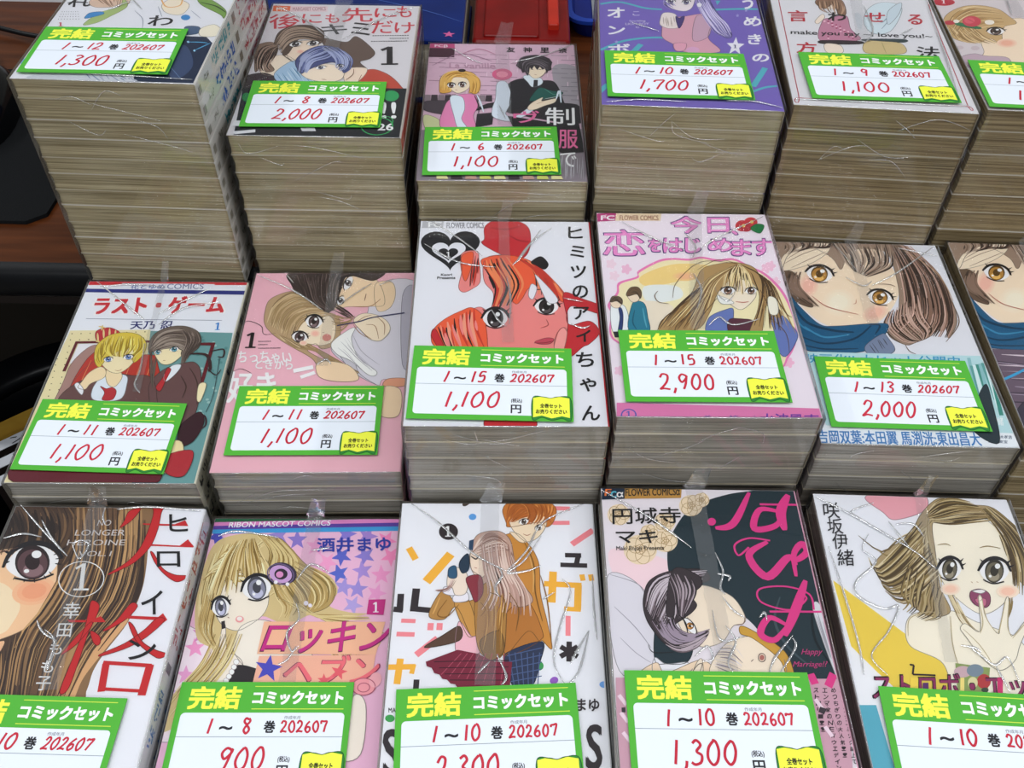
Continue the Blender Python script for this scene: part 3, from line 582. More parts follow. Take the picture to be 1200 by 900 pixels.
# printed cover shapes in 0.1 mm from each cover centre
ART = {
'C1': [
 ('Q','e6e6ee',[-1284,1094,672,1132,1153,-1022,-686,-1045]),
 ('P','8a6a4a',[-1013,890,-244,898,226,897,281,650,316,457,326,313,301,130,232,-35,200,-142,197,-259,167,-449,-803,-463,-935,193]),
 ('P','4a372c',[-1013,890,-311,894,-200,889,-40,767,-98,554,-160,449,-148,305,-153,178,-212,39,-189,-148,-124,-453,-803,-463]),
 ('P','6a4e38',[-200,889,116,895,113,708,65,453,-11,264,-38,15,40,-274,-80,-327,-139,-67,-123,206,-160,449,-103,613]),
 ('B','b08a5e',[62,891,172,893,208,710,184,455,130,182,88,-64,77,-273,52,-274,8,-52,23,237,83,527]),
 ('B','c39a68',[105,498,178,573,204,383,151,155,121,-90,117,-324,91,-400,74,-144]),
 ('B','3c2c25',[209,559,275,560,325,327,275,129,199,-9,143,-36,195,183,238,354]),
 ('B','d8a878',[224,128,301,150,228,-22,161,-182,146,-298,118,-286,142,-116]),
 ('P','f0c49c',[-936,539,-549,578,-472,589,-358,612,-236,572,-178,449,-153,290,-179,177,-240,86,-359,20,-498,-20,-861,2]),
 ('B','f3d9b8',[-729,338,-478,371,-318,245,-315,120,-369,50,-609,6]),
 ('E',(238,186,147),[-263,317,-151,347,-221,235]),
 ('E',(236,176,138),[-263,317,-176,340,-230,253]),
 ('E',(233,164,127),[-263,317,-201,334,-240,271]),
 ('B','e8b890',[-495,-26,-355,10,-317,10,-320,-57,-310,-123,-408,-203]),
 ('H',['2e221d','5a4230','7a5c40'],13.2,34,3,[-734,879,-650,756,-632,664,-623,559],[-241,889,-172,796,-135,673,-160,493]),
 ('H',['3a2a22','2a1f1b'],29.2,26,4,[-723,848,-621,710,-628,574],[-313,856,-261,732,-228,566]),
 ('H',['7a5a3e','a98258','c79e6c','54402f','3a2b24'],11.8,70,5,[-241,889,-143,568,-171,233,-241,12,-166,-328],[199,897,275,560,292,255,172,-49,125,-349]),
 ('H',['5a4332','3a2b24','a98258'],10.4,26,6,[-403,-72,-308,-202,-305,-355],[-170,150,-189,-68,-121,-353]),
 ('Y','5c4044',[-336,502,-194,522,-388,626]),
 ('S','1c1a1c',12.6,[-464,503,-491,487]),
 ('S','1c1a1c',8.4,[-231,548,-194,567]),
 ('S','1c1a1c',8.4,[-212,522,-171,528]),
 ('S','1c1a1c',8.4,[-205,492,-169,487]),
 ('S','1c1a1c',6.9,[-398,408,-403,384]),
 ('S','1c1a1c',6.9,[-341,393,-338,370]),
 ('S','1c1a1c',6.9,[-288,394,-277,369]),
 ('S','1c1a1c',6.9,[-242,415,-224,393]),
 ('S','1c1a1c',6.9,[-220,439,-198,419]),
 ('S','5a3a30',7.1,[-628,574,-543,561,-494,576,-447,595]),
 ('T','cfc8c6','NO',0.0,[-44,749,33,750,-45,789]),
 ('T','cfc8c6','LONGER',0.0,[-153,679,133,684,-154,719]),
 ('T','cfc8c6','HEROINE',0.0,[-178,612,152,618,-179,650]),
 ('T','cfc8c6','VOL.1',0.0,[-95,542,92,545,-94,576]),
 ('R','eeeeee',5.5,[-27,396,92,417,20,286]),
 ('T','eeeeee','1',2.1,[-36,324,21,325,-71,495]),
 ('T','f2f0ee','幸',1.6,[-57,151,33,153,-74,249]),
 ('T','f2f0ee','田',1.6,[-52,43,22,44,-64,122]),
 ('T','f2f0ee','も',1.6,[-60,-57,3,-56,-68,10]),
 ('T','f2f0ee','も',1.5,[-72,-159,-9,-158,-80,-93]),
 ('T','f2f0ee','子',1.5,[-66,-256,9,-255,-78,-179]),
 ('P','c3262a',[113,848,150,871,179,868,146,786,94,736,105,785]),
 ('P','c3262a',[237,898,317,893,307,852,315,727,302,613,247,515,182,462,119,425,122,439,201,514,248,612,263,757,259,851]),
 ('Q','c3262a',[219,769,404,766,459,795,485,755,291,755,222,760]),
 ('Q','c3262a',[281,629,468,621,505,664,556,610,284,617]),
 ('P','c3262a',[311,576,335,564,405,473,483,431,559,423,510,385,430,430,358,502]),
 ('P','c3262a',[71,260,121,233,123,154,111,72,109,-90,101,-247,63,-261,71,-91,81,71,76,181]),
 ('Q','c3262a',[-26,144,103,143,147,169,186,133,-9,130]),
 ('P','c3262a',[98,126,116,107,68,3,6,-60,30,2]),
 ('P','c3262a',[119,80,173,53,190,13,177,-3,150,18]),
 ('P','c3262a',[289,247,330,231,293,157,220,95,185,84,243,151]),
 ('Q','c3262a',[289,174,459,168,479,191,512,152,494,133,451,149,293,157]),
 ('P','c3262a',[453,160,498,147,426,49,341,-14,222,-62,211,-51,321,12,402,90]),
 ('P','c3262a',[308,130,338,116,406,27,483,-20,561,-46,545,-65,502,-65,382,21]),
 ('K','c3262a',37.9,[274,-258,255,-106]),
 ('K','c3262a',20.7,[238,-99,495,-113]),
 ('K','c3262a',41.3,[486,-108,485,-275]),
 ('K','c3262a',17.7,[254,-242,481,-252]),
 ('T','1c1a1c','ヒ',3.6,[386,716,491,718,356,834]),
 ('T','1c1a1c','ロ',3.5,[374,480,503,483,348,579]),
 ('T','1c1a1c','イ',3.4,[364,183,480,185,325,327]),
 ('T','1c1a1c','ン',3.2,[365,-81,511,-79,334,31]),
],
'C2': [
 ('Q','e6b6d0',[-1321,1104,986,1186,1009,-977,-947,-974]),
 ('P','f2dde6',[-769,218,-468,114,-332,-70,-308,-438,-771,-442,-747,-76]),
 ('Q','8a78c4',[-56,802,-34,753,11,752,-19,719,-1,670,-42,697,-75,668,-70,718,-109,749,-65,752]),
 ('Q','e79cc8',[69,756,86,706,131,699,96,671,109,621,71,653,34,629,45,677,9,713,54,710]),
 ('Q','8878cc',[249,842,260,789,305,775,266,752,272,701,238,738,197,719,215,765,183,806,228,797]),
 ('Q','a080c8',[386,826,390,773,433,754,391,737,391,685,361,726,318,714,341,757,314,801,359,786]),
 ('Q','ee88b8',[509,793,506,741,547,716,503,705,497,654,472,699,428,693,456,731,434,779,477,757]),
 ('Q','f08ab8',[551,677,543,627,581,597,536,593,525,545,505,591,460,592,493,625,476,673,516,647]),
 ('Q','5a62c0',[266,671,254,624,290,589,245,591,230,546,214,594,169,600,204,628,191,678,229,647]),
 ('Q','8a7cc8',[410,669,393,624,424,585,379,593,359,551,348,600,304,612,342,635,336,686,370,650]),
 ('Q','5868c4',[275,542,254,501,281,460,238,473,214,436,208,484,166,502,205,519,203,568,234,529]),
 ('Q','a68cd0',[415,553,388,516,410,472,368,491,339,457,340,506,299,529,341,540,346,589,371,546]),
 ('Q','e898c4',[530,517,499,484,515,438,476,463,443,434,449,481,411,510,455,515,465,562,486,517]),
 ('Q','9c8cd0',[405,416,371,389,383,342,346,371,311,347,321,392,287,424,330,423,345,467,361,421]),
 ('Q','a494d4',[325,421,288,398,295,351,262,384,224,366,239,409,207,445,251,438,270,480,281,432]),
 ('Q','e49cc8',[517,372,477,355,478,308,449,345,408,332,429,372,403,412,446,399,470,437,475,389]),
 ('Q','b0a0d8',[390,289,349,278,346,232,320,271,279,265,303,300,281,342,322,324,350,357,350,310]),
 ('Q','eea0c8',[214,559,171,553,163,506,140,551,97,549,125,583,106,630,147,606,179,637,175,587]),
 ('Q','ec9cc4',[182,459,139,459,126,415,108,461,64,465,97,494,82,542,120,513,156,538,146,491]),
 ('Q','4a4ab0',[-462,713,-507,719,-521,675,-538,725,-583,736,-549,761,-563,813,-524,777,-487,798,-498,751]),
 ('Q','8a78c4',[-405,644,-450,656,-470,616,-481,666,-526,683,-488,702,-496,753,-461,714,-421,729,-437,685]),
 ('Q','9a84c8',[-107,708,-151,727,-177,690,-182,741,-225,764,-183,777,-184,829,-154,785,-110,794,-134,754]),
 ('Q','ee9cc8',[-455,-13,-494,7,-521,-19,-522,22,-560,46,-521,52,-518,94,-493,54,-453,56,-477,27]),
 ('Q','e4a0cc',[-476,-172,-513,-148,-542,-169,-538,-130,-574,-104,-534,-103,-527,-65,-506,-105,-466,-108,-493,-132]),
 ('Q','d488c0',[-444,58,-480,88,-513,70,-504,109,-538,142,-496,137,-484,175,-467,132,-425,123,-457,101]),
 ('Q','c0a0d8',[-487,-289,-518,-259,-552,-271,-539,-237,-569,-204,-529,-214,-512,-182,-501,-222,-462,-235,-494,-250]),
 ('Q','1a5c3c',[-576,908,582,945,586,884,-570,849]),
 ('Q','d884bc',[-570,849,586,884,588,854,-573,823]),
 ('Q','5a3c98',[-573,823,588,854,589,827,-570,797]),
 ('Q','3c98d0',[-570,797,589,827,591,795,-570,768]),
 ('T','f2eef4','RIBON MASCOT COMICS',1.5,[-469,813,136,831,-467,850]),
 ('P','d2bc88',[-541,667,-462,748,-301,772,-172,740,-65,664,16,572,176,485,234,382,198,294,307,253,413,241,207,209,100,235,30,178,140,124,476,116,458,21,147,70,-184,229,-240,37,-313,-172,-391,-320,-587,-440,-579,-274,-499,-149,-397,8,-500,86,-551,264,-564,452]),
 ('P','b89c60',[-158,741,32,557,209,426,198,294,72,249,-20,347,-157,553]),
 ('P','f1e2d2',[-470,440,-336,579,-201,491,-151,344,-161,244,-226,173,-296,137,-378,170,-433,253]),
 ('P','f1e4d8',[-264,172,-154,202,38,122,163,-63,81,-192,-151,-119,-285,9,-290,103]),
 ('P','f0e2d6',[-419,-186,-396,-58,-342,-18,-283,-4,-222,-68,-262,-184,-327,-222]),
 ('P','f0e2d6',[-366,8,-378,142,-363,170,-338,62,-315,-18,-335,-57]),
 ('Q','2a2426',[-390,192,-371,198,-359,151,-379,145]),
 ('P','2a2428',[-279,-159,-259,-69,-131,-93,28,-167,50,-316,-261,-319]),
 ('E','f4f0f0',[-262,-48,-247,-48,-259,-64]),
 ('R','9a8a8c',2.5,[-262,-48,-247,-48,-259,-64]),
 ('E','f4f0f0',[-269,-77,-255,-77,-267,-92]),
 ('R','9a8a8c',2.5,[-269,-77,-255,-77,-267,-92]),
 ('E','f4f0f0',[-276,-105,-262,-105,-274,-121]),
 ('R','9a8a8c',2.5,[-276,-105,-262,-105,-274,-121]),
 ('E','f4f0f0',[-286,-131,-272,-131,-284,-146]),
 ('R','9a8a8c',2.5,[-286,-131,-272,-131,-284,-146]),
 ('E','f4f0f0',[-296,-156,-282,-156,-293,-171]),
 ('R','9a8a8c',2.5,[-296,-156,-282,-156,-293,-171]),
 ('H',['f0e4b4','b89a5c','e0cc98','8a7038','d8c48c'],8.7,70,1,[-531,683,-548,438,-519,237,-402,34],[-172,740,-279,642,-368,532,-470,440]),
 ('H',['e8d8a4','b08e50','8a7038','d8c48c'],8.9,50,2,[-301,769,-198,645,-201,491,-220,446],[-158,741,-26,587,-34,450,-138,345]),
 ('H',['e8d8a4','a8884c','86703c','c8ac70'],8.5,46,3,[-174,492,-111,345,-62,274,-77,203],[-26,587,177,470,217,352,184,294]),
 ('H',['e8d8a4','a8884c','86703c','d8c48c'],6.9,30,4,[-111,345,72,249,204,237,414,233],[67,291,181,208,345,128,528,117]),
 ('H',['e8d8a4','a8884c','86703c','d8c48c'],7.8,34,5,[-418,114,-458,-59,-548,-200,-615,-323],[-254,117,-288,-43,-368,-197,-482,-393]),
 ('H',['e8d8a4','a8884c','86703c'],8.0,22,8,[32,164,217,126,407,20],[96,69,229,17,346,-138]),
 ('H',['f4e8c0','9c7c40','c4a868','e8d8a4'],10.0,36,11,[-493,590,-444,654,-352,672,-260,690],[-548,438,-481,499,-352,443,-207,446]),
 ('P','d2bc88',[-496,439,-446,591,-347,641,-202,582,-154,447,-193,446,-256,505,-286,444,-355,533,-346,413,-412,486,-426,353,-454,295,-488,337]),
 ('H',['f4e8c0','9c7c40','80642c','e0cc98','b89c5c'],8.8,54,12,[-402,718,-449,607,-473,455,-483,308],[-295,737,-252,643,-195,537,-167,447]),
 ('H',['f0e4b8','80642c','c8ac70'],8.4,26,13,[-525,453,-521,308,-517,167,-445,60],[-443,338,-440,224,-431,114,-377,34]),
 ('Y','8a8a9c',[-229,404,-150,418,-254,489]),
 ('Y','8a8a9c',[-410,281,-363,290,-431,346]),
 ('E','e79a9c',[-290,205,-267,205,-287,185]),
 ('E','f8e4e0',[-291,208,-276,208,-289,195]),
 ('S','8a6a5a',4.0,[-359,218,-348,212]),
 ('E','3a3040',[-95,500,-13,470,-106,435]),
 ('E','c8a0d0',[-107,493,-41,469,-117,439]),
 ('E','2c2430',[-105,493,-67,494,-99,457]),
 ('E','d890c0',[-112,490,-91,491,-109,469]),
 ('R','6a5880',7.1,[-107,493,-30,465,-118,431]),
 ('E','f4e8f4',[-126,440,-115,441,-124,428]),
 ('E','f4e8f4',[-58,427,-47,427,-56,415]),
 ('E','e8e0f0',[65,306,78,306,67,291]),
 ('E','e8e0f0',[90,292,101,292,92,280]),
 ('T','2a3a9c','酒井まゆ',5.9,[84,643,516,654,72,738]),
 ('Q','c02c80',[416,330,512,332,508,234,413,238]),
 ('T','f0e4ec','1',2.7,[449,250,478,251,444,313]),
 ('Q','f2b898',[-152,191,522,192,486,-5,-158,-2]),
 ('Q','f2b49c',[-144,-15,486,-5,474,-174,-153,-182]),
 ('T','6a1c4c','ロッキン',11.6,[-146,-2,530,9,-113,186]),
 ('T','c42c86','ロッキン',6.4,[-142,4,527,14,-108,186]),
 ('T','8a2a50','ヘブン',11.2,[-6,-180,499,-174,19,-12]),
 ('T','e8707c','ヘブン',6.2,[-2,-175,494,-169,24,-15]),
 ('Q','4c4cb8',[-82,-7,-63,-63,-8,-75,-52,-102,-38,-158,-83,-120,-128,-143,-113,-92,-156,-50,-101,-57]),
 ('Q','e0606c',[305,-57,312,-92,345,-102,316,-116,320,-150,295,-125,265,-136,278,-106,255,-79,289,-86]),
 ('Q','e0606c',[219,-114,231,-139,258,-140,239,-157,249,-183,226,-168,206,-183,210,-157,187,-141,213,-139]),
 ('E','f0a0a8',[438,-188,500,-187,442,-235]),
 ('R','b05a70',5.0,[438,-188,500,-187,442,-235]),
 ('E','f4b0b8',[497,-149,528,-160,486,-190]),
 ('R','b05a70',5.0,[439,-193,471,-192,441,-218]),
 ('P','f0e2d6',[382,-251,459,-287,458,-548,341,-549]),
],
'C3': [
 ('Q','e7e7ee',[-1186,1113,1164,1128,836,-1027,-1061,-1026]),
 ('K','ee8890',28.3,[311,848,422,845]),
 ('K','ee8890',27.7,[314,745,416,746]),
 ('K','ee8890',35.8,[422,600,548,696]),
 ('K','ee8890',30.5,[564,700,567,593]),
 ('K','30282c',29.4,[380,529,472,527]),
 ('K','30282c',29.4,[455,526,441,466]),
 ('K','30282c',29.0,[352,466,502,461]),
 ('K','f0b03c',33.9,[257,346,464,335]),
 ('K','f0b03c',43.1,[310,422,296,230]),
 ('K','f0b03c',39.5,[446,338,434,187]),
 ('K','f0b03c',27.3,[362,193,452,188]),
 ('K','f0b03c',28.6,[469,405,474,365]),
 ('K','f0b03c',28.6,[517,405,522,365]),
 ('K','ee8890',27.0,[382,150,376,33]),
 ('K','30282c',28.7,[381,0,375,-113]),
 ('K','30282c',28.6,[425,-29,331,-85]),
 ('K','30282c',28.2,[422,-85,334,-29]),
 ('K','f0b03c',38.4,[-501,573,-458,497]),
 ('K','f0b03c',53.6,[-391,355,-263,533]),
 ('K','30282c',36.1,[-525,280,-524,175]),
 ('K','30282c',32.6,[-558,187,-507,181]),
 ('K','30282c',41.9,[-443,313,-449,173]),
 ('K','30282c',32.6,[-451,190,-347,179]),
 ('K','ee8890',24.1,[-512,119,-435,116]),
 ('K','ee8890',26.3,[-531,41,-435,38]),
 ('K','ee8890',32.0,[-353,105,-354,63]),
 ('K','ee8890',32.0,[-305,105,-306,64]),
 ('K','ee8890',35.8,[-420,-78,-313,17]),
 ('K','f0b03c',30.2,[-562,-146,-421,-143]),
 ('K','f0b03c',35.6,[-500,-99,-508,-238]),
 ('K','f0b03c',25.3,[-429,-130,-437,-182]),
 ('K','30282c',29.7,[-409,-213,-410,-295]),
 ('T','30282c','MATSURI',1.2,[-538,-387,-435,-387,-540,-363]),
 ('E','4a3c34',[-185,880,-163,896,-178,865]),
 ('E','5c9cd8',[-146,784,-124,784,-146,762]),
 ('E','3c9c50',[216,-136,241,-146,207,-161]),
 ('E','9058b8',[294,-216,315,-208,299,-234]),
 ('E','6aa0e0',[549,-238,573,-238,548,-256]),
 ('E','3c9c50',[-529,-417,-505,-417,-527,-436]),
 ('E','30282c',[-282,682,-227,682,-280,626]),
 ('T','f0f0f4','1',3.0,[-295,649,-270,649,-298,719]),
 ('P','c98a3c',[48,664,151,631,229,487,236,289,268,116,289,-41,239,5,226,-3,165,59,62,-63,25,-50,-13,288,-54,518]),
 ('P','b67634',[65,186,169,230,241,60,226,5,112,-63,44,-70,13,59]),
 ('P','2a3450',[44,-70,238,-1,221,-129,181,-244,85,-247,62,-155]),
 ('K','4a5c88',5.1,[62,-63,90,-244]),
 ('K','4a5c88',5.1,[95,-63,114,-244]),
 ('K','4a5c88',5.1,[127,-63,138,-244]),
 ('K','4a5c88',5.1,[159,-63,162,-244]),
 ('K','4a5c88',5.1,[191,-63,186,-244]),
 ('K','4a5c88',5.1,[224,-63,210,-244]),
 ('K','4a5c88',5.1,[52,-82,237,-36]),
 ('K','4a5c88',5.1,[52,-119,236,-76]),
 ('K','4a5c88',5.0,[52,-155,234,-116]),
 ('K','4a5c88',5.0,[51,-191,233,-155]),
 ('K','4a5c88',4.9,[51,-227,231,-193]),
 ('P','c87a34',[28,833,71,889,185,904,299,890,342,834,321,749,281,715,237,748,69,714,49,747]),
 ('P','f1d8bc',[70,764,112,816,267,806,281,732,234,648,167,615,110,664,78,714]),
 ('P','f1d8bc',[69,680,124,664,164,615,123,615]),
 ('H',['e29a50','9c5420','c87432','b0622a'],9.2,44,1,[42,747,71,868,128,886,185,900],[98,748,154,782,267,800,321,732]),
 ('H',['e29a50','9c5420','b0622a'],9.5,30,2,[71,889,156,868,183,799,153,731],[341,869,324,817,294,766,265,735]),
 ('Y','4a3a30',[151,751,178,758,148,771]),
 ('Y','4a3a30',[236,711,257,721,231,729]),
 ('S','a06048',4.5,[146,668,168,658,190,668]),
 ('P','c2a090',[-150,565,-111,663,0,687,69,631,94,503,119,379,195,245,116,201,39,259,-52,288,-104,244,-93,378,-147,439]),
 ('P','f1d8c4',[-155,533,-109,533,-54,439,-93,378,-141,424]),
 ('P','b88848',[-288,302,-337,243,-364,142,-281,128,-219,200,-138,31,-100,31,13,87,65,288,-13,363,-104,258,-220,229]),
 ('P','c8944c',[-233,229,-163,258,-101,59,-125,26,-164,45]),
 ('P','eeb8c4',[-204,114,-138,31,-100,26,-87,-63,-161,-72,-216,-51]),
 ('P','5a4032',[-200,86,-198,3,-379,-38,-289,31]),
 ('P','b08040',[-117,258,-40,363,66,303,52,172,38,-50,-12,-103,-87,-63,-114,59]),
 ('P','e8e4ec',[-289,323,-236,311,-235,270,-293,284]),
 ('P','e8e4ec',[-237,267,-170,293,-158,240,-231,229]),
 ('P','f1dccc',[-265,439,-206,439,-165,393,-170,287,-227,272,-247,317,-276,332]),
 ('P','24384c',[-202,501,-165,533,-158,439,-192,408,-214,454]),
 ('P','2e5878',[-270,439,-233,454,-225,383,-268,383]),
 ('Q','2c4460',[-162,620,-135,630,-139,556,-163,559]),
 ('P','8c3440',[-172,378,-93,393,-78,288,-117,229,-144,288]),
 ('H',['d8bcae','a07c70','b8968a','e4d0c4','8a6458'],8.9,40,3,[-136,565,-97,647,-42,680,41,647],[-149,517,-81,534,68,550,107,440]),
 ('H',['d4b4a8','a07c70','c09c90','8a6458','e0c8bc'],10.4,56,4,[-96,598,-80,439,-52,288,-103,186],[68,598,94,440,170,289,192,144]),
 ('H',['c8a8a4','8a6458'],5.7,6,5,[-252,377,-276,317,-340,302],[-225,362,-274,287,-327,293]),
 ('S','7a5420',7.5,[151,615,202,472,209,289,243,116]),
 ('S','7a5420',5.6,[65,288,116,186,101,59]),
 ('S','8a6028',7.1,[239,395,273,230,288,-22]),
 ('S','8a6028',6.9,[-273,243,-320,156,-268,142,-207,214]),
 ('S','8a6028',5.5,[-91,229,-64,186,-89,143]),
 ('S','6a4818',7.0,[-39,288,39,244,26,115,-12,4]),
 ('S','d8a860',8.8,[176,535,200,410,196,289]),
 ('S','d8a860',8.3,[-312,257,-335,185,-346,156]),
 ('P','8a6430',[-87,4,13,59,38,-50,-12,-103,-61,-90]),
 ('S','3a2c2c',8.8,[-149,517,-121,499,-106,518]),
 ('S','b06a60',4.3,[-129,445,-112,439]),
 ('Q','7a2038',[-205,-50,-99,-72,-12,-116,80,-116,67,-257,-198,-258,-211,-240,-235,-235,-254,-215,-278,-210,-294,-187,-321,-179,-335,-151,-362,-141,-368,-117]),
 ('K','b04a60',3.8,[-185,-70,-285,-188]),
 ('K','b04a60',3.8,[-153,-70,-241,-196]),
 ('K','b04a60',3.8,[-121,-70,-197,-203]),
 ('K','b04a60',3.8,[-89,-70,-153,-211]),
 ('K','b04a60',3.8,[-57,-70,-110,-218]),
 ('K','b04a60',3.9,[-24,-70,-66,-226]),
 ('K','b04a60',3.9,[8,-70,-23,-233]),
 ('K','b04a60',3.9,[40,-70,21,-241]),
 ('K','3c1020',5.1,[-325,-117,62,-108]),
 ('K','3c1020',5.0,[-297,-151,62,-145]),
 ('K','3c1020',5.0,[-268,-184,61,-181]),
 ('K','3c1020',5.0,[-240,-217,61,-217]),
 ('H',['9a6a30','d8a860'],5.5,10,6,[-91,258,-64,115,-87,-50],[65,288,38,115,38,-50]),
 ('T','30282c','まゆ',3.6,[402,-379,514,-379,406,-316]),
 ('T','30282c','S',11.1,[434,-667,507,-667,450,-451]),
 ('T','30282c','S',11.0,[-535,-700,-457,-700,-556,-476]),
],
'C4': [
 ('Q','e0d8de',[-1108,1116,1450,1211,722,-1097,-1228,-1111]),
 ('B','ecd0d6',[-530,470,-236,411,-206,282,-391,215,-499,243]),
 ('P','1e3038',[-227,362,-212,496,-159,618,-57,747,104,827,293,871,596,888,563,130,560,-307,474,-559,279,-562,299,-338,241,-96,137,75,-90,207,-206,282]),
 ('P','d8d4dc',[-551,312,-389,246,-326,6,-317,-190,-512,-260,-564,1]),
 ('S','8a8690',4.5,[-543,312,-402,258,-340,170]),
 ('S','8a8690',4.3,[-532,120,-432,4,-361,-108]),
 ('S','9a96a0',4.1,[-514,-55,-441,-137,-368,-191]),
 ('S','9a96a0',4.2,[-348,65,-333,-79,-355,-191]),
 ('P','1e3038',[-323,6,-257,-106,-153,-104,-188,-187,-292,-197,-348,-177]),
 ('P','e8e6ee',[-346,-163,-292,-197,-188,-187,-167,-227,-246,-256,-359,-244]),
 ('P','ead0b4',[-449,-259,-342,-190,-296,-243,-109,-172,-82,-266,-452,-312]),
 ('E','e6d2b4',[-469,698,-404,700,-472,627]),
 ('R','a88a5c',3.3,[-441,699,-409,700,-443,666]),
 ('R','a88a5c',3.2,[-462,668,-454,631,-488,657]),
 ('R','a88a5c',3.2,[-492,679,-519,655,-506,705]),
 ('R','a88a5c',3.3,[-490,716,-515,739,-472,744]),
 ('R','a88a5c',3.3,[-458,728,-446,767,-433,719]),
 ('R','9c7e50',3.3,[-469,698,-449,698,-470,676]),
 ('E','e6d2b4',[-367,471,-275,474,-373,375]),
 ('R','a88a5c',3.1,[-328,472,-282,473,-332,427]),
 ('R','a88a5c',3.1,[-358,430,-347,381,-395,416]),
 ('R','a88a5c',3.1,[-399,445,-438,413,-420,481]),
 ('R','a88a5c',3.1,[-396,496,-431,527,-370,534]),
 ('R','a88a5c',3.1,[-351,512,-333,565,-316,499]),
 ('R','9c7e50',3.1,[-367,471,-339,472,-369,441]),
 ('E','e6d2b4',[-226,529,-156,531,-232,456]),
 ('R','a88a5c',3.1,[-197,530,-162,531,-200,496]),
 ('R','a88a5c',3.1,[-220,498,-213,460,-248,487]),
 ('R','a88a5c',3.1,[-251,510,-281,485,-266,537]),
 ('R','a88a5c',3.2,[-247,548,-273,572,-228,577]),
 ('R','a88a5c',3.2,[-213,561,-199,601,-187,551]),
 ('R','9c7e50',3.1,[-226,529,-205,530,-228,506]),
 ('E','e6d2b4',[-215,652,-156,654,-220,588]),
 ('R','a88a5c',3.2,[-190,653,-160,654,-193,623]),
 ('R','a88a5c',3.2,[-209,625,-204,592,-234,615]),
 ('R','a88a5c',3.2,[-236,635,-262,613,-249,659]),
 ('R','a88a5c',3.2,[-233,668,-255,689,-216,693]),
 ('R','a88a5c',3.3,[-204,679,-192,714,-181,671]),
 ('R','9c7e50',3.2,[-215,652,-197,653,-216,632]),
 ('E','e6d2b4',[-308,579,-256,580,-313,523]),
 ('R','a88a5c',3.2,[-286,579,-260,580,-288,553]),
 ('R','a88a5c',3.2,[-303,555,-298,526,-325,546]),
 ('R','a88a5c',3.2,[-327,564,-350,545,-339,585]),
 ('R','a88a5c',3.2,[-325,593,-345,611,-310,615]),
 ('R','a88a5c',3.2,[-299,603,-289,633,-279,595]),
 ('R','9c7e50',3.2,[-308,579,-293,579,-310,561]),
 ('E','e6d2b4',[-55,766,12,768,-63,693]),
 ('R','a88a5c',3.3,[-27,766,6,768,-31,732]),
 ('R','a88a5c',3.3,[-50,735,-44,697,-77,724]),
 ('R','a88a5c',3.3,[-79,746,-108,721,-93,773]),
 ('R','a88a5c',3.3,[-75,784,-99,808,-55,813]),
 ('R','a88a5c',3.4,[-42,797,-27,836,-17,787]),
 ('R','9c7e50',3.3,[-55,766,-35,766,-57,743]),
 ('E','e6d2b4',[10,805,55,806,4,755]),
 ('R','a88a5c',3.4,[29,805,52,806,26,782]),
 ('R','a88a5c',3.3,[13,784,17,757,-6,776]),
 ('R','a88a5c',3.3,[-7,791,-27,774,-16,810]),
 ('R','a88a5c',3.4,[-4,818,-20,834,10,837]),
 ('R','a88a5c',3.4,[19,826,29,854,36,820]),
 ('R','9c7e50',3.4,[10,805,24,805,8,789]),
 ('P','ecdcc8',[-196,251,-85,254,-3,240,99,181,145,76,130,31,74,15,8,-72,-101,-103,-173,-48,-214,68]),
 ('P','ecdcc8',[4,-101,145,-41,268,-95,305,-178,263,-260,-70,-266]),
 ('P','c89a3c',[114,16,177,-12,315,-122,340,-258,302,-259,281,-165,169,-55,107,-28]),
 ('P','ecdcc8',[-136,-186,-109,-172,-120,-267,-171,-267]),
 ('P','3a3034',[-373,185,-331,279,-215,338,-45,351,-11,287,-113,253,-182,251,-202,189,-125,145,-160,69,-233,8,-215,-77,-282,-92,-353,6,-379,93]),
 ('H',['6a5a60','2a2226','8c7c84','3c3034','c8bcc4'],10.0,76,1,[-371,124,-334,248,-245,313,-18,343],[-291,-50,-214,68,-200,204,-53,286]),
 ('H',['5a4a50','2a2226','a090a0'],9.8,40,2,[-350,35,-281,-78,-205,-105,-67,-46],[-225,97,-220,9,-145,-33,-48,-2]),
 ('P','ecd4be',[-211,235,-140,252,-123,206,-162,180,-202,189]),
 ('S','8a5a4a',4.4,[-198,229,-148,233,-134,206]),
 ('P','3a3034',[-200,347,-77,318,-57,255,-120,191,-99,130,-160,69,-198,98,-150,159,-207,143,-227,67,-265,96]),
 ('H',['8c7c84','2a2226','5a4a50','b0a0a8'],9.0,26,3,[-244,329,-213,219,-208,127,-202,53],[-107,301,-88,222,-125,145,-174,68]),
 ('H',['6a5a60','2a2226','b8a8b0'],8.2,16,4,[-291,-50,-243,-92,-150,-76,-50,-17],[-283,-107,-208,-133,-127,-103,-67,-46]),
 ('Y','b07838',[-148,13,-127,-30,-129,25]),
 ('S','1c1a1c',8.5,[-197,74,-174,39,-167,10,-165,-25]),
 ('S','7a5a50',4.3,[145,76,130,31,88,21]),
 ('S','6a4a44',4.0,[151,-167,135,-181]),
 ('R','5a3a38',4.0,[194,-158,212,-158,190,-181]),
 ('E','b06a60',[194,-158,206,-158,191,-173]),
 ('H',['d8d0d4','8a7c84'],5.4,14,5,[-22,-101,57,-100,99,-168],[-63,-212,11,-238,73,-250]),
 ('S','1c1a1c',4.1,[-373,-94,-351,-136,-247,-134]),
 ('S','5a4a44',3.9,[-168,-241,-133,-200,-112,-197,-130,-240]),
 ('S','3c4c54',14.6,[347,186,295,49,334,-94,429,-203]),
 ('S','0e1a20',11.5,[498,114,486,-63,554,-228]),
 ('P','d4d2d8',[506,114,560,115,570,-294,547,-254]),
 ('H',['9a98a0'],4.3,5,7,[508,99,540,-228],[553,115,567,-281]),
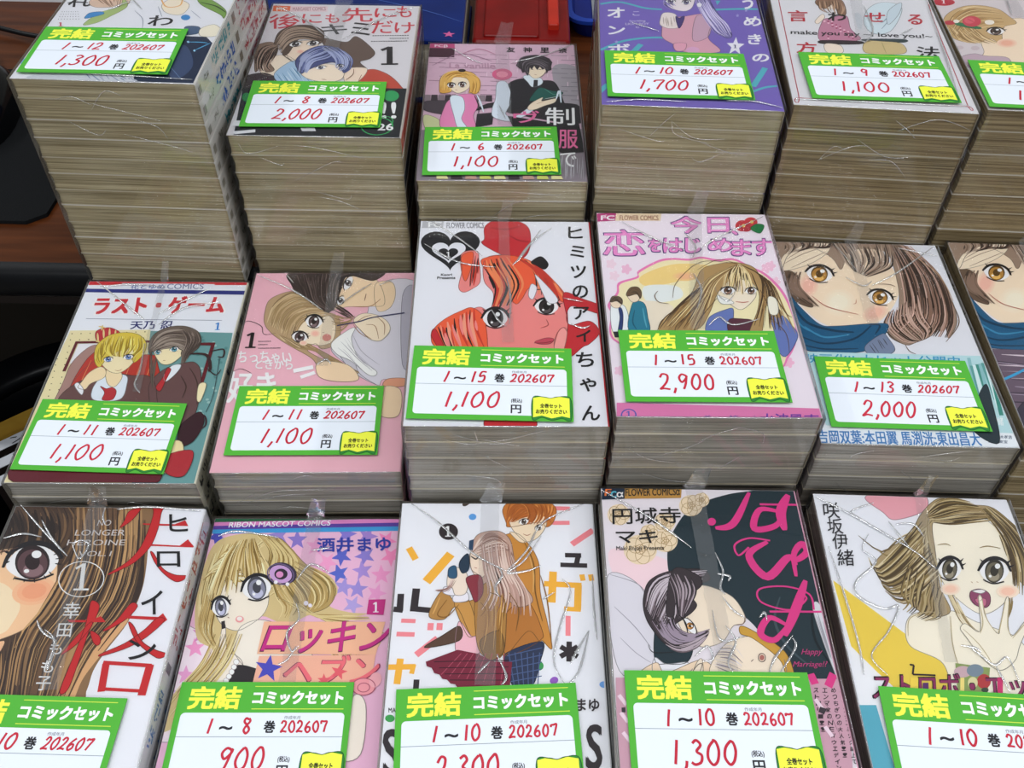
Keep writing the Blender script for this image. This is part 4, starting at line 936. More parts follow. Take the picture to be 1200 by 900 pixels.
 ('T','1c1a1c','円城寺',3.2,[-508,632,-124,644,-503,740]),
 ('T','1c1a1c','マキ',3.9,[-497,508,-267,514,-493,591]),
 ('T','1c1a1c','Maki Enjoji Presents',0.8,[-500,454,-238,461,-498,488]),
 ('Q','16283c',[-554,892,-420,900,-429,805,-560,797]),
 ('Q','b88a44',[-420,900,-91,904,-106,816,-429,805]),
 ('T','1c1a1c','FLOWER COMICSα',2.5,[-422,824,-110,835,-419,873]),
 ('T','e87a3c','F',3.3,[-542,824,-509,825,-534,870]),
 ('T','5ab8d0','C',5.0,[-506,814,-476,815,-504,855]),
 ('T','e8e4e4','α',3.3,[-473,815,-437,816,-471,849]),
 ('E','d83a86',[48,656,72,657,45,630]),
 ('S','d83a86',41.9,[63,614,168,646,291,859]),
 ('L','d83a86',13.4,[338,778,565,778]),
 ('S','d83a86',58.0,[512,847,449,727,449,605]),
 ('S','d83a86',39.9,[449,727,332,741,281,614,403,635,468,727]),
 ('L','d83a86',11.0,[231,491,166,439,156,506,241,550,355,536]),
 ('S','d83a86',47.6,[339,528,223,440,300,308,436,430,470,381]),
 ('S','d83a86',39.3,[456,312,469,447,526,517,545,466,476,414,454,447]),
 ('S','d83a86',51.1,[502,288,415,112,332,-37]),
 ('L','d83a86',10.1,[512,114,504,206,387,250,245,231,245,153,388,111,483,174,463,211]),
 ('L','d83a86',11.5,[277,100,569,103]),
 ('S','d83a86',36.6,[357,21,270,64,209,-25,274,-61,357,21]),
 ('T','b83a76','Happy',0.7,[391,-149,494,-147,410,-109]),
 ('T','b83a76','Marriage!?',0.7,[336,-215,505,-212,354,-177]),
 ('BAND',),
 ('Q','c89cac',[-551,-274,596,-267,513,-788,-575,-800]),
 ('K','d83a86',39.5,[421,-243,435,-296]),
 ('K','d83a86',39.6,[537,-241,496,-308]),
 ('H',['3a2c34'],1.3,3,1,[432,-309,478,-386],[511,-559,506,-630]),
 ('T','30242a','コ',1.3,[547,-339,570,-338,553,-315]),
 ('T','30242a','ウ',1.3,[546,-372,568,-372,551,-349]),
 ('T','30242a','、',1.3,[544,-405,566,-405,549,-382]),
 ('T','30242a','プ',1.3,[542,-438,565,-438,548,-415]),
 ('T','30242a','チ',1.2,[540,-471,563,-470,546,-448]),
 ('T','30242a','コ',1.2,[539,-503,561,-502,544,-480]),
 ('T','30242a','ミ',1.2,[537,-534,559,-534,542,-512]),
 ('T','30242a','ッ',1.2,[535,-565,557,-565,541,-544]),
 ('T','30242a','ク',1.2,[533,-596,555,-596,539,-575]),
 ('T','30242a','誌',1.2,[532,-627,554,-627,537,-606]),
 ('T','30242a','上',1.2,[530,-657,552,-657,536,-636]),
 ('T','30242a','で',1.2,[529,-687,550,-687,534,-666]),
 ('T','30242a','め',1.3,[504,-339,527,-339,509,-316]),
 ('T','30242a','っ',1.3,[502,-373,525,-373,508,-350]),
 ('T','30242a','ち',1.3,[501,-406,524,-406,506,-383]),
 ('T','30242a','ぎ',1.3,[499,-439,522,-438,505,-416]),
 ('T','30242a','り',1.2,[498,-471,520,-471,503,-449]),
 ('T','30242a','の',1.2,[496,-503,519,-503,502,-481]),
 ('T','30242a','大',1.2,[495,-535,517,-534,500,-513]),
 ('T','30242a','人',1.2,[494,-566,516,-566,499,-544]),
 ('T','30242a','気',1.2,[492,-597,514,-597,497,-576]),
 ('T','30242a','!',1.2,[491,-627,512,-627,496,-606]),
 ('T','30242a','!',1.2,[489,-658,511,-657,494,-637]),
 ('T','30242a','エ',1.3,[461,-340,484,-340,466,-317]),
 ('T','30242a','ン',1.3,[459,-374,482,-373,465,-350]),
 ('T','30242a','マ',1.3,[458,-407,481,-406,463,-384]),
 ('T','30242a','家',1.3,[457,-439,479,-439,462,-417]),
 ('T','30242a','の',1.2,[456,-472,478,-471,461,-449]),
 ('T','30242a','N',1.2,[454,-504,477,-503,459,-482]),
 ('T','30242a','E',1.2,[453,-535,475,-535,458,-513]),
 ('T','30242a','W',1.2,[452,-567,474,-566,457,-545]),
 ('T','30242a','ウ',1.2,[451,-597,473,-597,456,-576]),
 ('T','30242a','ェ',1.2,[450,-628,471,-628,455,-607]),
 ('T','30242a','デ',1.2,[448,-658,470,-658,453,-637]),
 ('T','30242a','ィ',1.2,[447,-688,469,-688,452,-667]),
 ('T','30242a','ン',1.2,[446,-718,468,-717,451,-697]),
 ('T','30242a','グ',1.1,[445,-747,466,-747,450,-727]),
 ('T','30242a','ス',1.3,[417,-341,440,-340,423,-317]),
 ('T','30242a','ト',1.3,[416,-374,439,-374,421,-351]),
 ('T','30242a','ー',1.3,[415,-407,438,-407,420,-384]),
 ('T','30242a','リ',1.2,[414,-440,437,-440,419,-417]),
 ('T','30242a','ー',1.2,[413,-472,436,-472,418,-450]),
 ('T','30242a','!',1.2,[412,-504,435,-504,417,-482]),
 ('T','30242a','!',1.2,[411,-536,433,-536,416,-514]),
 ('K','e8d0dc',20.1,[-542,-365,-508,-415]),
 ('K','e8d0dc',19.6,[-539,-453,-506,-501]),
 ('K','e8d0dc',19.1,[-535,-550,-501,-596]),
 ('K','e8d0dc',20.3,[418,-374,444,-425]),
 ('K','e8d0dc',19.6,[437,-511,462,-559]),
 ('K','e8d0dc',20.6,[-425,-285,-392,-337]),
 ('Q','3a3038',[-533,-428,-514,-427,-515,-452,-534,-452]),
 ('Q','3a3038',[434,-412,464,-424,445,-452,421,-438]),
],
'C5': [
 ('Q','e2e2e8',[-1038,1081,1519,1196,575,-1041,-1494,-1106]),
 ('P','e0a0aa',[-254,874,66,902,67,790,-122,714,-181,762]),
 ('Q','e4c84e',[-553,309,-36,-190,-69,-395,-324,-355,-535,-75]),
 ('Q','e6e6ea',[-547,-76,-312,-354,-555,-412,-544,-183]),
 ('Q','58a8bc',[-622,-390,-476,-385,-448,-867,-629,-873]),
 ('P','efe4d2',[82,740,268,799,392,736,473,590,458,414,399,275,304,182,211,135,141,161,54,276,24,412,24,571]),
 ('P','efe4d2',[-170,121,-48,140,57,144,146,90,215,64,361,-41,321,-381,-69,-395,-76,-244,-97,-140,-229,-64,-227,47]),
 ('P','a8926c',[29,754,143,863,232,874,336,836,447,824,521,741,582,627,611,467,547,281,460,338,480,526,438,704,340,751,187,710,87,706,49,508,18,290,31,143,-82,110,-169,178,-227,265,-291,338,-297,430,-193,530,-79,599]),
 ('H',['6a5636','d0c09c','c4b084','8a7448','4e3e26'],9.4,46,1,[58,756,138,845,233,877,341,854],[73,705,182,693,330,716,478,739]),
 ('H',['6a5636','d0c09c','b8a478','8a7448'],9.3,26,2,[53,738,38,572,43,382,26,172],[102,707,-121,598,-241,496,-345,588]),
 ('H',['6a5636','d8c8a4','b8a478','8a7448','4e3e26'],10.9,64,3,[25,737,-129,565,-304,399,-331,460],[34,351,-118,225,-218,191,-284,248]),
 ('H',['4e3e26','8a7448','b8a478'],8.8,26,4,[-119,438,-204,251,-192,192,-229,147],[37,260,-14,170,-30,112,-116,80]),
 ('H',['6a5636','d8c8a4','b8a478','8a7448','4e3e26'],11.0,50,5,[384,804,441,621,435,429,399,275],[447,824,547,692,611,467,527,220]),
 ('H',['8a7448','d8c8a4'],7.2,12,6,[26,320,52,173,67,87,121,5],[72,292,97,145,124,61,155,34]),
 ('H',['8a7448'],5.7,6,7,[359,273,334,155,255,66],[422,306,370,185,294,67]),
 ('Y','6a6250',[98,403,159,398,126,479]),
 ('Y','6a6250',[339,400,415,394,372,483]),
 ('S','8a7448',6.0,[72,554,119,562,143,550]),
 ('S','8a7448',6.0,[301,544,351,556,417,545]),
 ('S','b08c6c',4.3,[191,327,199,318]),
 ('S','b08c6c',4.3,[221,328,230,322]),
 ('E',(238,217,197),[372,274,434,276,359,233]),
 ('E',(237,206,185),[372,274,420,276,362,242]),
 ('E',(236,192,170),[372,274,407,275,365,251]),
 ('E',(238,218,199),[68,277,122,279,58,240]),
 ('E',(237,208,188),[68,277,110,278,60,248]),
 ('E',(236,196,174),[68,277,98,278,62,256]),
 ('P','8a4464',[173,266,229,283,268,255,253,195,216,170,174,186,158,221]),
 ('P','e8e4e4',[182,269,231,280,251,269,221,256]),
 ('P','c06a88',[184,222,238,224,225,182,189,193]),
 ('P','efe4d2',[202,228,221,229,207,121,241,23,268,66,342,219,362,226,310,68,315,12,408,100,434,101,335,-42,283,-126,190,-182,122,-118,69,3,55,44,89,73,155,34]),
 ('S','b8a884',5.6,[200,222,185,91,151,20]),
 ('S','b8a884',5.6,[219,223,210,107,236,23]),
 ('S','b8a884',5.6,[340,213,268,66,244,23]),
 ('S','b8a884',5.6,[359,214,307,68,308,6]),
 ('S','b8a884',5.5,[418,100,310,-2]),
 ('S','b8a884',5.4,[68,44,130,-50,169,-170]),
 ('S','b8a884',5.3,[-228,-9,-196,91,-102,132,-50,134]),
 ('S','b8a884',5.5,[23,114,-11,-55,-11,-189]),
 ('R','b09a8a',2.8,[209,226,220,226,205,211]),
 ('Q','8a9c5c',[-25,-150,144,-170,88,-315,-53,-294]),
 ('E','c8a8b0',[0,-196,45,-194,-9,-227]),
 ('E','7a8a98',[64,-187,107,-185,54,-221]),
 ('E','b03a3c',[91,-244,126,-243,79,-283]),
 ('E','d8d0a0',[33,-253,58,-252,24,-284]),
 ('E','3a4a3a',[83,-289,101,-289,79,-302]),
 ('T','1c1418','ストロボ・エッジ',11.1,[-488,-360,400,-329,-458,-222]),
 ('T','8a2c5c','ストロボ・エッジ',3.7,[-483,-358,396,-326,-454,-227]),
 ('K','2a1c20',9.0,[-259,-167,-239,-169,-257,-219,-143,-220]),
 ('Q','f0d050',[-274,-238,-234,-237,-260,-340,-299,-341]),
 ('Q','5a2a6a',[-218,-262,-189,-261,-208,-338,-238,-339]),
 ('Q','f0d880',[-22,-229,-2,-228,-35,-344,-55,-345]),
 ('Q','c8306a',[165,-222,193,-221,160,-325,133,-326]),
 ('T','2a282c','咲',1.2,[-527,707,-436,711,-516,817]),
 ('T','2a282c','坂',1.2,[-524,604,-437,607,-513,707]),
 ('T','2a282c','伊',1.2,[-515,505,-429,509,-504,606]),
 ('T','2a282c','緒',1.2,[-508,398,-418,402,-496,503]),
],
'B5': [
 ('Q','dedee4',[-1002,1221,1832,1386,662,-1510,-1495,-1612]),
 ('P','f0d8be',[-547,585,-393,727,-144,880,126,895,215,541,161,328,1,120,-145,73,-322,64,-436,175,-504,332,-533,499]),
 ('E',(238,206,182),[-387,443,-332,413,-437,324]),
 ('E',(237,196,175),[-387,443,-344,420,-426,350]),
 ('E',(235,184,166),[-387,443,-356,427,-415,377]),
 ('E',(238,207,182),[-8,198,83,245,-7,128]),
 ('E',(237,198,175),[-8,198,63,234,-7,143]),
 ('E',(235,187,166),[-8,198,43,224,-7,159]),
 ('E',(241,219,195),[-222,286,-116,292,-248,161]),
 ('E',(243,223,200),[-222,286,-140,291,-242,188]),
 ('E',(244,227,206),[-222,286,-163,290,-236,216]),
 ('P','9a8270',[-556,903,126,895,355,861,458,597,513,347,495,146,432,28,394,-12,406,122,292,1,182,-61,110,-83,27,6,120,165,175,329,204,497,212,761,110,824,-44,793,-141,608,-177,717,-303,824,-463,746,-547,585,-614,715]),
 ('P','c0a090',[295,858,420,773,483,386,453,144,357,43,341,177,264,95,268,313,284,588]),
 ('P','6a5444',[-551,563,-464,568,-447,419,-397,237,-511,291,-533,414]),
 ('P','ecdcc4',[-511,721,-407,818,-234,874,-164,855,-212,760,-365,639,-548,581]),
 ('S','8a6a5a',5.4,[-508,654,-374,751,-228,828]),
 ('S','8a6a5a',5.5,[-485,700,-366,797,-267,859]),
 ('S','8a6a5a',5.4,[-471,611,-324,709,-207,783]),
 ('H',['4a3a32','7a6252','b09a88','3a2c26'],13.2,22,1,[-527,895,-477,837,-526,720],[-94,906,-153,832,-253,850]),
 ('H',['4a3a32','8a7060','2e2420','b8a290'],13.1,60,2,[-159,879,-123,765,-98,677,-59,590],[241,878,230,717,179,626,15,538]),
 ('H',['4a3a32','d8b8a8','b89484','8a6a5a','3a2c26'],13.1,80,3,[241,878,244,542,186,208,32,25],[385,863,504,557,479,184,381,-13]),
 ('H',['3a2c26','8a6a5a','c8a898'],9.9,40,4,[75,202,14,62,88,-66,182,-61],[313,377,286,174,308,59,259,-19]),
 ('H',['3a2c26','8a7060'],10.7,20,5,[-493,566,-533,414,-456,294,-409,248],[-406,571,-444,440,-406,338,-355,239]),
 ('S','b89878',7.5,[295,858,487,599,521,327]),
 ('S','6a5444',6.8,[507,326,502,127,370,-51]),
 ('S','6a5444',6.3,[110,-83,122,-137,155,-163]),
 ('Y','b48238',[-295,556,-216,533,-266,643]),
 ('Y','b48238',[54,342,123,318,84,416]),
 ('S','b0584c',6.8,[-386,339,-301,238,-122,176]),
 ('S','c08a70',5.1,[-105,317,-115,280,-134,271]),
 ('S','8a6a5a',7.0,[70,468,140,468,178,449]),
 ('P','1c5a80',[-536,351,-480,232,-386,79,-281,66,-31,98,46,83,-23,-34,-169,-153,-420,-166,-542,-117,-553,129]),
 ('S','0e3854',23.5,[-529,270,-464,95,-316,26,-185,14]),
 ('S','0e3854',15.9,[-539,-24,-392,-91,-197,-44,-63,77]),
 ('S','3a86ac',16.2,[-485,55,-381,-35,-216,-7]),
 ('S','3a86ac',13.2,[-532,169,-498,54,-404,-17]),
 ('S','0e3854',12.5,[-538,-99,-401,-139,-189,-128]),
 ('S','0e3854',13.0,[-75,85,-9,80,-54,2]),
 ('P','7a86a0',[-147,-115,-14,4,18,-32,30,-142,-102,-203]),
 ('H',['3a3c44'],4.7,5,6,[-116,-95,-94,-167],[-5,-15,17,-143]),
 ('BAND',),
 ('Q','b8d8dc',[-537,-165,609,-166,591,-1125,-460,-1037,-557,-419]),
 ('Q','8cbcc0',[460,-184,481,-183,410,-664,385,-665]),
 ('Q','5a9c98',[457,-250,478,-249,455,-577,430,-578]),
 ('Q','d8ecec',[475,-244,496,-243,453,-636,428,-638]),
 ('Q','3c8c80',[494,-238,515,-237,499,-549,473,-550]),
 ('Q','8cbcc0',[513,-232,534,-230,496,-609,471,-610]),
 ('Q','5a9c98',[531,-225,552,-224,542,-521,517,-522]),
 ('Q','d8ecec',[550,-219,571,-218,540,-581,515,-582]),
 ('Q','3c8c80',[569,-213,590,-212,537,-640,512,-641]),
 ('Q','8cbcc0',[588,-206,609,-205,584,-553,558,-554]),
 ('Q','5a9c98',[607,-200,628,-199,580,-612,555,-614]),
 ('Q','d8ecec',[626,-194,647,-193,628,-524,603,-526]),
 ('Q','3c8c80',[645,-187,666,-186,624,-584,599,-586]),
 ('Q','8cbcc0',[663,-181,685,-180,621,-644,596,-645]),
 ('Q','5a9c98',[682,-175,704,-173,668,-556,643,-558]),
 ('Q','d8ecec',[677,-241,698,-239,664,-616,640,-617]),
 ('Q','3c8c80',[696,-234,717,-233,713,-528,688,-530]),
 ('T','3a98c0','映画化!! 大ヒット公開中',3.0,[-539,-262,400,-255,-524,-182]),
 ('T','e8f0f0','咲坂伊緒',1.4,[395,-711,513,-718,408,-648]),
 ('Q','e4e8ec',[-597,-746,649,-775,620,-983,-577,-985]),
 ('T','3a78b4','吉岡双葉:本田翼 馬渕洸:東出昌大',4.0,[-574,-882,343,-872,-565,-783]),
 ('T','4a5a70','監督:三木孝浩',1.1,[386,-813,528,-815,394,-788]),
 ('T','4a5a70','配給:東宝',1.1,[387,-846,492,-848,394,-824]),
 ('P','24343c',[414,-535,508,-398,502,-531,446,-846,323,-746]),
],
'B6': [
 ('Q','dedee4',[-908,1208,1757,1325,413,-1566,-1876,-1678]),
 ('P','f0d8be',[-558,610,-392,744,-135,884,124,896,173,561,99,356,-81,153,-229,109,-405,100,-503,211,-549,366,-555,528]),
 ('E',(238,206,182),[-421,473,-371,443,-484,358]),
 ('E',(237,196,175),[-421,473,-382,450,-470,383]),
 ('E',(235,184,166),[-421,473,-393,456,-456,409]),
 ('E',(238,207,182),[-81,231,14,276,-87,162]),
 ('E',(237,198,175),[-81,231,-7,266,-86,177]),
 ('E',(235,187,166),[-81,231,-28,256,-84,192]),
 ('E',(241,219,195),[-279,319,-175,324,-320,196]),
 ('E',(243,223,200),[-279,319,-199,323,-311,223]),
 ('E',(244,227,206),[-279,319,-222,322,-302,250]),
 ('P','9a8270',[-526,910,124,896,338,862,412,613,442,372,405,176,333,59,291,20,317,153,192,34,78,-27,4,-49,-68,41,41,197,112,357,158,519,192,770,101,830,-49,802,-163,628,-185,732,-293,834,-457,762,-558,610,-606,734]),
 ('P','c0a090',[281,860,392,779,416,410,365,174,260,74,258,207,175,127,201,341,244,605]),
 ('P','6a5444',[-565,589,-480,593,-483,450,-457,272,-562,326,-566,446]),
 ('P','ecdcc4',[-506,739,-394,829,-222,880,-157,862,-214,773,-376,660,-560,606]),
 ('S','8a6a5a',5.2,[-511,675,-371,766,-221,837]),
 ('S','8a6a5a',5.2,[-484,719,-357,810,-255,866]),
 ('S','8a6a5a',5.2,[-481,635,-327,726,-207,795]),
 ('H',['4a3a32','7a6252','b09a88','3a2c26'],12.4,22,1,[-500,903,-459,848,-520,738],[-85,908,-150,840,-243,858]),
 ('H',['4a3a32','8a7060','2e2420','b8a290'],12.4,60,2,[-150,884,-128,777,-114,693,-86,611],[231,879,205,728,147,642,-20,560]),
 ('H',['4a3a32','d8b8a8','b89484','8a6a5a','3a2c26'],12.3,80,3,[231,879,201,562,110,239,-61,60],[367,864,452,573,394,214,278,19]),
 ('H',['3a2c26','8a6a5a','c8a898'],9.7,40,4,[1,234,-74,97,-15,-31,78,-27],[251,403,204,205,214,91,158,14]),
 ('H',['3a2c26','8a7060'],10.3,20,5,[-508,592,-566,446,-507,329,-467,283],[-424,596,-476,470,-453,371,-416,274]),
 ('S','b89878',7.0,[281,860,440,614,448,352]),
 ('S','6a5444',6.6,[434,352,411,157,264,-18]),
 ('S','6a5444',6.3,[4,-49,10,-104,40,-130]),
 ('Y','b48238',[-318,580,-244,557,-280,663]),
 ('Y','b48238',[-4,371,61,347,33,443]),
 ('S','b0584c',6.6,[-433,372,-362,272,-195,210]),
 ('S','c08a70',5.0,[-161,348,-176,312,-195,303]),
 ('S','8a6a5a',6.7,[25,493,93,492,127,473]),
 ('P','1c5a80',[-578,385,-539,268,-466,117,-364,102,-115,133,-41,117,-122,1,-280,-117,-531,-129,-646,-79,-624,167]),
 ('S','0e3854',23.1,[-582,305,-541,132,-404,63,-276,50]),
 ('S','0e3854',15.9,[-631,15,-494,-54,-295,-7,-148,112]),
 ('S','3a86ac',16.0,[-567,93,-476,3,-309,29]),
 ('S','3a86ac',13.0,[-598,207,-580,92,-497,21]),
 ('S','0e3854',12.6,[-641,-60,-510,-102,-298,-92]),
 ('S','0e3854',12.8,[-159,119,-95,115,-148,37]),
 ('P','7a86a0',[-254,-79,-108,39,-82,3,-82,-108,-220,-169]),
 ('H',['3a3c44'],4.7,5,6,[-221,-59,-207,-132],[-102,20,-95,-109]),
 ('Q','6a5868',[-624,-133,488,-136,378,-1140,-693,-1041]),
 ('H',['d8c8d0','3a3040','a898a8'],12.4,26,9,[-622,-169,-358,-193,22,-211],[-661,-946,-257,-958,204,-998]),
 ('S','3aa0d0',17.8,[-700,-456,-516,-360,-357,-265]),
 ('P','3a3444',[-623,-720,-478,-548,-435,-712,-550,-972,-675,-916]),
 ('K','e8b0b8',12.3,[-686,-209,-677,-884]),
],
'B1': [
 ('Q','e4e6ee',[-1269,1166,820,1267,1180,-1267,-861,-1331]),
 ('Q','c8303a',[-612,921,560,918,571,849,-577,838]),
 ('Q','26307c',[-566,801,582,789,586,748,-562,764]),
 ('Q','e0e2ea',[-327,861,326,857,312,800,-331,804]),
 ('T','7a86b0','花とゆめ',3.1,[-254,800,-17,800,-261,853]),
 ('T','6a7498','COMICS',1.5,[0,804,255,805,-7,857]),
 ('T','f4f4f4','ラスト・ゲーム',29.7,[-450,537,446,559,-476,719]),
 ('T','c8323c','ラスト・ゲーム',16.3,[-442,545,437,566,-464,712]),
 ('L','6a7088',4.4,[-477,500,-38,495,446,491]),
 ('T','1c2468','天乃',4.4,[-153,401,8,405,-165,475]),
 ('T','1c2468','忍',4.4,[48,403,131,403,36,480]),
 ('T','1a78c4','1',5.8,[417,398,449,399,411,468]),
 ('Q','e4d8ac',[-550,384,-15,397,256,-1171,-600,-1198]),
 ('Q','6c9c9c',[-12,386,542,372,614,-1030,214,-1044]),
 ('E','6a6248',[-529,354,-525,354,-528,349]),
 ('E','6a6248',[-522,296,-518,296,-521,290]),
 ('E','6a6248',[-573,235,-569,236,-571,230]),
 ('E','6a6248',[-566,178,-562,179,-564,173]),
 ('E','6a6248',[-615,120,-611,120,-614,115]),
 ('E','6a6248',[-608,64,-604,64,-607,59]),
 ('E','6a6248',[-657,6,-653,6,-656,1]),
 ('E','6a6248',[-650,-48,-646,-48,-648,-53]),
 ('E','6a6248',[-698,-104,-694,-104,-696,-109]),
 ('E','6a6248',[-690,-158,-686,-158,-689,-163]),
 ('E','6a6248',[-738,-213,-734,-213,-736,-217]),
 ('E','6a6248',[-469,356,-465,357,-468,351]),
 ('E','6a6248',[-462,298,-458,298,-461,293]),
 ('E','6a6248',[-513,238,-509,238,-512,233]),
 ('E','6a6248',[-507,181,-503,181,-505,176]),
 ('E','6a6248',[-557,122,-552,122,-555,117]),
 ('E','6a6248',[-550,66,-546,66,-548,61]),
 ('E','6a6248',[-599,9,-595,9,-597,4]),
 ('E','6a6248',[-592,-46,-588,-46,-591,-51]),
 ('E','6a6248',[-640,-102,-636,-102,-639,-107]),
 ('E','6a6248',[-633,-156,-629,-155,-632,-160]),
 ('E','6a6248',[-681,-211,-677,-210,-679,-215]),
 ('E','6a6248',[-409,359,-405,359,-407,354]),
 ('E','6a6248',[-403,301,-398,301,-401,296]),
 ('E','6a6248',[-454,240,-450,241,-452,235]),
 ('E','6a6248',[-447,183,-443,183,-446,178]),
 ('E','6a6248',[-498,124,-494,125,-496,119]),
 ('E','6a6248',[-491,69,-487,69,-490,64]),
 ('E','6a6248',[-541,11,-537,11,-539,6]),
 ('E','6a6248',[-534,-44,-530,-43,-533,-48]),
 ('E','6a6248',[-583,-100,-579,-100,-581,-105]),
 ('E','6a6248',[-576,-153,-572,-153,-575,-158]),
 ('E','6a6248',[-624,-208,-620,-208,-623,-213]),
 ('E','6a6248',[-348,362,-344,362,-347,356]),
 ('E','6a6248',[-343,303,-338,303,-341,298]),
 ('E','6a6248',[-394,243,-390,243,-393,238]),
 ('E','6a6248',[-388,186,-384,186,-387,181]),
 ('E','6a6248',[-439,127,-435,127,-437,122]),
 ('E','6a6248',[-433,71,-429,71,-431,66]),
 ('E','6a6248',[-483,13,-478,14,-481,9]),
 ('E','6a6248',[-476,-41,-472,-41,-475,-46]),
 ('E','6a6248',[-525,-98,-521,-97,-524,-102]),
 ('E','6a6248',[-519,-151,-515,-151,-517,-156]),
 ('E','6a6248',[-567,-206,-563,-206,-566,-211]),
 ('E','6a6248',[-288,364,-284,364,-287,359]),
 ('E','6a6248',[-283,306,-278,306,-281,301]),
 ('E','6a6248',[-335,245,-330,246,-333,240]),
 ('E','6a6248',[-329,188,-325,188,-328,183]),
 ('E','6a6248',[-380,129,-376,129,-379,124]),
 ('E','6a6248',[-374,73,-370,73,-373,68]),
 ('E','6a6248',[-424,16,-420,16,-423,11]),
 ('E','6a6248',[-418,-39,-414,-39,-417,-44]),
 ('E','6a6248',[-468,-95,-464,-95,-466,-100]),
 ('E','6a6248',[-462,-149,-458,-149,-460,-154]),
 ('E','6a6248',[-510,-204,-506,-204,-509,-209]),
 ('E','6a6248',[-228,367,-224,367,-226,362]),
 ('E','6a6248',[-223,308,-218,308,-221,303]),
 ('E','6a6248',[-275,248,-271,248,-274,243]),
 ('E','6a6248',[-270,191,-265,191,-268,186]),
 ('E','6a6248',[-321,132,-317,132,-320,127]),
 ('E','6a6248',[-315,76,-311,76,-314,71]),
 ('E','6a6248',[-366,18,-362,18,-365,13]),
 ('E','6a6248',[-360,-37,-356,-37,-359,-41]),
 ('E','6a6248',[-410,-93,-406,-93,-409,-98]),
 ('E','6a6248',[-404,-147,-400,-146,-403,-151]),
 ('E','6a6248',[-453,-202,-449,-202,-452,-206]),
 ('E','6a6248',[-167,369,-163,370,-166,364]),
 ('E','6a6248',[-163,311,-158,311,-161,306]),
 ('E','6a6248',[-215,250,-211,251,-214,245]),
 ('E','6a6248',[-210,193,-206,193,-209,188]),
 ('E','6a6248',[-262,134,-258,134,-261,129]),
 ('E','6a6248',[-257,78,-253,78,-255,73]),
 ('E','6a6248',[-308,20,-304,21,-306,16]),
 ('E','6a6248',[-302,-34,-298,-34,-301,-39]),
 ('E','6a6248',[-352,-91,-348,-91,-351,-96]),
 ('E','6a6248',[-347,-144,-343,-144,-346,-149]),
 ('E','6a6248',[-396,-200,-392,-199,-395,-204]),
 ('E','6a6248',[-107,372,-103,372,-106,367]),
 ('E','6a6248',[-102,313,-98,313,-101,308]),
 ('E','6a6248',[-155,253,-151,253,-154,248]),
 ('E','6a6248',[-151,196,-147,196,-150,191]),
 ('E','6a6248',[-203,137,-199,137,-202,132]),
 ('E','6a6248',[-198,80,-194,81,-197,76]),
 ('E','6a6248',[-249,23,-245,23,-248,18]),
 ('E','6a6248',[-244,-32,-240,-32,-243,-37]),
 ('E','6a6248',[-295,-88,-291,-88,-293,-93]),
 ('E','6a6248',[-289,-142,-285,-142,-288,-147]),
 ('E','6a6248',[-339,-197,-335,-197,-338,-202]),
 ('E','6a6248',[-46,375,-42,375,-45,369]),
 ('E','6a6248',[-42,316,-38,316,-41,311]),
 ('E','6a6248',[-96,255,-91,256,-94,250]),
 ('E','6a6248',[-91,198,-87,198,-90,193]),
 ('E','6a6248',[-144,139,-140,139,-143,134]),
 ('E','6a6248',[-139,83,-135,83,-138,78]),
 ('E','6a6248',[-191,25,-187,25,-190,20]),
 ('E','6a6248',[-186,-30,-182,-30,-185,-35]),
 ('E','6a6248',[-237,-86,-233,-86,-236,-91]),
 ('E','6a6248',[-232,-140,-228,-140,-231,-145]),
 ('E','6a6248',[-282,-195,-278,-195,-281,-200]),
 ('E','588c8c',[343,325,355,326,345,313]),
 ('E','9cc0bc',[434,276,446,276,437,264]),
 ('E','588c8c',[525,227,537,227,527,215]),
 ('E','9cc0bc',[411,170,423,171,414,159]),
 ('E','588c8c',[501,122,513,123,503,111]),
 ('E','9cc0bc',[590,75,602,75,592,63]),
 ('E','588c8c',[478,20,489,20,480,8]),
 ('E','9cc0bc',[566,-27,577,-27,568,-38]),
 ('E','588c8c',[429,-82,441,-82,431,-93]),
 ('E','9cc0bc',[517,-128,528,-127,519,-139]),
 ('E','588c8c',[603,-173,615,-173,605,-184]),
 ('E','9cc0bc',[494,-226,505,-225,496,-236]),
 ('E','588c8c',[580,-270,591,-270,582,-281]),
 ('E','9cc0bc',[471,-322,483,-321,473,-332]),
 ('E','588c8c',[556,-365,568,-365,558,-376]),
 ('E','9cc0bc',[641,-408,652,-408,643,-419]),
 ('E','588c8c',[358,298,370,299,361,286]),
 ('E','9cc0bc',[449,249,461,250,451,237]),
 ('E','588c8c',[336,192,348,193,338,181]),
 ('E','9cc0bc',[426,144,438,145,428,132]),
 ('E','588c8c',[515,96,527,97,518,85]),
 ('E','9cc0bc',[404,41,415,41,406,30]),
 ('E','588c8c',[492,-6,504,-5,494,-17]),
 ('E','9cc0bc',[381,-60,393,-60,384,-71]),
 ('E','588c8c',[444,-107,455,-107,446,-118]),
 ('E','9cc0bc',[531,-152,542,-152,533,-163]),
 ('E','588c8c',[421,-205,433,-205,424,-216]),
 ('E','9cc0bc',[508,-250,519,-249,510,-260]),
 ('E','588c8c',[400,-301,411,-301,402,-312]),
 ('E','9cc0bc',[485,-345,497,-345,487,-356]),
 ('E','588c8c',[570,-389,581,-388,572,-399]),
 ('E','9cc0bc',[308,322,320,323,311,310]),
 ('E','588c8c',[373,272,385,272,376,260]),
 ('E','9cc0bc',[260,214,272,215,263,203]),
 ('E','588c8c',[351,166,363,166,353,154]),
 ('E','9cc0bc',[441,118,453,119,443,107]),
 ('E','588c8c',[329,62,341,63,331,51]),
 ('E','9cc0bc',[418,15,430,16,420,4]),
 ('E','588c8c',[506,-31,518,-31,508,-42]),
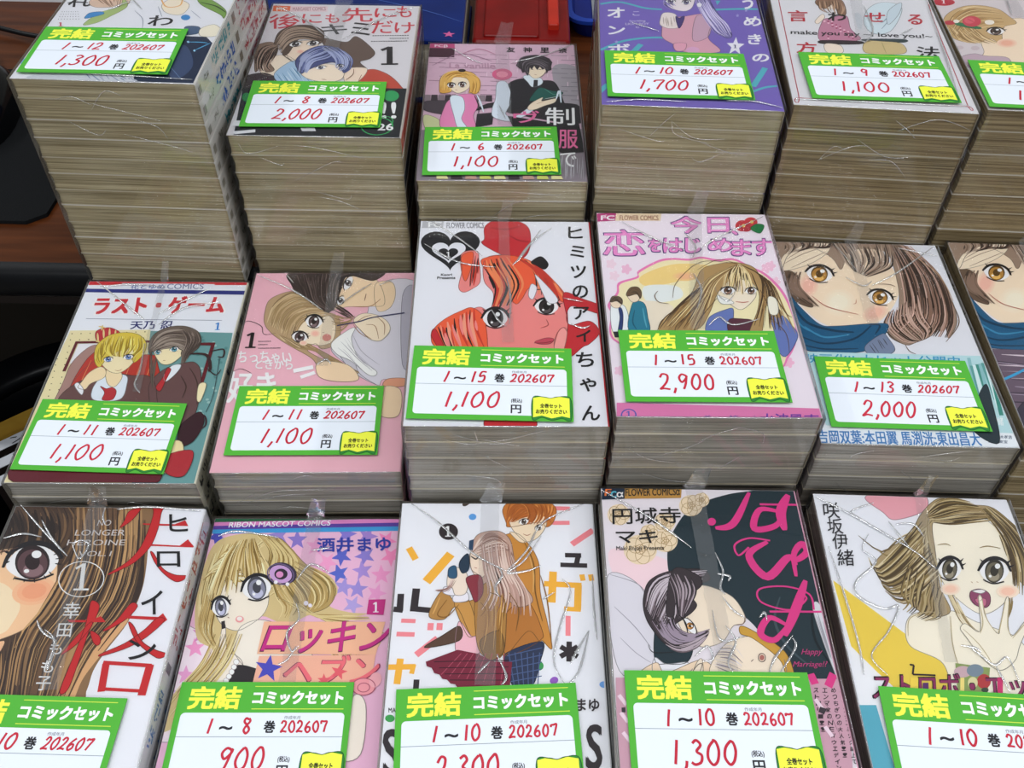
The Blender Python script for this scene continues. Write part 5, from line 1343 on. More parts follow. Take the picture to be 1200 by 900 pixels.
 ('E','9cc0bc',[396,-85,408,-85,398,-96]),
 ('Q','641c28',[-482,280,9,294,9,273,-478,260]),
 ('Q','641c28',[-482,280,-463,281,-467,7,-487,13]),
 ('Q','e6e4e8',[-456,257,-334,262,-365,110,-462,73]),
 ('Q','641c28',[329,273,445,278,443,251,334,250]),
 ('Q','641c28',[421,277,446,275,441,-164,418,-165]),
 ('P','a8847c',[-454,-120,-450,73,-392,209,-330,246,-272,164,-362,12,-401,-181,-385,-513,-474,-516]),
 ('P','b83a30',[-404,-212,-388,-22,-350,144,-281,197,-78,155,40,160,103,96,203,-342,-428,-366]),
 ('S','d88a58',5.3,[-347,-210,-330,111]),
 ('S','d88a58',5.3,[-279,-207,-264,114]),
 ('S','d88a58',5.3,[-210,-205,-198,117]),
 ('S','d88a58',5.3,[-141,-202,-132,120]),
 ('S','d88a58',5.3,[-73,-199,-66,122]),
 ('S','d88a58',5.3,[-4,-197,1,125]),
 ('S','d88a58',5.3,[65,-194,67,128]),
 ('P','b8323a',[-373,364,-346,400,-288,410,-217,371,-196,320,-219,284,-312,270,-350,296]),
 ('S','e0cc90',13.0,[-359,358,-331,276]),
 ('S','e0cc90',13.1,[-328,394,-304,312]),
 ('S','e0cc90',13.1,[-290,403,-269,320]),
 ('S','e0cc90',13.1,[-246,390,-230,308]),
 ('S','e0cc90',13.0,[-216,364,-201,282]),
 ('L','d8c07c',14.3,[-348,286,-274,265,-195,313]),
 ('S','d8c07c',11.7,[-370,424,-317,408]),
 ('S','d8c07c',11.7,[-346,435,-337,383]),
 ('P','6a4a48',[-359,-85,-252,-48,-183,3,-35,-24,86,-35,168,-190,192,-492,-341,-511,-441,-245]),
 ('P','6a4c4c',[100,-98,165,33,272,86,354,90,413,-22,446,-303,392,-484,147,-493,143,-284]),
 ('P','dce4f2',[-250,-144,-221,-31,-179,-13,-70,-25,-43,-104,-54,-230,-213,-236]),
 ('P','eed8b0',[-206,18,-128,21,-89,-42,-115,-123,-170,-93]),
 ('P','b83038',[-207,-120,-164,-140,-128,-129,-94,-163,-99,-231,-163,-234,-166,-172]),
 ('P','eed8b0',[-336,-84,-311,-2,-254,49,-210,18,-205,-47,-274,-97,-295,-146,-346,-132]),
 ('P','e8e8f0',[-371,-117,-357,-91,-307,-146,-306,-193]),
 ('P','f1dfb8',[-283,113,-281,197,-79,205,-47,123,-74,40,-122,-5,-184,9,-246,65]),
 ('P','d8c04c',[-324,162,-330,246,-280,333,-179,365,-75,342,-7,259,-7,158,-51,90,-95,222,-220,149,-254,49,-295,80]),
 ('H',['f0e490','b89c30','d8c44c','9a8028'],8.5,22,1,[-325,229,-306,112,-254,49],[-268,334,-249,215,-268,147]),
 ('H',['f0e490','b89c30','e4d468','9a8028'],8.6,50,2,[-279,330,-273,214,-220,149,-213,166],[-47,326,-23,224,-55,156,-66,106]),
 ('Y','5878b8',[-221,116,-194,120,-229,140]),
 ('Y','5878b8',[-96,138,-66,143,-104,162]),
 ('S','a06a4c',4.1,[-152,20,-127,15,-107,29]),
 ('P','f1dfb8',[64,194,113,264,228,235,254,169,201,84,143,75,91,129]),
 ('P','6a5c54',[13,226,21,346,103,419,225,425,324,359,348,240,285,137,283,87,242,168,228,235,56,194,56,144]),
 ('H',['8c7c72','4a3e3a','786a60','a4968a'],8.5,50,3,[25,226,46,347,107,402,200,424],[60,177,124,214,220,218,309,138]),
 ('H',['8c7c72','4a3e3a'],8.8,30,4,[180,405,250,304,254,169,263,70],[324,359,353,274,302,171,292,104]),
 ('H',['4a3e3a','6a5c54'],7.1,10,5,[33,193,71,29,112,-98],[95,129,113,-2,138,-160]),
 ('Y','3a8090',[86,182,108,179,83,205]),
 ('Y','3a8090',[188,210,215,216,180,234]),
 ('S','a06a4c',4.2,[138,107,155,108]),
 ('P','e4e8f2',[175,-15,206,59,263,70,254,4,201,-78]),
 ('P','b83038',[171,-48,183,34,209,25,198,-63,184,-158,149,-128]),
 ('S','46302f',8.2,[284,-27,339,-121,335,-215]),
 ('S','46302f',6.9,[329,40,402,-86,440,-272]),
 ('P','eee0b8',[417,-102,463,-100,456,-241,430,-227]),
 ('S','3a2428',22.6,[302,171,412,158,459,45,453,12]),
 ('S','3a2428',11.3,[430,193,510,213,523,146,487,145]),
 ('S','3a2428',8.3,[435,44,506,-18,532,31]),
 ('P','3a1c24',[416,-379,475,-332,515,-421,477,-568,395,-600,375,-455]),
 ('S','3a1c24',10.4,[438,-379,503,-361,529,-435,493,-480]),
 ('L','3a4a50',4.2,[502,129,525,-176,509,-331]),
 ('P','e8d8a8',[262,-605,411,-571,447,-795,279,-773]),
 ('P','b03038',[325,-688,492,-639,485,-821,375,-811]),
 ('P','641c28',[-474,-660,-118,-675,294,-745,267,-910,-492,-882]),
],
'B2': [
 ('Q','e8b4c0',[-1356,1140,994,1219,1000,-1452,-1065,-1433]),
 ('P','d8d4dc',[300,759,581,766,604,223,597,-140,410,-142,367,-190,167,-17,49,113,74,214,185,319,250,426]),
 ('P','b8b4c0',[485,650,584,690,606,55,520,-12]),
 ('P','c8c4cc',[54,180,179,115,243,-80,367,-190,195,-65]),
 ('P','efd2b0',[16,808,113,869,242,853,327,740,364,555,266,534,117,531,-4,510,4,675]),
 ('P','efd2b0',[287,758,401,780,434,649,404,519,318,499]),
 ('P','3c302e',[-299,896,314,925,272,796,89,849,52,695,21,511,-72,455,-199,596,-292,743]),
 ('H',['5a4a46','2a2020','6e5e58','3a2e2c'],12.5,50,1,[-294,857,-225,707,-158,561,-2,492],[83,907,43,790,33,639,22,493]),
 ('H',['5a4a46','2a2020'],9.5,20,2,[7,905,162,890,319,855],[47,752,16,808,189,871]),
 ('H',['2a2020','5a4a46'],9.1,10,3,[-13,601,94,512,176,424],[22,493,101,441,153,406]),
 ('Y','5a5050',[96,772,115,839,70,792]),
 ('Y','5a5050',[62,592,79,629,41,615]),
 ('S','7a5040',6.1,[231,663,225,588]),
 ('S','a07050',6.1,[336,609,266,534,142,531]),
 ('S','5a4a46',7.9,[74,868,135,908]),
 ('P','b89c78',[-441,482,-422,609,-297,686,-216,633,-51,491,52,440,88,317,78,180,-12,128,-65,178,-105,110,97,-18,243,-80,174,-97,9,-67,-73,45,-228,158,-348,257,-423,359]),
 ('P','f1dcc2',[-227,242,-193,346,-118,436,-23,456,47,369,50,213,-16,162,-112,177,-185,192]),
 ('H',['dcc8a0','8a7050','c4a880','a48a62'],11.6,60,4,[-413,377,-390,555,-282,668,-189,615],[-209,192,-193,346,-141,418,1,456]),
 ('H',['dcc8a0','8a7050','a48a62'],8.6,34,5,[-339,274,-203,142,-58,111,102,-66],[-237,225,-112,177,67,47,243,-80]),
 ('H',['8a7050','b49870'],8.9,16,6,[-2,492,103,423,175,442],[43,282,92,283,155,389]),
 ('Y','5a4648',[-98,387,-42,374,-98,453]),
 ('Y','5a4648',[-175,240,-124,224,-172,293]),
 ('E',(240,209,185),[-76,271,-43,271,-72,239]),
 ('E',(240,198,177),[-76,271,-50,271,-73,246]),
 ('E',(239,184,166),[-76,271,-58,271,-74,253]),
 ('E','d8887c',[5,233,34,234,9,199]),
 ('S','6a4a40',4.3,[-29,280,-17,281]),
 ('E',(240,211,187),[-143,183,-117,183,-140,160]),
 ('E',(240,202,181),[-143,183,-123,183,-141,165]),
 ('E',(239,191,173),[-143,183,-129,183,-141,170]),
 ('P','efd2b0',[-23,13,167,-17,248,-144,111,-161,-9,-115]),
 ('P','f1dcc2',[167,389,222,461,322,445,401,376,418,289,363,202,290,218,236,285]),
 ('S','a07858',5.9,[181,371,237,426,285,445]),
 ('S','a07858',5.8,[196,337,263,251,302,218]),
 ('S','a07858',5.8,[255,355,317,339,350,219]),
 ('S','a07858',5.9,[323,428,377,358,384,254]),
 ('S','a07858',5.8,[170,354,212,285,265,234]),
 ('L','34345c',11.6,[61,345,204,383,299,423,507,467]),
 ('P','f0ece8',[42,179,138,301,185,319,170,216,232,49,359,-79,315,-111,187,16,87,80]),
 ('H',['a8a4ac'],4.2,8,8,[57,146,161,48,292,-112],[188,284,250,116,378,-14]),
 ('P','e0a080',[433,-142,550,-140,541,-203,414,-205]),
 ('P','efd2b0',[392,-221,520,-235,520,-447,395,-433]),
 ('T','1c1a1c','1',6.9,[-533,139,-437,141,-539,281]),
 ('K','3a3034',7.0,[-442,200,-434,198]),
 ('K','3a3034',7.0,[-431,200,-424,198]),
 ('K','3a3034',7.0,[-420,200,-413,198]),
 ('K','3a3034',7.0,[-410,200,-403,199]),
 ('K','3a3034',7.0,[-399,200,-392,199]),
 ('K','3a3034',7.0,[-389,201,-381,199]),
 ('K','3a3034',7.0,[-378,201,-371,199]),
 ('K','3a3034',7.0,[-367,201,-360,199]),
 ('K','3a3034',7.0,[-437,169,-430,168]),
 ('K','3a3034',7.0,[-426,170,-419,168]),
 ('K','3a3034',7.0,[-416,170,-409,168]),
 ('K','3a3034',7.0,[-405,170,-398,168]),
 ('K','3a3034',7.0,[-395,170,-388,169]),
 ('K','3a3034',7.0,[-384,170,-377,169]),
 ('K','3a3034',7.0,[-432,136,-425,135]),
 ('K','3a3034',7.0,[-421,136,-414,135]),
 ('K','3a3034',7.0,[-411,137,-404,135]),
 ('K','3a3034',7.0,[-400,137,-393,135]),
 ('K','3a3034',7.0,[-390,137,-383,135]),
 ('K','3a3034',7.0,[-379,137,-372,136]),
 ('K','3a3034',7.0,[-369,137,-362,136]),
 ('K','3a3034',7.0,[-358,137,-351,136]),
 ('K','3a3034',7.0,[-348,138,-341,136]),
 ('K','3a3034',7.0,[-337,138,-330,136]),
 ('K','3a3034',7.0,[-327,138,-320,136]),
 ('K','3a3034',7.0,[-316,138,-309,137]),
 ('K','3a3034',7.0,[-306,138,-298,137]),
 ('K','3a3034',7.0,[-295,138,-288,137]),
 ('S','3a3034',4.3,[-577,356,-535,392,-444,341,-416,266,-339,274]),
 ('S','3a3034',4.0,[-564,-75,-512,-49,-439,-89]),
 ('T','f6eef2','ちっちゃい',4.1,[-541,5,-196,0,-558,109]),
 ('T','f6eef2','ときから',4.1,[-420,-49,-182,-56,-433,39]),
 ('T','f6eef2','好き',11.6,[-553,-337,-254,-334,-589,-75]),
 ('K','f6eef2',35.2,[-176,-70,-53,-36]),
 ('K','f6eef2',29.6,[-123,-125,-36,-84]),
],
'B3': [
 ('Q','e4e4ea',[-1078,1198,972,1259,726,-1283,-1032,-1282]),
 ('Q','b8b8bc',[-547,885,-409,881,-411,808,-550,805]),
 ('T','f4f4f4','FC',4.6,[-507,814,-424,816,-509,867]),
 ('T','8a8a90','FLOWER COMICS',3.0,[-387,805,-142,808,-389,862]),
 ('Q','1c1c20',[-359,677,-358,684,-354,702,-342,728,-321,753,-293,770,-259,775,-224,765,-194,741,-173,707,-166,668,-173,627,-192,587,-220,550,-254,515,-286,482,-314,452,-334,425,-345,403,-349,389,-350,384,-351,389,-356,403,-369,424,-390,450,-419,479,-454,510,-489,544,-519,580,-540,618,-549,659,-544,699,-526,733,-498,758,-464,770,-430,767,-400,751,-378,727,-365,702,-359,684]),
 ('Q','e4e4ea',[-366,608,-366,612,-363,622,-357,635,-345,648,-329,657,-310,659,-290,654,-273,642,-261,624,-257,604,-260,582,-271,561,-287,542,-306,523,-325,506,-341,490,-352,475,-359,464,-361,456,-361,454,-362,456,-365,464,-372,475,-384,489,-401,504,-421,521,-441,538,-458,557,-470,578,-475,599,-472,620,-461,638,-445,651,-426,657,-406,655,-390,647,-377,634,-370,621,-367,612]),
 ('Q','1c1c20',[-367,572,-367,574,-366,580,-362,588,-355,596,-346,601,-335,602,-323,599,-313,592,-307,582,-304,570,-306,557,-312,544,-322,533,-332,522,-343,511,-352,502,-359,493,-363,486,-364,482,-365,480,-365,482,-367,486,-371,493,-378,501,-388,510,-399,520,-411,531,-421,542,-428,554,-431,567,-429,579,-423,590,-413,597,-402,601,-391,600,-381,595,-374,588,-370,580,-368,574]),
 ('T','f4f4f4','1',4.4,[-375,516,-354,516,-377,566]),
 ('T','1c1a1c','Kaori',2.8,[-405,336,-337,338,-405,357]),
 ('T','1c1a1c','Presents',2.8,[-427,305,-315,307,-428,329]),
 ('P','c42c34',[-138,699,-139,811,-90,878,9,899,120,856,161,762,152,595,102,504,7,520,-114,608,-157,662]),
 ('S','9a1c28',12.2,[-102,812,8,796,108,837]),
 ('S','9a1c28',12.1,[20,740,81,686,154,669]),
 ('P','e88a86',[-137,481,-65,536,78,522,196,435,320,247,362,130,368,-96,334,-252,264,-344,-130,-348,-177,-104,-201,23,-156,56,-99,25,-77,173,-135,290]),
 ('P','e8603c',[-149,499,7,538,150,487,242,383,353,197,363,97,282,162,238,246,144,227,96,126,49,92,-42,292,-101,359,-136,411]),
 ('P','e88a86',[-281,550,-185,577,-170,481,-159,290,-204,221,-261,186,-292,236,-275,391]),
 ('P','e8603c',[-278,532,-209,562,-219,409,-252,288,-282,408]),
 ('H',['1c1618','1c1618','c43a2c','f08a5a'],20.3,24,1,[-149,481,-136,393,-77,223,-111,25],[7,520,99,294,73,159,49,86]),
 ('H',['1c1618','f08a5a','c43a2c'],14.6,24,2,[78,504,172,399,192,262,184,177],[173,470,287,298,330,197,361,114]),
 ('H',['1c1618','c43a2c'],11.7,6,3,[-209,551,-218,392,-228,237],[-170,498,-171,375,-181,255]),
 ('P','1c1618',[161,470,223,525,269,454,243,401,196,435]),
 ('P','c42c34',[353,180,467,132,579,68,565,3,484,34,394,65,362,-33,386,-96,501,-63,552,-157,490,-250,444,-281,373,-357,331,-328,368,-96]),
 ('P','e8603c',[-422,-123,-358,-43,-269,22,-202,48,-133,-40,-109,-257,-130,-348,-393,-291,-441,-200]),
 ('P','c42c34',[-441,-185,-417,-138,-349,-320,-393,-291]),
 ('H',['1c1618','f0a084','c43a2c','e88a86'],18.4,20,4,[-411,-122,-386,-200,-349,-320],[-179,56,-177,-104,-131,-288]),
 ('Y','2a2022',[-65,-39,9,-45,-61,51]),
 ('Y','2a2022',[246,63,317,53,254,138]),
 ('S','1c1a1c',8.4,[155,177,190,211,249,212]),
 ('S','a8504c',6.7,[240,-50,250,-98,204,-124]),
 ('P','c0485a',[168,-239,235,-207,280,-216,256,-253,200,-257]),
 ('S','7a2430',6.5,[163,-248,223,-247,279,-231]),
 ('P','f0a09a',[280,-253,304,-160,340,-119,361,-143,347,-252,319,-343,286,-343]),
 ('S','9a4040',5.2,[280,-268,306,-160,340,-119,363,-159]),
 ('P','e4e4ea',[157,261,191,228,165,127,138,160]),
 ('P','e4e4ea',[189,348,316,130,257,96,204,262]),
 ('T','1c1a1c','ヒ',6.1,[408,706,500,708,414,823]),
 ('T','1c1a1c','ミ',5.9,[413,516,503,518,418,629]),
 ('T','1c1a1c','ツ',5.7,[406,321,500,322,412,436]),
 ('T','1c1a1c','の',5.6,[409,139,501,141,415,250]),
 ('T','1c1a1c','ア',5.4,[406,-50,496,-48,411,57]),
 ('T','1c1a1c','イ',5.2,[411,-237,494,-236,416,-141]),
 ('T','1c1a1c','ち',5.1,[401,-437,500,-436,406,-324]),
 ('T','1c1a1c','ゃ',4.9,[412,-625,502,-625,417,-526]),
 ('T','1c1a1c','ん',4.7,[412,-836,508,-835,418,-732]),
 ('P','c42c34',[-96,-814,143,-826,130,-906,-95,-907]),
],
'B4': [
 ('Q','eadfe8',[-1021,1153,1234,1222,559,-1405,-1209,-1405]),
 ('E','e8b8d0',[-391,322,-374,322,-392,303]),
 ('E','e8b8d0',[-405,297,-402,274,-417,291]),
 ('E','e8b8d0',[-424,306,-438,291,-430,321]),
 ('E','e8b8d0',[-421,337,-434,351,-413,352]),
 ('E','e8b8d0',[-401,346,-394,370,-389,341]),
 ('E','ead0dc',[-482,370,-465,371,-483,352]),
 ('E','ead0dc',[-495,345,-492,322,-508,339]),
 ('E','ead0dc',[-515,354,-529,340,-521,369]),
 ('E','ead0dc',[-513,385,-525,400,-504,401]),
 ('E','ead0dc',[-492,395,-486,419,-481,390]),
 ('E','ecc0d4',[486,344,503,344,483,325]),
 ('E','ecc0d4',[469,318,470,295,456,312]),
 ('E','ecc0d4',[451,327,435,313,446,342]),
 ('E','ecc0d4',[457,358,446,373,467,374]),
 ('E','ecc0d4',[479,369,488,392,490,363]),
 ('E','ecc8d8',[519,214,535,215,515,196]),
 ('E','ecc8d8',[502,190,502,168,488,184]),
 ('E','ecc8d8',[484,199,468,185,479,213]),
 ('E','ecc8d8',[489,229,479,243,500,244]),
 ('E','ecc8d8',[511,239,521,262,522,233]),
 ('E','ead0dc',[-470,259,-454,260,-472,241]),
 ('E','ead0dc',[-484,235,-481,212,-496,229]),
 ('E','ead0dc',[-503,244,-517,229,-509,258]),
 ('E','ead0dc',[-501,274,-513,288,-493,289]),
 ('E','ead0dc',[-481,283,-474,306,-469,278]),
 ('E','ecb8d0',[470,-469,485,-468,466,-484]),
 ('E','ecb8d0',[454,-489,455,-508,442,-494]),
 ('E','ecb8d0',[438,-481,423,-493,434,-469]),
 ('E','ecb8d0',[443,-456,433,-445,452,-444]),
 ('E','ecb8d0',[463,-448,471,-429,473,-453]),
 ('E','ecc0d4',[516,363,533,363,512,344]),
 ('E','ecc0d4',[499,338,499,314,485,331]),
 ('E','ecc0d4',[480,347,464,332,476,362]),
 ('E','ecc0d4',[486,378,475,392,497,394]),
 ('E','ecc0d4',[508,388,518,412,519,383]),
 ('E','e8c0d4',[-503,-539,-488,-539,-504,-554]),
 ('E','e8c0d4',[-515,-559,-512,-577,-526,-563]),
 ('E','e8c0d4',[-532,-551,-545,-563,-538,-539]),
 ('E','e8c0d4',[-530,-527,-541,-516,-523,-515]),
 ('E','e8c0d4',[-512,-519,-507,-501,-502,-524]),
 ('Q','b83a78',[-560,872,-430,880,-441,799,-561,787]),
 ('T','f4e8f0','FC',5.0,[-534,805,-446,807,-531,851]),
 ('Q','e4d0b0',[-430,880,-131,879,-145,802,-441,799]),
 ('T','9a6a5a','FLOWER COMICS',2.5,[-412,804,-158,806,-408,855]),
 ('T','4a2c70','今日',14.8,[-93,671,292,681,-73,851]),
 ('T','e68cc8','今日',7.4,[-88,678,289,687,-69,844]),
 ('T','4a2c70','、',14.8,[289,660,342,662,298,718]),
 ('T','e68cc8','、',7.4,[294,667,339,668,301,712]),
 ('T','4a2c70','恋',14.1,[-544,443,-277,449,-529,705]),
 ('T','e68cc8','恋',7.0,[-540,449,-281,455,-525,699]),
 ('T','4a2c70','を',14.2,[-255,485,-175,486,-242,619]),
 ('T','e68cc8','を',7.1,[-250,490,-178,492,-239,613]),
 ('T','4a2c70','は',14.2,[-163,479,-36,482,-147,625]),
 ('T','e68cc8','は',7.1,[-158,485,-40,487,-144,619]),
 ('T','4a2c70','じ',14.3,[-24,476,79,478,-5,629]),
 ('T','e68cc8','じ',7.1,[-20,482,76,484,-2,623]),
 ('T','4a2c70','め',14.3,[125,493,284,497,144,628]),
 ('T','e68cc8','め',7.2,[130,499,281,502,147,622]),
 ('T','4a2c70','ま',14.2,[267,453,394,456,293,620]),
 ('T','e68cc8','ま',7.1,[271,459,391,462,296,614]),
 ('T','4a2c70','す',14.3,[394,456,529,459,424,627]),
 ('T','e68cc8','す',7.1,[399,462,526,465,427,621]),
 ('E','c03440',[385,757,431,759,375,699]),
 ('E','c83a44',[445,792,491,794,435,738]),
 ('E','b02c3c',[408,733,445,734,401,696]),
 ('E','e8c860',[393,758,405,758,390,741]),
 ('E','e8c860',[454,797,466,797,451,780]),
 ('P','2a7c48',[435,734,483,777,528,761,493,686,455,697]),
 ('P','e47cb4',[-334,308,-198,409,-107,430,-5,424,75,445,174,421,278,431,369,360,458,287,530,142,556,-32,550,-232,463,-423,324,-545,-240,-551,-493,-341,-552,-247,-534,-83,-546,1,-486,106,-467,196,-351,252]),
 ('P','f3e2b8',[-328,290,-201,386,-109,411,-7,405,72,426,171,401,275,411,366,341,447,268,515,128,543,-39,536,-232,455,-408,327,-530,-239,-536,-484,-332,-540,-241,-523,-90,-532,-9,-474,96,-456,181,-343,238]),
 ('B','f0d088',[-326,253,-114,369,113,355,-28,240,-285,163]),
 ('E',(239,201,138),[-51,258,27,260,-57,214]),
 ('E',(239,194,140),[-51,258,10,260,-55,224]),
 ('E',(238,185,142),[-51,258,-8,259,-54,234]),
 ('B','e2e6e4',[-310,163,-112,166,-100,60,-298,22]),
 ('B','e8dcc8',[-383,21,-157,-10,-250,-211,-391,-213]),
 ('P','e8ecf2',[-530,-16,-493,2,-446,-14,-430,-115,-450,-230,-532,-231]),
 ('P','2a3c70',[-483,-32,-465,-39,-463,-116,-481,-230,-502,-231,-482,-116]),
 ('P','efd8c0',[-527,36,-459,37,-470,-15,-495,-32,-523,-16]),
 ('P','5a4a3c',[-529,36,-512,71,-476,71,-456,44,-462,2,-491,29,-525,19]),
 ('H',['8a765c','3a2c24'],5.8,8,1,[-529,36,-500,71,-458,54],[-523,19,-491,36,-459,2]),
 ('P','2a7c94',[-405,-14,-370,31,-324,5,-316,-113,-322,-228,-438,-214]),
 ('S','185a70',8.5,[-389,-47,-409,-148,-391,-213]),
 ('S','58a8bc',8.6,[-339,-30,-336,-130,-331,-196]),
 ('P','efd8c0',[-419,90,-344,109,-357,39,-395,21,-417,55]),
 ('P','6a523c',[-426,97,-397,150,-352,155,-334,109,-346,53,-365,91,-420,72]),
 ('H',['8a6c50','4a3828'],5.8,10,2,[-426,90,-385,151,-337,109],[-420,72,-376,108,-344,56]),
 ('Q','2c2c34',[-532,-231,-321,-222,-331,-276,-524,-279]),
 ('P','6a7cb8',[47,-108,154,-39,203,-38,152,-205,17,-240]),
 ('P','6a7cb8',[409,-102,485,-84,528,-167,543,-265,440,-423,400,-330,414,-202]),
 ('P','5a2c3c',[165,-123,238,-115,306,-137,253,-236,149,-222]),
 ('P','f3e0cc',[124,171,223,245,343,211,365,122,340,51,251,-37,186,13,146,65]),
 ('P','b09060',[57,316,167,375,297,389,392,342,419,213,442,70,488,-67,445,-102,404,0,336,-235,265,-236,349,-36,380,140,302,265,205,208,126,100,52,-74,-38,-208,-241,-243,-243,-145,-108,-9,-17,132]),
 ('H',['6a4e30','d8bc88','a88450','4a3624'],7.8,40,3,[295,377,181,300,107,135,-1,-109],[295,377,37,169,-160,-44,-273,-211]),
 ('H',['6a4e30','d8bc88','a88450','4a3624','f0dcb0'],7.8,44,4,[295,377,207,300,162,171,124,82],[295,377,359,303,368,212,374,104]),
 ('H',['6a4e30','d8bc88','a88450','4a3624'],7.8,40,5,[295,377,407,286,399,104,300,-170],[308,378,469,213,502,1,526,-233]),
 ('H',['6a4e30','a88450'],5.9,24,6,[126,100,-20,-75,-109,-209],[37,169,-152,-77,-252,-227]),
 ('H',['4a3420','e8d4a0','8a6840'],6.2,26,8,[295,374,97,243,-26,62,-223,-178],[295,374,142,207,67,29,-16,-224]),
 ('H',['3a2818','e8d4a0'],6.2,18,9,[303,378,229,282,187,172,148,82],[306,378,347,303,356,211,362,104]),
 ('S','5a4028',5.9,[32,133,-108,-9,-216,-112,-275,-227]),
 ('S','5a4028',5.9,[77,99,-40,-42,-152,-177,-171,-242]),
 ('S','5a4028',5.9,[121,64,-1,-109,-63,-225]),
 ('S','5a4028',6.1,[419,213,470,88,513,-67,542,-100]),
 ('S','5a4028',6.0,[393,140,422,-34,396,-169]),
 ('S','6a4e30',4.7,[295,377,67,392,-108,202,-149,60]),
 ('S','6a4e30',4.7,[295,377,173,413,32,316]),
 ('S','6a4e30',5.8,[-179,7,-238,23,-257,75,-233,121]),
 ('S','6a4e30',4.3,[409,-102,479,-233,469,-392]),
 ('Y','6a4c3c',[195,129,237,128,201,165]),
 ('Y','6a4c3c',[336,128,371,130,341,160]),
 ('S','c0584c',5.8,[226,31,274,25,307,33]),
 ('P','f0ece8',[124,82,192,48,211,14,138,12]),
 ('P','f3e8d8',[429,70,476,53,464,-68,415,-69]),
 ('Q','d87cac',[-551,-781,601,-814,558,-1167,-581,-1145]),
 ('R','4a5aa8',7.2,[-493,-868,-454,-867,-496,-908]),
 ('T','4a5aa8','1',2.4,[-503,-894,-486,-894,-499,-841]),
 ('T','3a3c8c','Kanan Minami',1.8,[-87,-903,181,-901,-78,-868]),
 ('T','6a3a98','南',3.6,[442,-937,518,-936,460,-856]),
 ('T','6a3a98','水波風',3.6,[207,-935,436,-934,222,-852]),
],
'A2': [
 ('Q','d8d4d8',[-1425,1207,926,1359,1025,-2118,-767,-2168]),
 ('Q','dc6a40',[-557,850,-425,846,-419,759,-547,763]),
 ('T','f4ece4','MC',3.9,[-519,771,-438,775,-528,822]),
 ('Q','e0c8cc',[-425,846,-142,851,-137,770,-419,759]),
 ('T','b08a90','MARGARET COMICS',1.9,[-397,772,-150,787,-406,829]),
 ('T','c8404c','後',3.7,[-526,496,-298,509,-564,711]),
 ('T','c8404c','に',3.8,[-297,586,-155,594,-319,725]),
 ('T','c8404c','も',3.8,[-126,596,-25,602,-145,735]),
 ('T','c8404c','先',3.8,[-6,614,221,627,-32,829]),
 ('T','c8404c','に',3.9,[230,695,391,704,216,832]),
 ('T','c8404c','も',3.9,[394,699,505,705,380,871]),
 ('T','c8404c','だ',3.7,[228,452,388,461,209,637]),
 ('T','c8404c','け',3.7,[401,461,545,469,387,620]),
 ('T','2a262a','キ',5.5,[-125,427,60,437,-158,572]),
 ('T','2a262a','ミ',5.5,[85,417,228,425,63,607]),
 ('K','4a464a',11.1,[242,420,254,418]),
 ('K','4a464a',11.1,[260,421,272,419]),
 ('K','4a464a',11.1,[278,422,289,420]),
 ('K','4a464a',11.1,[296,423,307,421]),
 ('K','4a464a',11.1,[314,424,325,422]),
 ('K','4a464a',11.1,[332,425,343,423]),
 ('K','4a464a',11.1,[349,426,361,424]),
 ('K','4a464a',11.1,[367,427,379,425]),
 ('K','4a464a',11.1,[385,428,397,426]),
 ('K','4a464a',11.1,[403,429,415,427]),
 ('K','4a464a',11.1,[421,430,433,428]),
 ('K','4a464a',11.1,[439,431,451,429]),
 ('K','4a464a',11.2,[457,432,469,430]),
 ('K','4a464a',11.2,[475,433,487,431]),
 ('K','4a464a',11.2,[493,434,505,432]),
 ('K','4a464a',11.1,[371,385,383,383]),
 ('K','4a464a',11.1,[389,386,401,383]),
 ('K','4a464a',11.1,[407,386,419,384]),
 ('K','4a464a',11.1,[425,387,437,385]),
 ('K','4a464a',11.1,[443,388,455,386]),
 ('K','4a464a',11.1,[461,389,473,387]),
 ('K','4a464a',11.1,[479,390,490,388]),
 ('K','4a464a',11.1,[497,391,508,389]),
 ('K','4a464a',11.0,[240,338,252,336]),
 ('K','4a464a',11.0,[258,339,269,337]),
 ('K','4a464a',11.0,[275,340,287,338]),
 ('K','4a464a',11.0,[293,341,305,339]),
 ('K','4a464a',11.0,[311,342,323,340]),
 ('K','4a464a',11.0,[329,342,341,340]),
 ('K','4a464a',11.0,[347,343,358,341]),
 ('K','4a464a',11.0,[364,344,376,342]),
 ('K','4a464a',11.0,[382,345,394,343]),
 ('K','4a464a',11.0,[400,346,412,344]),
 ('K','4a464a',11.0,[418,347,430,345]),
 ('K','4a464a',11.0,[436,348,448,346]),
 ('K','4a464a',11.0,[454,349,465,347]),
 ('K','4a464a',11.0,[472,350,483,348]),
 ('K','4a464a',11.0,[489,351,501,349]),
 ('T','2a262a','1',8.7,[369,16,440,20,346,262]),
 ('P','6a5850',[-123,363,61,320,128,403,276,202,262,100,193,46,252,-49,152,-29,14,87]),
 ('P','c05040',[223,-122,289,-47,405,-113,501,-250,515,-342,237,-355]),
 ('P','f0d8c4',[106,-56,251,-39,219,-194,129,-245]),
 ('P','f0d8c4',[-342,298,-170,334,-134,257,-206,151,-231,74,-305,70,-346,169]),
 ('P','f0dcc8',[-488,61,-337,119,-225,-48,-365,-152,-481,-110]),
 ('P','3c3438',[-587,-186,-467,-119,-361,-175,-282,-288,-578,-348]),
 ('E','8a868c',[-578,-172,-574,-171,-577,-176]),
 ('E','8a868c',[-502,-236,-498,-236,-501,-241]),
 ('E','8a868c',[-427,-299,-424,-299,-426,-304]),
 ('E','8a868c',[-378,-225,-374,-225,-377,-230]),
 ('E','8a868c',[-538,-300,-535,-300,-537,-305]),
 ('E','8a868c',[-490,-226,-486,-226,-489,-231]),
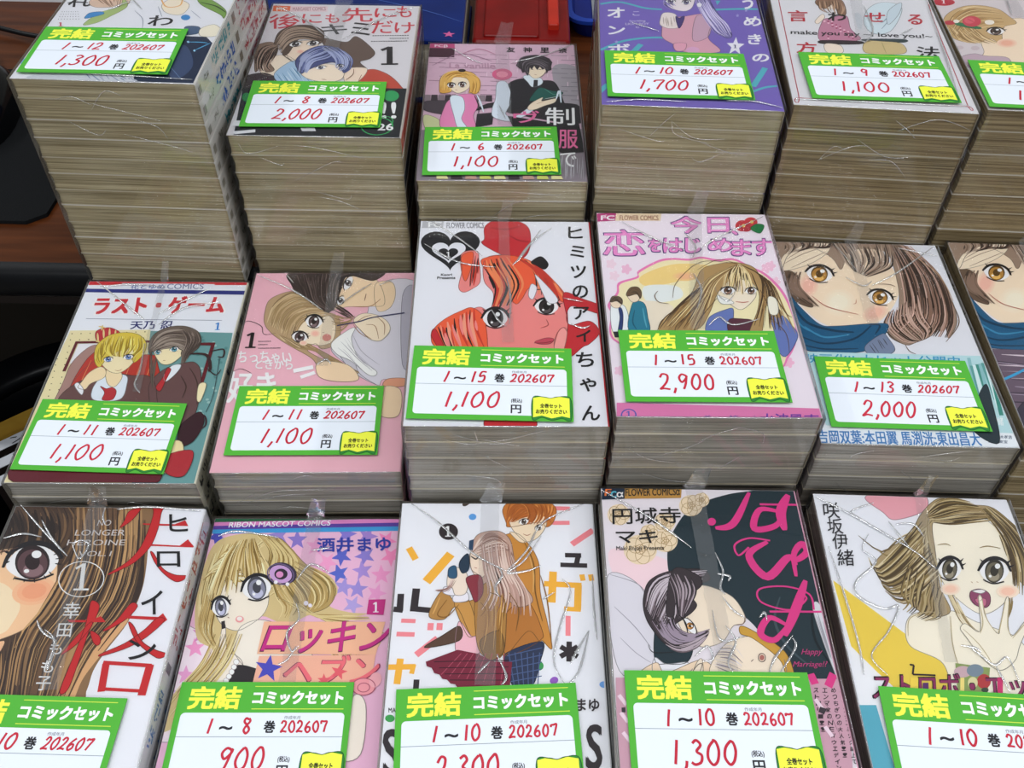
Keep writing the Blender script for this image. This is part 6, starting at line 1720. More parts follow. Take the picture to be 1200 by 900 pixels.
 ('E','8a868c',[-415,-290,-411,-290,-414,-294]),
 ('E','8a868c',[-365,-215,-361,-215,-364,-220]),
 ('E','8a868c',[-526,-290,-523,-290,-525,-295]),
 ('E','8a868c',[-477,-216,-474,-216,-476,-221]),
 ('E','8a868c',[-402,-280,-399,-280,-402,-284]),
 ('E','8a868c',[-352,-205,-349,-205,-352,-210]),
 ('E','8a868c',[-514,-281,-510,-280,-513,-285]),
 ('E','8a868c',[-465,-206,-461,-206,-464,-211]),
 ('E','8a868c',[-390,-270,-386,-270,-389,-275]),
 ('E','8a868c',[-340,-195,-336,-195,-339,-200]),
 ('E','8a868c',[-501,-271,-498,-271,-501,-275]),
 ('E','8a868c',[-452,-196,-449,-196,-451,-201]),
 ('E','8a868c',[-377,-260,-374,-260,-377,-265]),
 ('E','8a868c',[-564,-197,-561,-197,-564,-201]),
 ('E','8a868c',[-489,-261,-485,-261,-488,-265]),
 ('E','8a868c',[-440,-186,-436,-186,-439,-191]),
 ('E','8a868c',[-365,-250,-361,-250,-364,-255]),
 ('E','8a868c',[-552,-187,-548,-187,-551,-191]),
 ('E','8a868c',[-477,-251,-473,-251,-476,-256]),
 ('E','8a868c',[-427,-176,-423,-176,-426,-181]),
 ('P','a8c4dc',[-381,-129,-276,47,-205,-96,-92,-209,-105,-279,-298,-266]),
 ('H',['4a7ca0','d0e0ee'],6.8,12,1,[-369,-128,-271,-287],[-232,0,-85,-255]),
 ('P','5c4a40',[-454,292,-444,452,-356,544,-227,551,-125,470,-107,337,-137,283,-174,360,-275,354,-308,248,-329,144,-362,118,-396,243,-437,267]),
 ('P','8a7464',[-568,157,-562,260,-481,301,-420,242,-411,115,-447,38,-389,-81,-445,-108,-487,-13,-517,-111]),
 ('H',['2a2220','8a7464','5c4a40','b09a88'],10.9,50,2,[-459,318,-402,508,-278,548,-138,469],[-379,142,-342,298,-249,356,-116,310]),
 ('H',['4a3c34','a89080','2a2220'],9.0,36,3,[-437,267,-532,236,-554,82,-517,-111],[-416,216,-419,89,-434,-35,-402,-82]),
 ('Y','3a3034',[-298,274,-257,286,-305,310]),
 ('Y','3a3034',[-174,292,-133,306,-181,327]),
 ('E',(238,206,187),[-247,174,-220,176,-243,147]),
 ('E',(237,196,178),[-247,174,-226,175,-243,153]),
 ('E',(235,184,167),[-247,174,-232,175,-244,159]),
 ('P','f0dcc8',[-209,-72,-74,8,79,-33,96,-176,7,-228,-143,-188]),
 ('P','4a5280',[-260,23,-230,150,-133,252,-5,238,98,116,128,-31,100,-105,51,-10,-4,36,-95,-18,-169,-94,-201,-120]),
 ('H',['7a84b4','2c3058','5c6698','a8b0d0'],10.2,50,4,[-229,-97,-235,99,-155,230,-58,256],[-153,-117,-126,30,-35,84,5,162]),
 ('H',['7a84b4','2c3058','5c6698','a8b0d0'],10.8,40,5,[-132,247,-45,159,18,62,30,-36],[20,240,126,93,130,-55,88,-105]),
 ('Y','4a4a60',[-72,-41,-36,-34,-76,-17]),
 ('Y','4a4a60',[62,-14,87,-17,60,10]),
 ('S','8a5040',5.0,[-46,-193,-9,-200]),
 ('S','3a3034',7.0,[-362,118,-272,23]),
 ('S','8a6a58',6.7,[123,-198,163,-125,160,-53]),
 ('BAND',),
 ('Q','26282c',[-560,-324,553,-294,582,-1129,-499,-1018]),
 ('E','36a060',[453,-390,505,-388,459,-457]),
 ('E','2f8a50',[-514,-435,-484,-434,-504,-488]),
 ('T','f0f0f0','!!',7.8,[415,-663,509,-659,397,-473]),
 ('R','3cb064',7.7,[394,-752,496,-747,404,-854]),
 ('R','3cb064',6.2,[451,-695,492,-693,456,-749]),
 ('T','f0f0f0','26',6.1,[405,-801,502,-797,398,-727]),
 ('Q','e0e0e4',[-539,-717,-460,-713,-459,-776,-548,-780]),
 ('Q','e0e0e4',[-525,-840,-385,-814,-379,-846,-507,-872]),
 ('Q','d0d0d4',[-99,-785,-9,-781,8,-822,-81,-825]),
],
'A3': [
 ('Q','d4b2c4',[-1164,1328,1150,1290,836,-1905,-1019,-1939]),
 ('B','a8a0a8',[376,543,576,517,574,9,431,9]),
 ('B','8a8088',[-604,-415,-494,-291,604,-289,566,-945,-568,-955]),
 ('L','e4ccd8',5.5,[-432,725,-429,664]),
 ('L','8a6a7c',5.5,[-406,725,-276,718]),
 ('L','8a6a7c',5.4,[-250,723,-120,717]),
 ('L','8a6a7c',5.4,[-94,722,35,715]),
 ('L','e4ccd8',5.4,[35,720,35,660]),
 ('L','6a6870',5.4,[215,719,343,712]),
 ('L','6a6870',5.4,[369,717,497,711]),
 ('L','e4ccd8',5.4,[497,716,494,656]),
 ('L','6a6870',5.4,[522,715,649,709]),
 ('L','8a6a7c',5.4,[-481,660,-351,653]),
 ('L','8a6a7c',5.4,[-171,657,-42,651]),
 ('L','e4ccd8',5.4,[-42,656,-42,596]),
 ('L','8a6a7c',5.4,[-16,655,112,649]),
 ('L','8a6a7c',5.4,[137,654,265,648]),
 ('L','e4ccd8',5.3,[418,651,416,592]),
 ('L','6a6870',5.3,[443,651,570,645]),
 ('L','6a6870',5.3,[595,650,721,644]),
 ('L','8a6a7c',5.4,[-555,595,-426,589]),
 ('L','8a6a7c',5.4,[-400,594,-272,588]),
 ('L','e4ccd8',5.4,[-272,593,-270,534]),
 ('L','8a6a7c',5.3,[-93,591,35,585]),
 ('L','8a6a7c',5.3,[60,590,187,584]),
 ('L','e4ccd8',5.3,[187,589,187,530]),
 ('L','6a6870',5.3,[213,589,339,583]),
 ('L','6a6870',5.3,[516,586,642,580]),
 ('L','e4ccd8',5.3,[642,585,639,526]),
 ('L','8a6a7c',5.3,[-474,530,-346,524]),
 ('L','e4ccd8',5.3,[-347,529,-345,471]),
 ('L','8a6a7c',5.3,[-321,529,-194,523]),
 ('L','8a6a7c',5.3,[-168,528,-41,522]),
 ('L','e4ccd8',5.3,[111,526,110,467]),
 ('L','8a6a7c',5.3,[136,525,262,520]),
 ('L','6a6870',5.3,[287,524,413,518]),
 ('L','6a6870',5.2,[438,523,563,517]),
 ('L','e4ccd8',5.2,[564,522,561,464]),
 ('L','8a6a7c',5.3,[-395,466,-268,460]),
 ('L','8a6a7c',5.3,[-243,465,-116,459]),
 ('L','e4ccd8',5.2,[-116,464,-116,406]),
 ('L','8a6a7c',5.2,[-91,464,35,458]),
 ('L','6a6870',5.2,[211,462,336,456]),
 ('L','e4ccd8',5.2,[336,461,334,403]),
 ('L','6a6870',5.2,[361,461,486,455]),
 ('L','6a6870',5.2,[511,460,635,454]),
 ('L','8a6a7c',5.2,[-468,404,-342,398]),
 ('L','e4ccd8',5.2,[-191,402,-190,345]),
 ('L','8a6a7c',5.2,[-166,402,-40,396]),
 ('L','8a6a7c',5.2,[-15,401,110,395]),
 ('L','8a6a7c',5.2,[135,400,259,394]),
 ('L','e4ccd8',5.2,[260,399,258,342]),
 ('L','6a6870',5.1,[434,398,557,393]),
 ('L','6a6870',5.1,[582,397,705,392]),
 ('L','e4ccd8',5.1,[706,396,702,340]),
 ('L','8a6a7c',5.2,[-541,342,-415,337]),
 ('L','e4ccd8',5.2,[-415,342,-413,285]),
 ('L','8a6a7c',5.2,[-390,341,-265,336]),
 ('L','8a6a7c',5.1,[-90,340,35,334]),
 ('L','e4ccd8',5.1,[35,339,35,283]),
 ('L','8a6a7c',5.1,[60,339,184,333]),
 ('L','6a6870',5.1,[209,338,332,333]),
 ('L','e4ccd8',5.1,[480,336,478,280]),
 ('L','6a6870',5.1,[505,336,628,331]),
 ('L','8a6a7c',5.1,[-462,281,-337,275]),
 ('L','8a6a7c',5.1,[-313,280,-188,275]),
 ('L','8a6a7c',5.1,[-163,279,-39,274]),
 ('L','e4ccd8',5.1,[-39,278,-39,223]),
 ('L','8a6a7c',5.1,[134,278,257,272]),
 ('L','6a6870',5.1,[282,277,404,272]),
 ('L','e4ccd8',5.1,[404,276,402,221]),
 ('L','6a6870',5.1,[429,276,551,271]),
 ('L','8a6a7c',5.1,[-385,220,-261,215]),
 ('L','e4ccd8',5.1,[-261,219,-260,164]),
 ('L','8a6a7c',5.1,[-236,219,-113,214]),
 ('L','8a6a7c',5.1,[-88,218,35,213]),
 ('L','e4ccd8',5.0,[182,217,181,162]),
 ('L','6a6870',5.0,[207,217,329,212]),
 ('L','6a6870',5.0,[353,216,475,211]),
 ('L','6a6870',5.0,[500,216,621,211]),
 ('L','e4ccd8',5.0,[621,215,618,161]),
 ('L','8a6a7c',5.0,[-457,160,-333,155]),
 ('L','e4ccd8',5.0,[-333,160,-331,105]),
 ('L','8a6a7c',5.0,[-161,159,-38,154]),
 ('L','8a6a7c',5.0,[-14,158,108,153]),
 ('L','e4ccd8',5.0,[108,158,108,104]),
 ('L','8a6a7c',5.0,[133,158,254,153]),
 ('L','6a6870',5.0,[424,157,545,152]),
 ('L','e4ccd8',5.0,[545,156,543,102]),
 ('L','6a6870',5.0,[570,156,690,151]),
 ('L','8a6a7c',5.0,[-528,101,-404,96]),
 ('L','8a6a7c',5.0,[-380,101,-258,96]),
 ('L','e4ccd8',5.0,[-111,100,-110,46]),
 ('L','8a6a7c',5.0,[-87,100,35,95]),
 ('L','8a6a7c',5.0,[59,99,180,95]),
 ('L','6a6870',4.9,[205,99,325,94]),
 ('L','e4ccd8',4.9,[326,99,324,45]),
 ('L','6a6870',4.9,[494,98,614,93]),
 ('L','8a6a7c',5.0,[-451,43,-329,38]),
 ('L','8a6a7c',4.9,[-305,42,-183,37]),
 ('L','e4ccd8',4.9,[-183,42,-182,-11]),
 ('L','8a6a7c',4.9,[-159,42,-38,37]),
 ('L','8a6a7c',4.9,[131,41,252,36]),
 ('L','e4ccd8',4.9,[252,41,251,-12]),
 ('L','6a6870',4.9,[276,41,396,36]),
 ('L','6a6870',4.9,[420,40,539,36]),
 ('L','e4ccd8',4.9,[683,40,679,-13]),
 ('Q','c05080',[-557,876,-370,874,-367,806,-561,808]),
 ('T','f0dce4','FCβ',3.7,[-520,813,-422,812,-522,860]),
 ('Q','4a2838',[-561,808,-367,806,-367,674,-562,675]),
 ('T','1c1a1c','友',4.5,[30,756,94,755,30,833]),
 ('T','1c1a1c','神',4.5,[159,755,223,754,160,832]),
 ('T','1c1a1c','里',4.5,[290,753,355,753,292,830]),
 ('T','1c1a1c','奈',4.5,[429,752,493,751,432,829]),
 ('T','b890a4','La vanille',2.7,[-397,515,-54,512,-400,594]),
 ('E','d06088',[-3,434,72,434,-3,353]),
 ('E','e890a8',[-3,434,40,434,-3,391]),
 ('S','c088a0',10.9,[-340,699,-186,799,-56,721]),
 ('S','a8809a',8.9,[-527,550,-315,724,-80,621]),
 ('Q','8c7c84',[-562,147,-518,147,-513,65,-562,65]),
 ('Q','3a3038',[-513,147,-468,147,-464,65,-513,65]),
 ('Q','8c7c84',[-463,147,-419,146,-415,65,-464,65]),
 ('Q','3a3038',[-414,146,-370,146,-366,65,-415,65]),
 ('Q','8c7c84',[-365,146,-320,146,-318,65,-366,65]),
 ('Q','3a3038',[-316,146,-271,146,-269,64,-318,65]),
 ('Q','8c7c84',[-266,146,-222,146,-220,64,-269,64]),
 ('Q','3a3038',[-217,146,-173,145,-171,64,-220,64]),
 ('Q','8c7c84',[-168,145,-124,145,-123,64,-171,64]),
 ('Q','3a3038',[-119,145,-75,145,-74,64,-123,64]),
 ('P','4a4048',[-562,56,-366,56,-384,-99,-555,-55]),
 ('P','2a262c',[-193,-55,-49,-12,94,-99,539,-206,550,9,384,54,-50,55]),
 ('P','c8cc9c',[-551,-120,-453,-163,-424,-270,-529,-291]),
 ('P','e088b4',[-412,-11,-368,101,-296,155,-198,146,-175,11,-203,-120,-199,-290,-424,-270]),
 ('P','d8e4ee',[-378,101,-333,141,-282,100,-268,-33,-286,-163,-247,-269,-306,-282,-342,-120]),
 ('P','f3dcc4',[-401,308,-367,403,-279,403,-238,284,-261,215,-321,169,-372,215]),
 ('P','dca850',[-460,239,-455,380,-395,461,-281,475,-204,426,-161,284,-186,168,-236,191,-239,308,-278,379,-366,379,-388,285,-372,192,-445,169]),
 ('H',['f0cc80','a87830','e0b460'],8.5,34,1,[-459,215,-443,404,-370,476,-281,470],[-372,192,-377,332,-329,403,-266,379]),
 ('H',['f0cc80','a87830','e0b460'],8.8,30,2,[-281,470,-191,402,-164,307,-174,168],[-304,403,-253,355,-237,261,-247,169]),
 ('Y','5a3830',[-375,276,-347,274,-376,313]),
 ('Y','5a3830',[-295,284,-268,286,-297,322]),
 ('S','b05848',5.1,[-345,215,-328,210]),
 ('E','2c2020',[-302,480,-274,480,-301,458]),
 ('S','d8e4ee',13.4,[-185,145,-159,55,-133,-77]),
 ('Q','2a262c',[-180,-99,-61,-77,-71,-227,-188,-269]),
 ('S','2a262c',10.0,[-202,136,-170,11,-168,-99]),
 ('P','d8e0ea',[-40,307,22,330,59,213,59,55,23,-99,94,-121,191,-12,214,-56,70,-185,-60,-142,-73,-34,-50,100]),
 ('P','26242a',[47,306,147,376,271,352,382,328,434,98,419,9,191,10,59,-34,59,190]),
 ('P','dce6f0',[152,400,198,423,284,380,290,305,220,259,184,329]),
 ('Q','26242a',[231,357,261,357,253,212,222,235]),
 ('P','f3dcc4',[174,569,326,568,311,447,247,376,198,433]),
 ('Q','362e34',[123,521,101,558,117,619,137,654,150,684,202,709,254,718,317,697,357,662,376,607,364,553,367,504,339,485,331,447,317,519,299,500,280,544,259,495,238,554,219,505,204,530,198,457,185,409,168,472,148,453,138,506]),
 ('H',['5a5058','201c22','7a7078','362e34'],10.6,46,3,[111,545,137,669,228,708,354,642],[185,424,199,544,276,568,336,471]),
 ('S','1c1a1c',7.0,[206,510,232,500]),
 ('S','1c1a1c',7.0,[264,505,294,505]),
 ('S','a06050',5.2,[235,433,255,428]),
 ('P','1e5c54',[197,99,256,235,293,249,353,212,438,189,399,130,338,116,216,72]),
 ('S','58a088',5.0,[305,240,364,166,412,161]),
 ('S','c8d8d0',6.6,[265,90,350,116,412,143]),
 ('P','f3dcc4',[179,-12,216,54,290,121,284,72,381,107,372,54,299,10,238,-34,190,-47]),
 ('S','b08868',4.9,[240,32,301,72]),
 ('S','d8e4ee',16.4,[386,98,414,212,420,54]),
 ('Q','26242a',[395,9,432,31,515,31,537,-248,398,-227]),
 ('Q','1e1c20',[35,-121,537,-248,555,-551,408,-571,70,-248]),
 ('T','f2f2f4','制',4.7,[300,-231,505,-231,306,-12]),
 ('T','e070a0','服',4.5,[381,-509,512,-508,389,-290]),
 ('T','f2f2f4','で',3.6,[382,-722,491,-721,388,-560]),
 ('T','e070a0','ヴ',4.7,[77,-206,258,-206,78,-56]),
 ('H',['c8c8cc'],3.0,16,7,[385,-572,353,-856],[563,-610,549,-855]),
 ('Q','e0d8a0',[-431,-828,-364,-828,-352,-865,-429,-865]),
 ('Q','3a3038',[-337,-828,-270,-827,-257,-864,-335,-865]),
 ('Q','c8a090',[-242,-827,-175,-826,-163,-864,-241,-864]),
 ('Q','d0d070',[-148,-826,-81,-826,-70,-863,-147,-863]),
 ('Q','e0d8a0',[-53,-826,13,-825,24,-862,-53,-863]),
 ('Q','3a3038',[40,-825,107,-825,117,-861,40,-862]),
 ('Q','c8a090',[134,-824,200,-824,211,-861,134,-861]),
 ('Q','d0d070',[228,-824,294,-823,304,-860,227,-861]),
 ('Q','e0d8a0',[321,-823,387,-823,397,-859,320,-860]),
],
'A1': [
 ('Q','e2e2e8',[-2291,1645,785,1820,1523,-2032,-993,-2266]),
 ('S','3c3a40',19.2,[-539,73,-485,88,-404,83]),
 ('T','1c1a1c','れ',5.7,[-517,18,-373,28,-562,186]),
 ('T','1c1a1c','わ',5.5,[77,-197,234,-186,52,-63]),
 ('P','d8bca8',[-400,112,-335,203,-171,185,-138,74,-280,24,-364,40]),
 ('H',['8a6a58'],5.8,10,1,[-404,169,-258,37],[-197,184,-181,42]),
 ('P','a8bc78',[-338,-207,-284,-49,-181,42,-189,155,-130,46,-204,-98,-267,-185]),
 ('P','3c88c4',[-358,-126,-347,-54,-276,-32,-253,-63,-316,-112]),
 ('E','3c88c4',[293,-73,323,-70,303,-110]),
 ('E','3c88c4',[224,-6,233,-6,228,-20]),
 ('E','78a8cc',[-558,-675,-541,-673,-544,-714]),
 ('P','7ca050',[285,247,409,170,531,38,544,-70,506,-19,346,109]),
 ('S','2c3c24',11.4,[339,136,455,89,537,11]),
 ('P','f0e0cc',[92,90,146,179,270,103,255,-37,147,-17]),
 ('L','e0a860',9.6,[48,201,125,65,211,82,205,184]),
 ('S','8a90a0',5.6,[-63,-5,19,-109,57,-242]),
 ('S','8a90a0',5.7,[74,61,137,-73]),
 ('S','9aa0b0',5.6,[304,22,395,-82]),
 ('P','4a6080',[323,-195,409,-189,434,-267,356,-294]),
 ('P','ece4d0',[428,-214,502,-155,570,-230,550,-300,452,-307]),
 ('Q','1e2c48',[76,-310,491,-315,547,-389,558,-865,187,-867]),
 ('B','3a4c70',[258,-514,383,-427,496,-671,416,-824]),
 ('S','5ab0e0',8.9,[385,-386,472,-384,518,-391]),
 ('S','5ab0e0',8.8,[460,-483,535,-390]),
 ('E','9ad0f0',[392,-385,400,-385,396,-398]),
 ('E','9ad0f0',[459,-488,466,-488,462,-501]),
 ('S','6a88b0',5.1,[217,-718,285,-613,463,-820]),
 ('B','c8ccd4',[-414,-818,-228,-783,180,-843,116,-873,-418,-877]),
 ('H',['7a88a8'],6.9,10,2,[-158,-773,-76,-879],[173,-820,234,-863]),
 ('T','7a787c','. . . . . . . .',1.1,[-530,-56,-427,-48,-533,-45]),
 ('T','7a787c','. . . . . . . .',1.1,[-527,-89,-413,-81,-530,-78]),
 ('T','7a787c','. . . . . . . .',1.1,[-524,-122,-399,-113,-527,-111]),
 ('T','7a787c','. . . . . . . .',1.1,[-521,-155,-385,-145,-524,-144]),
 ('T','c03048','1',3.7,[-492,-240,-457,-237,-508,-192]),
],
'A4': [
 ('Q','7a68b8',[-1084,1934,1477,2082,708,-1849,-1104,-2085]),
 ('L','58b4c0',21.5,[-552,411,-414,449,-244,377,-123,362]),
 ('L','58b4c0',21.2,[55,479,106,509,159,565]),
 ('L','58b4c0',24.2,[215,382,408,409,574,418]),
 ('Q','58b4c0',[265,522,301,525,270,457]),
 ('L','58b4c0',22.5,[-558,-221,-404,-94,-215,-35,-76,-40,11,-99,26,-208]),
 ('K','58b4c0',38.1,[-351,-245,-289,-128]),
 ('K','58b4c0',34.8,[-618,-809,-518,-641]),
 ('K','58b4c0',37.3,[397,-603,502,-372]),
 ('L','58b4c0',19.9,[390,-662,480,-606,577,-584]),
 ('T','eceaf4','オ',8.7,[-503,219,-388,230,-501,359]),
 ('T','eceaf4','ン',8.3,[-501,-11,-392,0,-500,98]),
 ('T','eceaf4','ボ',8.0,[-510,-261,-367,-247,-508,-145]),
 ('T','c8c0e0','こ',2.6,[-329,259,-283,264,-327,319]),
 ('T','eceaf4','う',8.6,[444,412,516,418,465,590]),
 ('T','eceaf4','め',8.3,[427,169,545,180,442,299]),
 ('T','eceaf4','き',7.9,[426,-77,512,-69,443,55]),
 ('T','eceaf4','の',7.6,[429,-301,535,-290,441,-206]),
 ('T','c8c0e0','Sparkling',1.7,[-356,164,-246,174,-355,193]),
 ('T','c8c0e0','LION BOY',1.7,[-384,123,-223,138,-383,152]),
 ('T','c8c0e0','by',1.7,[-314,82,-290,84,-313,111]),
 ('Q','e8e6f0',[356,15,359,-70,402,-76,360,-129,359,-213,330,-164,287,-211,310,-127,284,-71,328,-69]),
 ('T','3a3068','1',3.1,[326,-135,342,-134,331,-91]),
 ('P','d8a4b4',[-141,46,-107,216,40,278,162,313,205,196,167,-17,229,-188,3,-211,-59,-128,-134,-45]),
 ('P','c8a4b8',[112,284,200,220,169,6,61,-49]),
 ('P','e8dcd8',[-143,213,-114,313,-31,296,-18,128,-91,98,-145,140]),
 ('H',['b0a098'],5.2,8,1,[-129,263,-125,118],[-32,271,-30,127]),
 ('P','e8dce0',[-105,465,-12,576,112,587,100,432,45,352,-38,370]),
 ('P','4a3c78',[-32,271,-10,249,28,277,9,178,-20,104,-32,175]),
 ('P','7a70a8',[112,587,209,569,243,419,295,228,332,44,293,-5,233,81,202,244,166,363]),
 ('H',['c8bce0','4a4080','9c90c8'],9.0,16,2,[-86,570,-106,439,-62,367],[-12,576,-43,470,-22,421]),
 ('H',['c8bce0','4a4080','9c90c8','d8d0ec'],8.9,34,3,[110,561,150,312,210,79,272,16],[211,595,257,321,313,182,330,21]),
 ('Y','5a5078',[-55,485,-23,480,-51,521]),
 ('Y','5a5078',[55,479,84,483,57,515]),
 ('E','eceaf4',[144,446,161,447,142,415]),
 ('P','e0a4b8',[-69,-107,11,-99,-7,-190,-64,-195]),
 ('E','d8a8c8',[50,-184,95,-180,47,-228]),
 ('Q','a8a0d8',[-451,-85,-448,-102,-438,-102,-446,-115,-444,-133,-452,-123,-460,-135,-457,-116,-465,-105,-455,-103]),
 ('Q','a8a0d8',[400,339,402,320,411,320,402,306,403,287,396,297,386,285,391,305,384,317,395,319]),
 ('Q','a8a0d8',[469,419,470,399,480,399,470,385,470,365,463,376,454,364,459,384,452,397,463,399]),
],
'A5': [
 ('Q','dcdade',[-1009,2337,2471,2847,728,-2437,-1390,-2465]),
 ('L','a83040',6.7,[-502,535,-506,280,-517,-769,-510,-798,-10,-793,486,-794,508,-758,531,246,553,569]),
 ('P','efdccc',[-233,463,-112,573,-84,445,-154,374,-211,401]),
 ('P','c0849c',[-238,192,-172,247,-62,288,-60,104,-24,-40,-287,-78]),
 ('E','e4b8c8',[-223,194,-215,194,-225,181]),
 ('E','a84a70',[-178,128,-170,128,-179,116]),
 ('E','e4b8c8',[-133,63,-126,63,-135,51]),
 ('E','a84a70',[-89,-2,-82,-1,-91,-14]),
 ('E','e4b8c8',[-200,171,-192,172,-201,159]),
 ('E','a84a70',[-154,106,-147,106,-156,94]),
 ('E','e4b8c8',[-110,41,-103,41,-112,29]),
 ('E','a84a70',[-66,-23,-59,-23,-68,-35]),
 ('E','e4b8c8',[-176,149,-169,150,-178,137]),
 ('E','a84a70',[-131,84,-124,84,-133,72]),
 ('E','e4b8c8',[-87,19,-80,20,-89,7]),
 ('E','a84a70',[-198,193,-191,193,-200,180]),
 ('E','e4b8c8',[-153,127,-146,127,-155,115]),
 ('E','a84a70',[-108,62,-101,62,-110,50]),
 ('E','e4b8c8',[-64,-3,-57,-2,-66,-15]),
 ('E','a84a70',[-175,170,-167,171,-176,158]),
 ('E','e4b8c8',[-130,105,-122,105,-132,93]),
 ('E','a84a70',[-86,40,-78,40,-87,28]),
 ('E','e4b8c8',[-231,-39,-224,-39,-232,-51]),
 ('E','a84a70',[-151,148,-144,149,-153,136]),
 ('E','e4b8c8',[-107,83,-99,83,-109,71]),
 ('E','a84a70',[-63,18,-55,19,-65,6]),
 ('E','e4b8c8',[-173,192,-166,192,-175,180]),
 ('E','a84a70',[-128,126,-121,126,-130,114]),
 ('E','e4b8c8',[-84,61,-77,61,-86,49]),
 ('E','a84a70',[-229,-19,-222,-18,-231,-31]),
 ('P','2c2428',[-278,-72,-27,-58,-39,-99,-278,-118]),
 ('P','8a6a54',[-251,461,-174,567,-59,512,-57,320,-107,284,-130,440,-200,370]),
 ('H',['5a4234','b89478'],8.9,16,1,[-228,496,-230,367,-178,309],[-44,513,-48,384,-92,285]),
 ('P','efdccc',[-264,-117,-166,-126,-165,-222,-265,-230]),
 ('P','efdccc',[-288,188,-225,292,-216,243,-272,153]),
 ('P','d0dce2',[44,204,105,398,215,505,334,483,325,353,203,96,79,56]),
 ('S','8ca0ac',8.8,[125,336,165,214,248,347]),
 ('S','8ca0ac',8.5,[149,122,279,349,334,483]),
 ('P','c8d4dc',[239,378,356,518,310,352,205,187]),
 ('P','2c3c40',[16,-26,272,-5,259,-48,17,-55]),
 ('P','cdb888',[10,-61,119,-47,246,-66,237,-193,-8,-211]),
 ('S','b0a070',8.3,[117,-59,121,-201]),
 ('B','d0d4da',[3,325,44,297,14,111,-11,139]),
 ('T','b82838','言',6.3,[-471,167,-339,178,-455,322]),
 ('T','1c1a1c','わ',6.4,[-198,202,-76,212,-182,321]),
 ('T','b82838','せ',6.5,[54,211,190,223,76,344]),
 ('T','b82838','る',6.5,[342,205,440,213,369,345]),
 ('T','b82838','方',5.9,[-466,-255,-337,-246,-450,-114]),
 ('T','1c1a1c','法',6.0,[309,-249,457,-238,340,-94]),
 ('T','2a282c','make you say ~I love you!~',3.1,[-477,-24,467,10,-469,47]),
],
'A6': [
 ('Q','d4cacc',[-2239,2414,1980,2888,-115,-2318,-2461,-2397]),
 ('E','b83040',[-494,505,-414,511,-506,451]),
 ('T','f0e0e4','1',4.6,[-517,483,-479,486,-506,537]),
 ('P','efd8c0',[-373,-27,-259,190,15,304,59,-55,-156,-294,-444,-313,-395,-172]),
 ('P','c8a878',[-586,166,-514,327,-379,448,-247,478,-134,434,-85,328,-65,235,-175,166,-247,-48,-306,7,-410,-59,-522,-38,-576,46]),
 ('H',['e4cca0','947448','b89460'],10.7,40,1,[-578,106,-468,331,-314,459,-138,421],[-522,-38,-404,89,-297,157,-151,198]),
 ('H',['e4cca0','947448'],10.7,20,2,[-556,138,-522,-38,-444,-79],[-381,181,-328,34,-247,-48]),
 ('P','2a7c54',[-494,216,-435,208,-328,155,-363,134,-474,168]),
 ('E','c84858',[-368,238,-303,243,-386,162]),
 ('E','d86470',[-380,249,-343,252,-391,205]),
 ('E','b83848',[-526,207,-486,210,-533,176]),
 ('E','f0e4d8',[-248,234,-214,237,-256,200]),
 ('E','f0e4d8',[-475,230,-454,231,-481,205]),
 ('S','a83040',6.6,[-389,274,-355,226]),
 ('Y','4a3830',[-240,112,-183,113,-224,168]),
 ('E',(237,204,180),[-210,-45,-141,-40,-226,-104]),
 ('E',(235,192,168),[-210,-45,-156,-41,-222,-91]),
 ('E',(233,177,153),[-210,-45,-171,-42,-218,-78]),
 ('E','c8b8bc',[-543,-131,-517,-129,-549,-157]),
 ('E','c8b8bc',[-442,-130,-413,-128,-449,-159]),
 ('P','c0a8b4',[-575,-267,-475,-205,-395,-227,-257,-246,-309,-437,-557,-374]),
 ('P','c8a4bc',[-571,-375,-437,-285,-437,-339,-543,-373]),
],
}
for key, pages, spine, phrase, card in INFO:
    make_stack(key, pages, spine, phrase, "volumes under the " + phrase, card)

# ------------------------------------------------------------------ things on the table
m = MB(); P0 = [(-0.80, 0.585), (-0.375, 0.582), (-0.362, 0.592), (-0.360, 0.625), (-0.360, 0.79), (-0.372, 0.80), (-0.80, 0.80)]
m.grid([[(a, b, z) for a, b in P0] for z in (0.7503, 0.7535)], closed=True); m.face([(a, b, 0.7535) for a, b in P0])
m.face([(a, b, 0.7503) for a, b in P0[::-1]])
tag(m.build('mouse_pad', M_PAD), 'black mouse pad on the wooden table beside the tallest stack', 'mouse pad')
mo = tag(empty('computer_mouse', (-0.462, 0.72, 0.7536), 0.15), 'black glossy computer mouse on the black pad', 'computer mouse')
m = MB(); R = []
for k in range(9):
    a = k / 8 * math.pi / 2; R.append([((0.033 * math.cos(a) ** .6 if k < 8 else 0) * math.copysign(abs(math.cos(q)) ** .8, math.cos(q)), (0.058 * math.cos(a) ** .6 if k < 8 else 0) * math.copysign(abs(math.sin(q)) ** .8, math.sin(q)), 0.036 * math.sin(a) ** .9) for q in [2 * math.pi * i / 28 for i in range(28)]])
m.grid(R, closed=True); m.face(R[0][::-1]); m.build('body', simple('glossy_black', '0a0b0d', 0.12, scale=50), mo, smooth=True)
m = MB(); m.lathe([(0.0001, .0395), (0.006, .0385), (0.0075, .036), (0.006, .033)], 0, .028, 20); m.build('scroll_wheel', M_BLACK, mo, smooth=True)
m = MB(); m.tube([(q[0], q[1], 0.0025 if k > 2 else 0.012 - k * .003) for k, q in enumerate(spline([(0, .056), (-.01, .10), (-.035, .14), (-.03, .16), (0.02, .135), (0.09, .11)], False, 8))], 0.0024, 8); m.build('cord', M_BLACK, mo, smooth=True)
wb = tag(empty('white_tray', (-0.60, 1.02, 0.75)), 'white tray at the back of the table behind the mouse cord', 'tray')
m = MB(); m.box(-.2, .17, -.085, .12, 0.0, .012, b=.006); m.build('base', M_WHITE, wb)
m = MB()
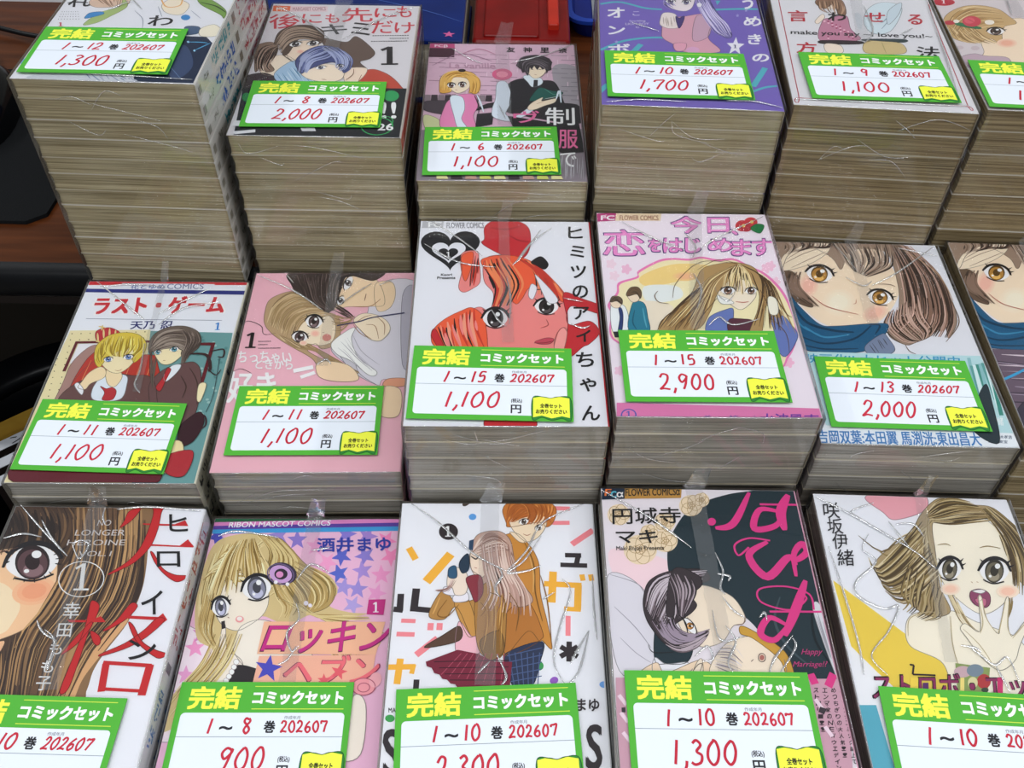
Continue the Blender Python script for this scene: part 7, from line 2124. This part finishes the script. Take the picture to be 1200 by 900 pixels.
for a in ((-.2, .17, -.085, -.079), (-.2, .17, .114, .12), (-.2, -.194, -.085, .12), (.164, .17, -.085, .12)): m.box(*a, .012, .03)
m.build('rim', M_WHITE, wb)

bb = tag(empty('blue_boxed_book', (-0.14, 0.838, 0.75)), 'thick navy blue book with a pink star lying behind the green book cover', 'book')
m = MB(); m.box(-.095, .092, -.074, .10, .056, .060, b=.0015); m.box(-.095, .092, -.074, .10, 0, .004, b=.0015); m.box(-.099, -.095, -.074, .10, 0, .060); bc = m.build('cover', M_NAVY, bb)
m = MB(); ik = Ink(m, lambda a, b, k: (a, b, .0602 + k), (-950, 920, -740, 1000))
ik.op(('Q', 'c85a90', [q for k in range(10) for q in (800 + (55 if k % 2 == 0 else 23) * math.sin(k * .628), -640 + (55 if k % 2 == 0 else 23) * math.cos(k * .628))]))
ik.op(('S', '4a68b0', 7, [-900, 200, -200, 60, 500, -200, 900, -420])); ik.op(('S', '3a5aa8', 6, [-300, 900, 200, 300, 900, 150])); ik.op(('K', 'b4bcd0', 9, [150, 980, 210, 560]))
m.build('star_print', M_PRINT, bc)
m = MB(); m.box(-.094, .090, -.072, .098, .0041, .0559); m.build('page_block', PAGES['pale'], bb)

rc = tag(empty('red_case', (0.0, 0.878, 0.75)), 'red metal case with a white label behind the green book cover', 'case')
m = MB(); m.box(-.042, .046, -.075, .13, 0, .04, b=.004); m.build('body', M_RED, rc)
m = MB(); m.box(-.032, .018, -.07, .05, .04, .0425, b=.002); m.build('lid', M_RED, rc)
m = MB(); m.box(-.026, .012, .012, .045, .0425, .0432); lb = m.build('label', M_WHITE, rc); lb['label'] = 'white paper label'
m = MB(); m.box(.026, .036, -.055, .035, .04, .046, b=.002); lt = m.build('latch', M_RED2, rc)
m = MB(); m.box(.024, .034, .008, .0105, .046, .0475); m.box(.0315, .034, -.004, .0105, .046, .0475); m.build('latch_glint', M_WHITE, lt)  # white L shape painted in as a light reflection on the latch

bt = tag(empty('blue_tray', (0.125, 0.962, 0.75)), 'blue plastic tray with rounded corners behind the violet cover', 'tray')
def rring(x0, x1, y0, y1, r, z):
    return [(cx + r * math.cos(math.radians(a0 + 15 * k)), cy + r * math.sin(math.radians(a0 + 15 * k)), z) for cx, cy, a0 in ((x1 - r, y1 - r, 0), (x0 + r, y1 - r, 90), (x0 + r, y0 + r, 180), (x1 - r, y0 + r, 270)) for k in range(7)]
m = MB(); Rr = [rring(-.072, .07, -.075, .095, .018, 0), rring(-.078, .076, -.081, .10, .02, .018), rring(-.074, .072, -.077, .096, .018, .018), rring(-.069, .067, -.072, .092, .016, .004)]
m.grid(Rr, closed=True); m.face(Rr[-1]); m.face(Rr[0][::-1]); m.build('body', M_BLUE, bt, smooth=False)
m = MB(); Rr = [rring(-.080, .078, -.083, .102, .021, .016), rring(-.080, .078, -.083, .102, .021, .0195), rring(-.0735, .0715, -.0765, .0955, .018, .0195), rring(-.0735, .0715, -.0765, .0955, .018, .016)]
m.grid(Rr + [Rr[0]], closed=True); m.build('rim', M_BLUERIM, bt)
m = MB(); m.box(-.052, -.040, -.060, .0, .0041, .0055); m.build('label', M_LABEL, bt)

# ------------------------------------------------------------------ bin under the table
bn = tag(empty('waste_bin', (-0.42, 0.555, 0.0)), 'round black bin holding papers under the table edge', 'bin')
m = MB(); m.lathe([(.125, .0), (.132, .004), (.146, .485), (.130, .485), (.128, .46), (.122, .012), (.0001, .012)], n=56); m.build('body', M_BLACK, bn, smooth=True)
m = MB(); m.lathe([(.146, .484), (.155, .488), (.156, .497), (.150, .503), (.121, .503), (.116, .497), (.118, .486), (.128, .484)], n=56); m.build('rim', M_BLACK, bn, smooth=True)
for i, (dx, dy, z, rz) in enumerate(((-.058, .070, .478, .33), (-.050, .060, .470, .33), (-.047, .048, .462, .33))):
    e = tag(empty('manila_envelope', (-0.42 + dx, 0.555 + dy, .0135), rz + .35), ORD[i + 1 if i else 0].replace('topmost', 'rearmost') + ' manila envelope from the back in the black bin', 'envelope', 'manila envelopes in the bin')
    m = MB(); m.grid([[(a, .0015 * math.sin(k * 1.3), .002 + (z - .0155) * k / 6) for a in (-.052, -.026, 0, .026, .052)] for k in range(7)])
    m.grid([[(a, .0035 + .0015 * math.sin(k * 1.3), .002 + (z - .0155) * k / 6) for a in (.052, .026, 0, -.026, -.052)] for k in range(7)]); m.build('body', M_YELLOW, e)
    m = MB(); m.face([(-.052, -.0008, z - .0135), (.052, -.0008, z - .0135), (.03, -.0022, z - .05), (-.03, -.0022, z - .05)]); m.build('flap', M_YELLOW, e)
for i, s in enumerate(('ントナ', '興シー', '利口')):
    zz = .492 - i * .005
    e = tag(empty('file_box', (-0.458 + i * .006, 0.593 - i * .0155, .0135), .68), ('rearmost', 'middle', 'front')[i] + ' brown file with a white label strip in the bin', 'file', 'labelled files in the bin')
    m = MB(); m.box(-.05, .05, -.004, .004, 0, zz - .0135, b=.001); m.build('body', M_DARKWOOD, e)
    m = MB(); m.box(-.046, .046, -.0075, .0035, zz - .0135, zz - .0128, ink('c8cad0')); ik = Ink(m, lambda a, b, k: (a, b, zz - .01275 + k), (-460, 460, -75, 35))
    ik.op(('T', '2a2a2e', s, 2, [-300, -65, 280, -65, -300, 25])); m.build('label_strip', M_CARD, e)
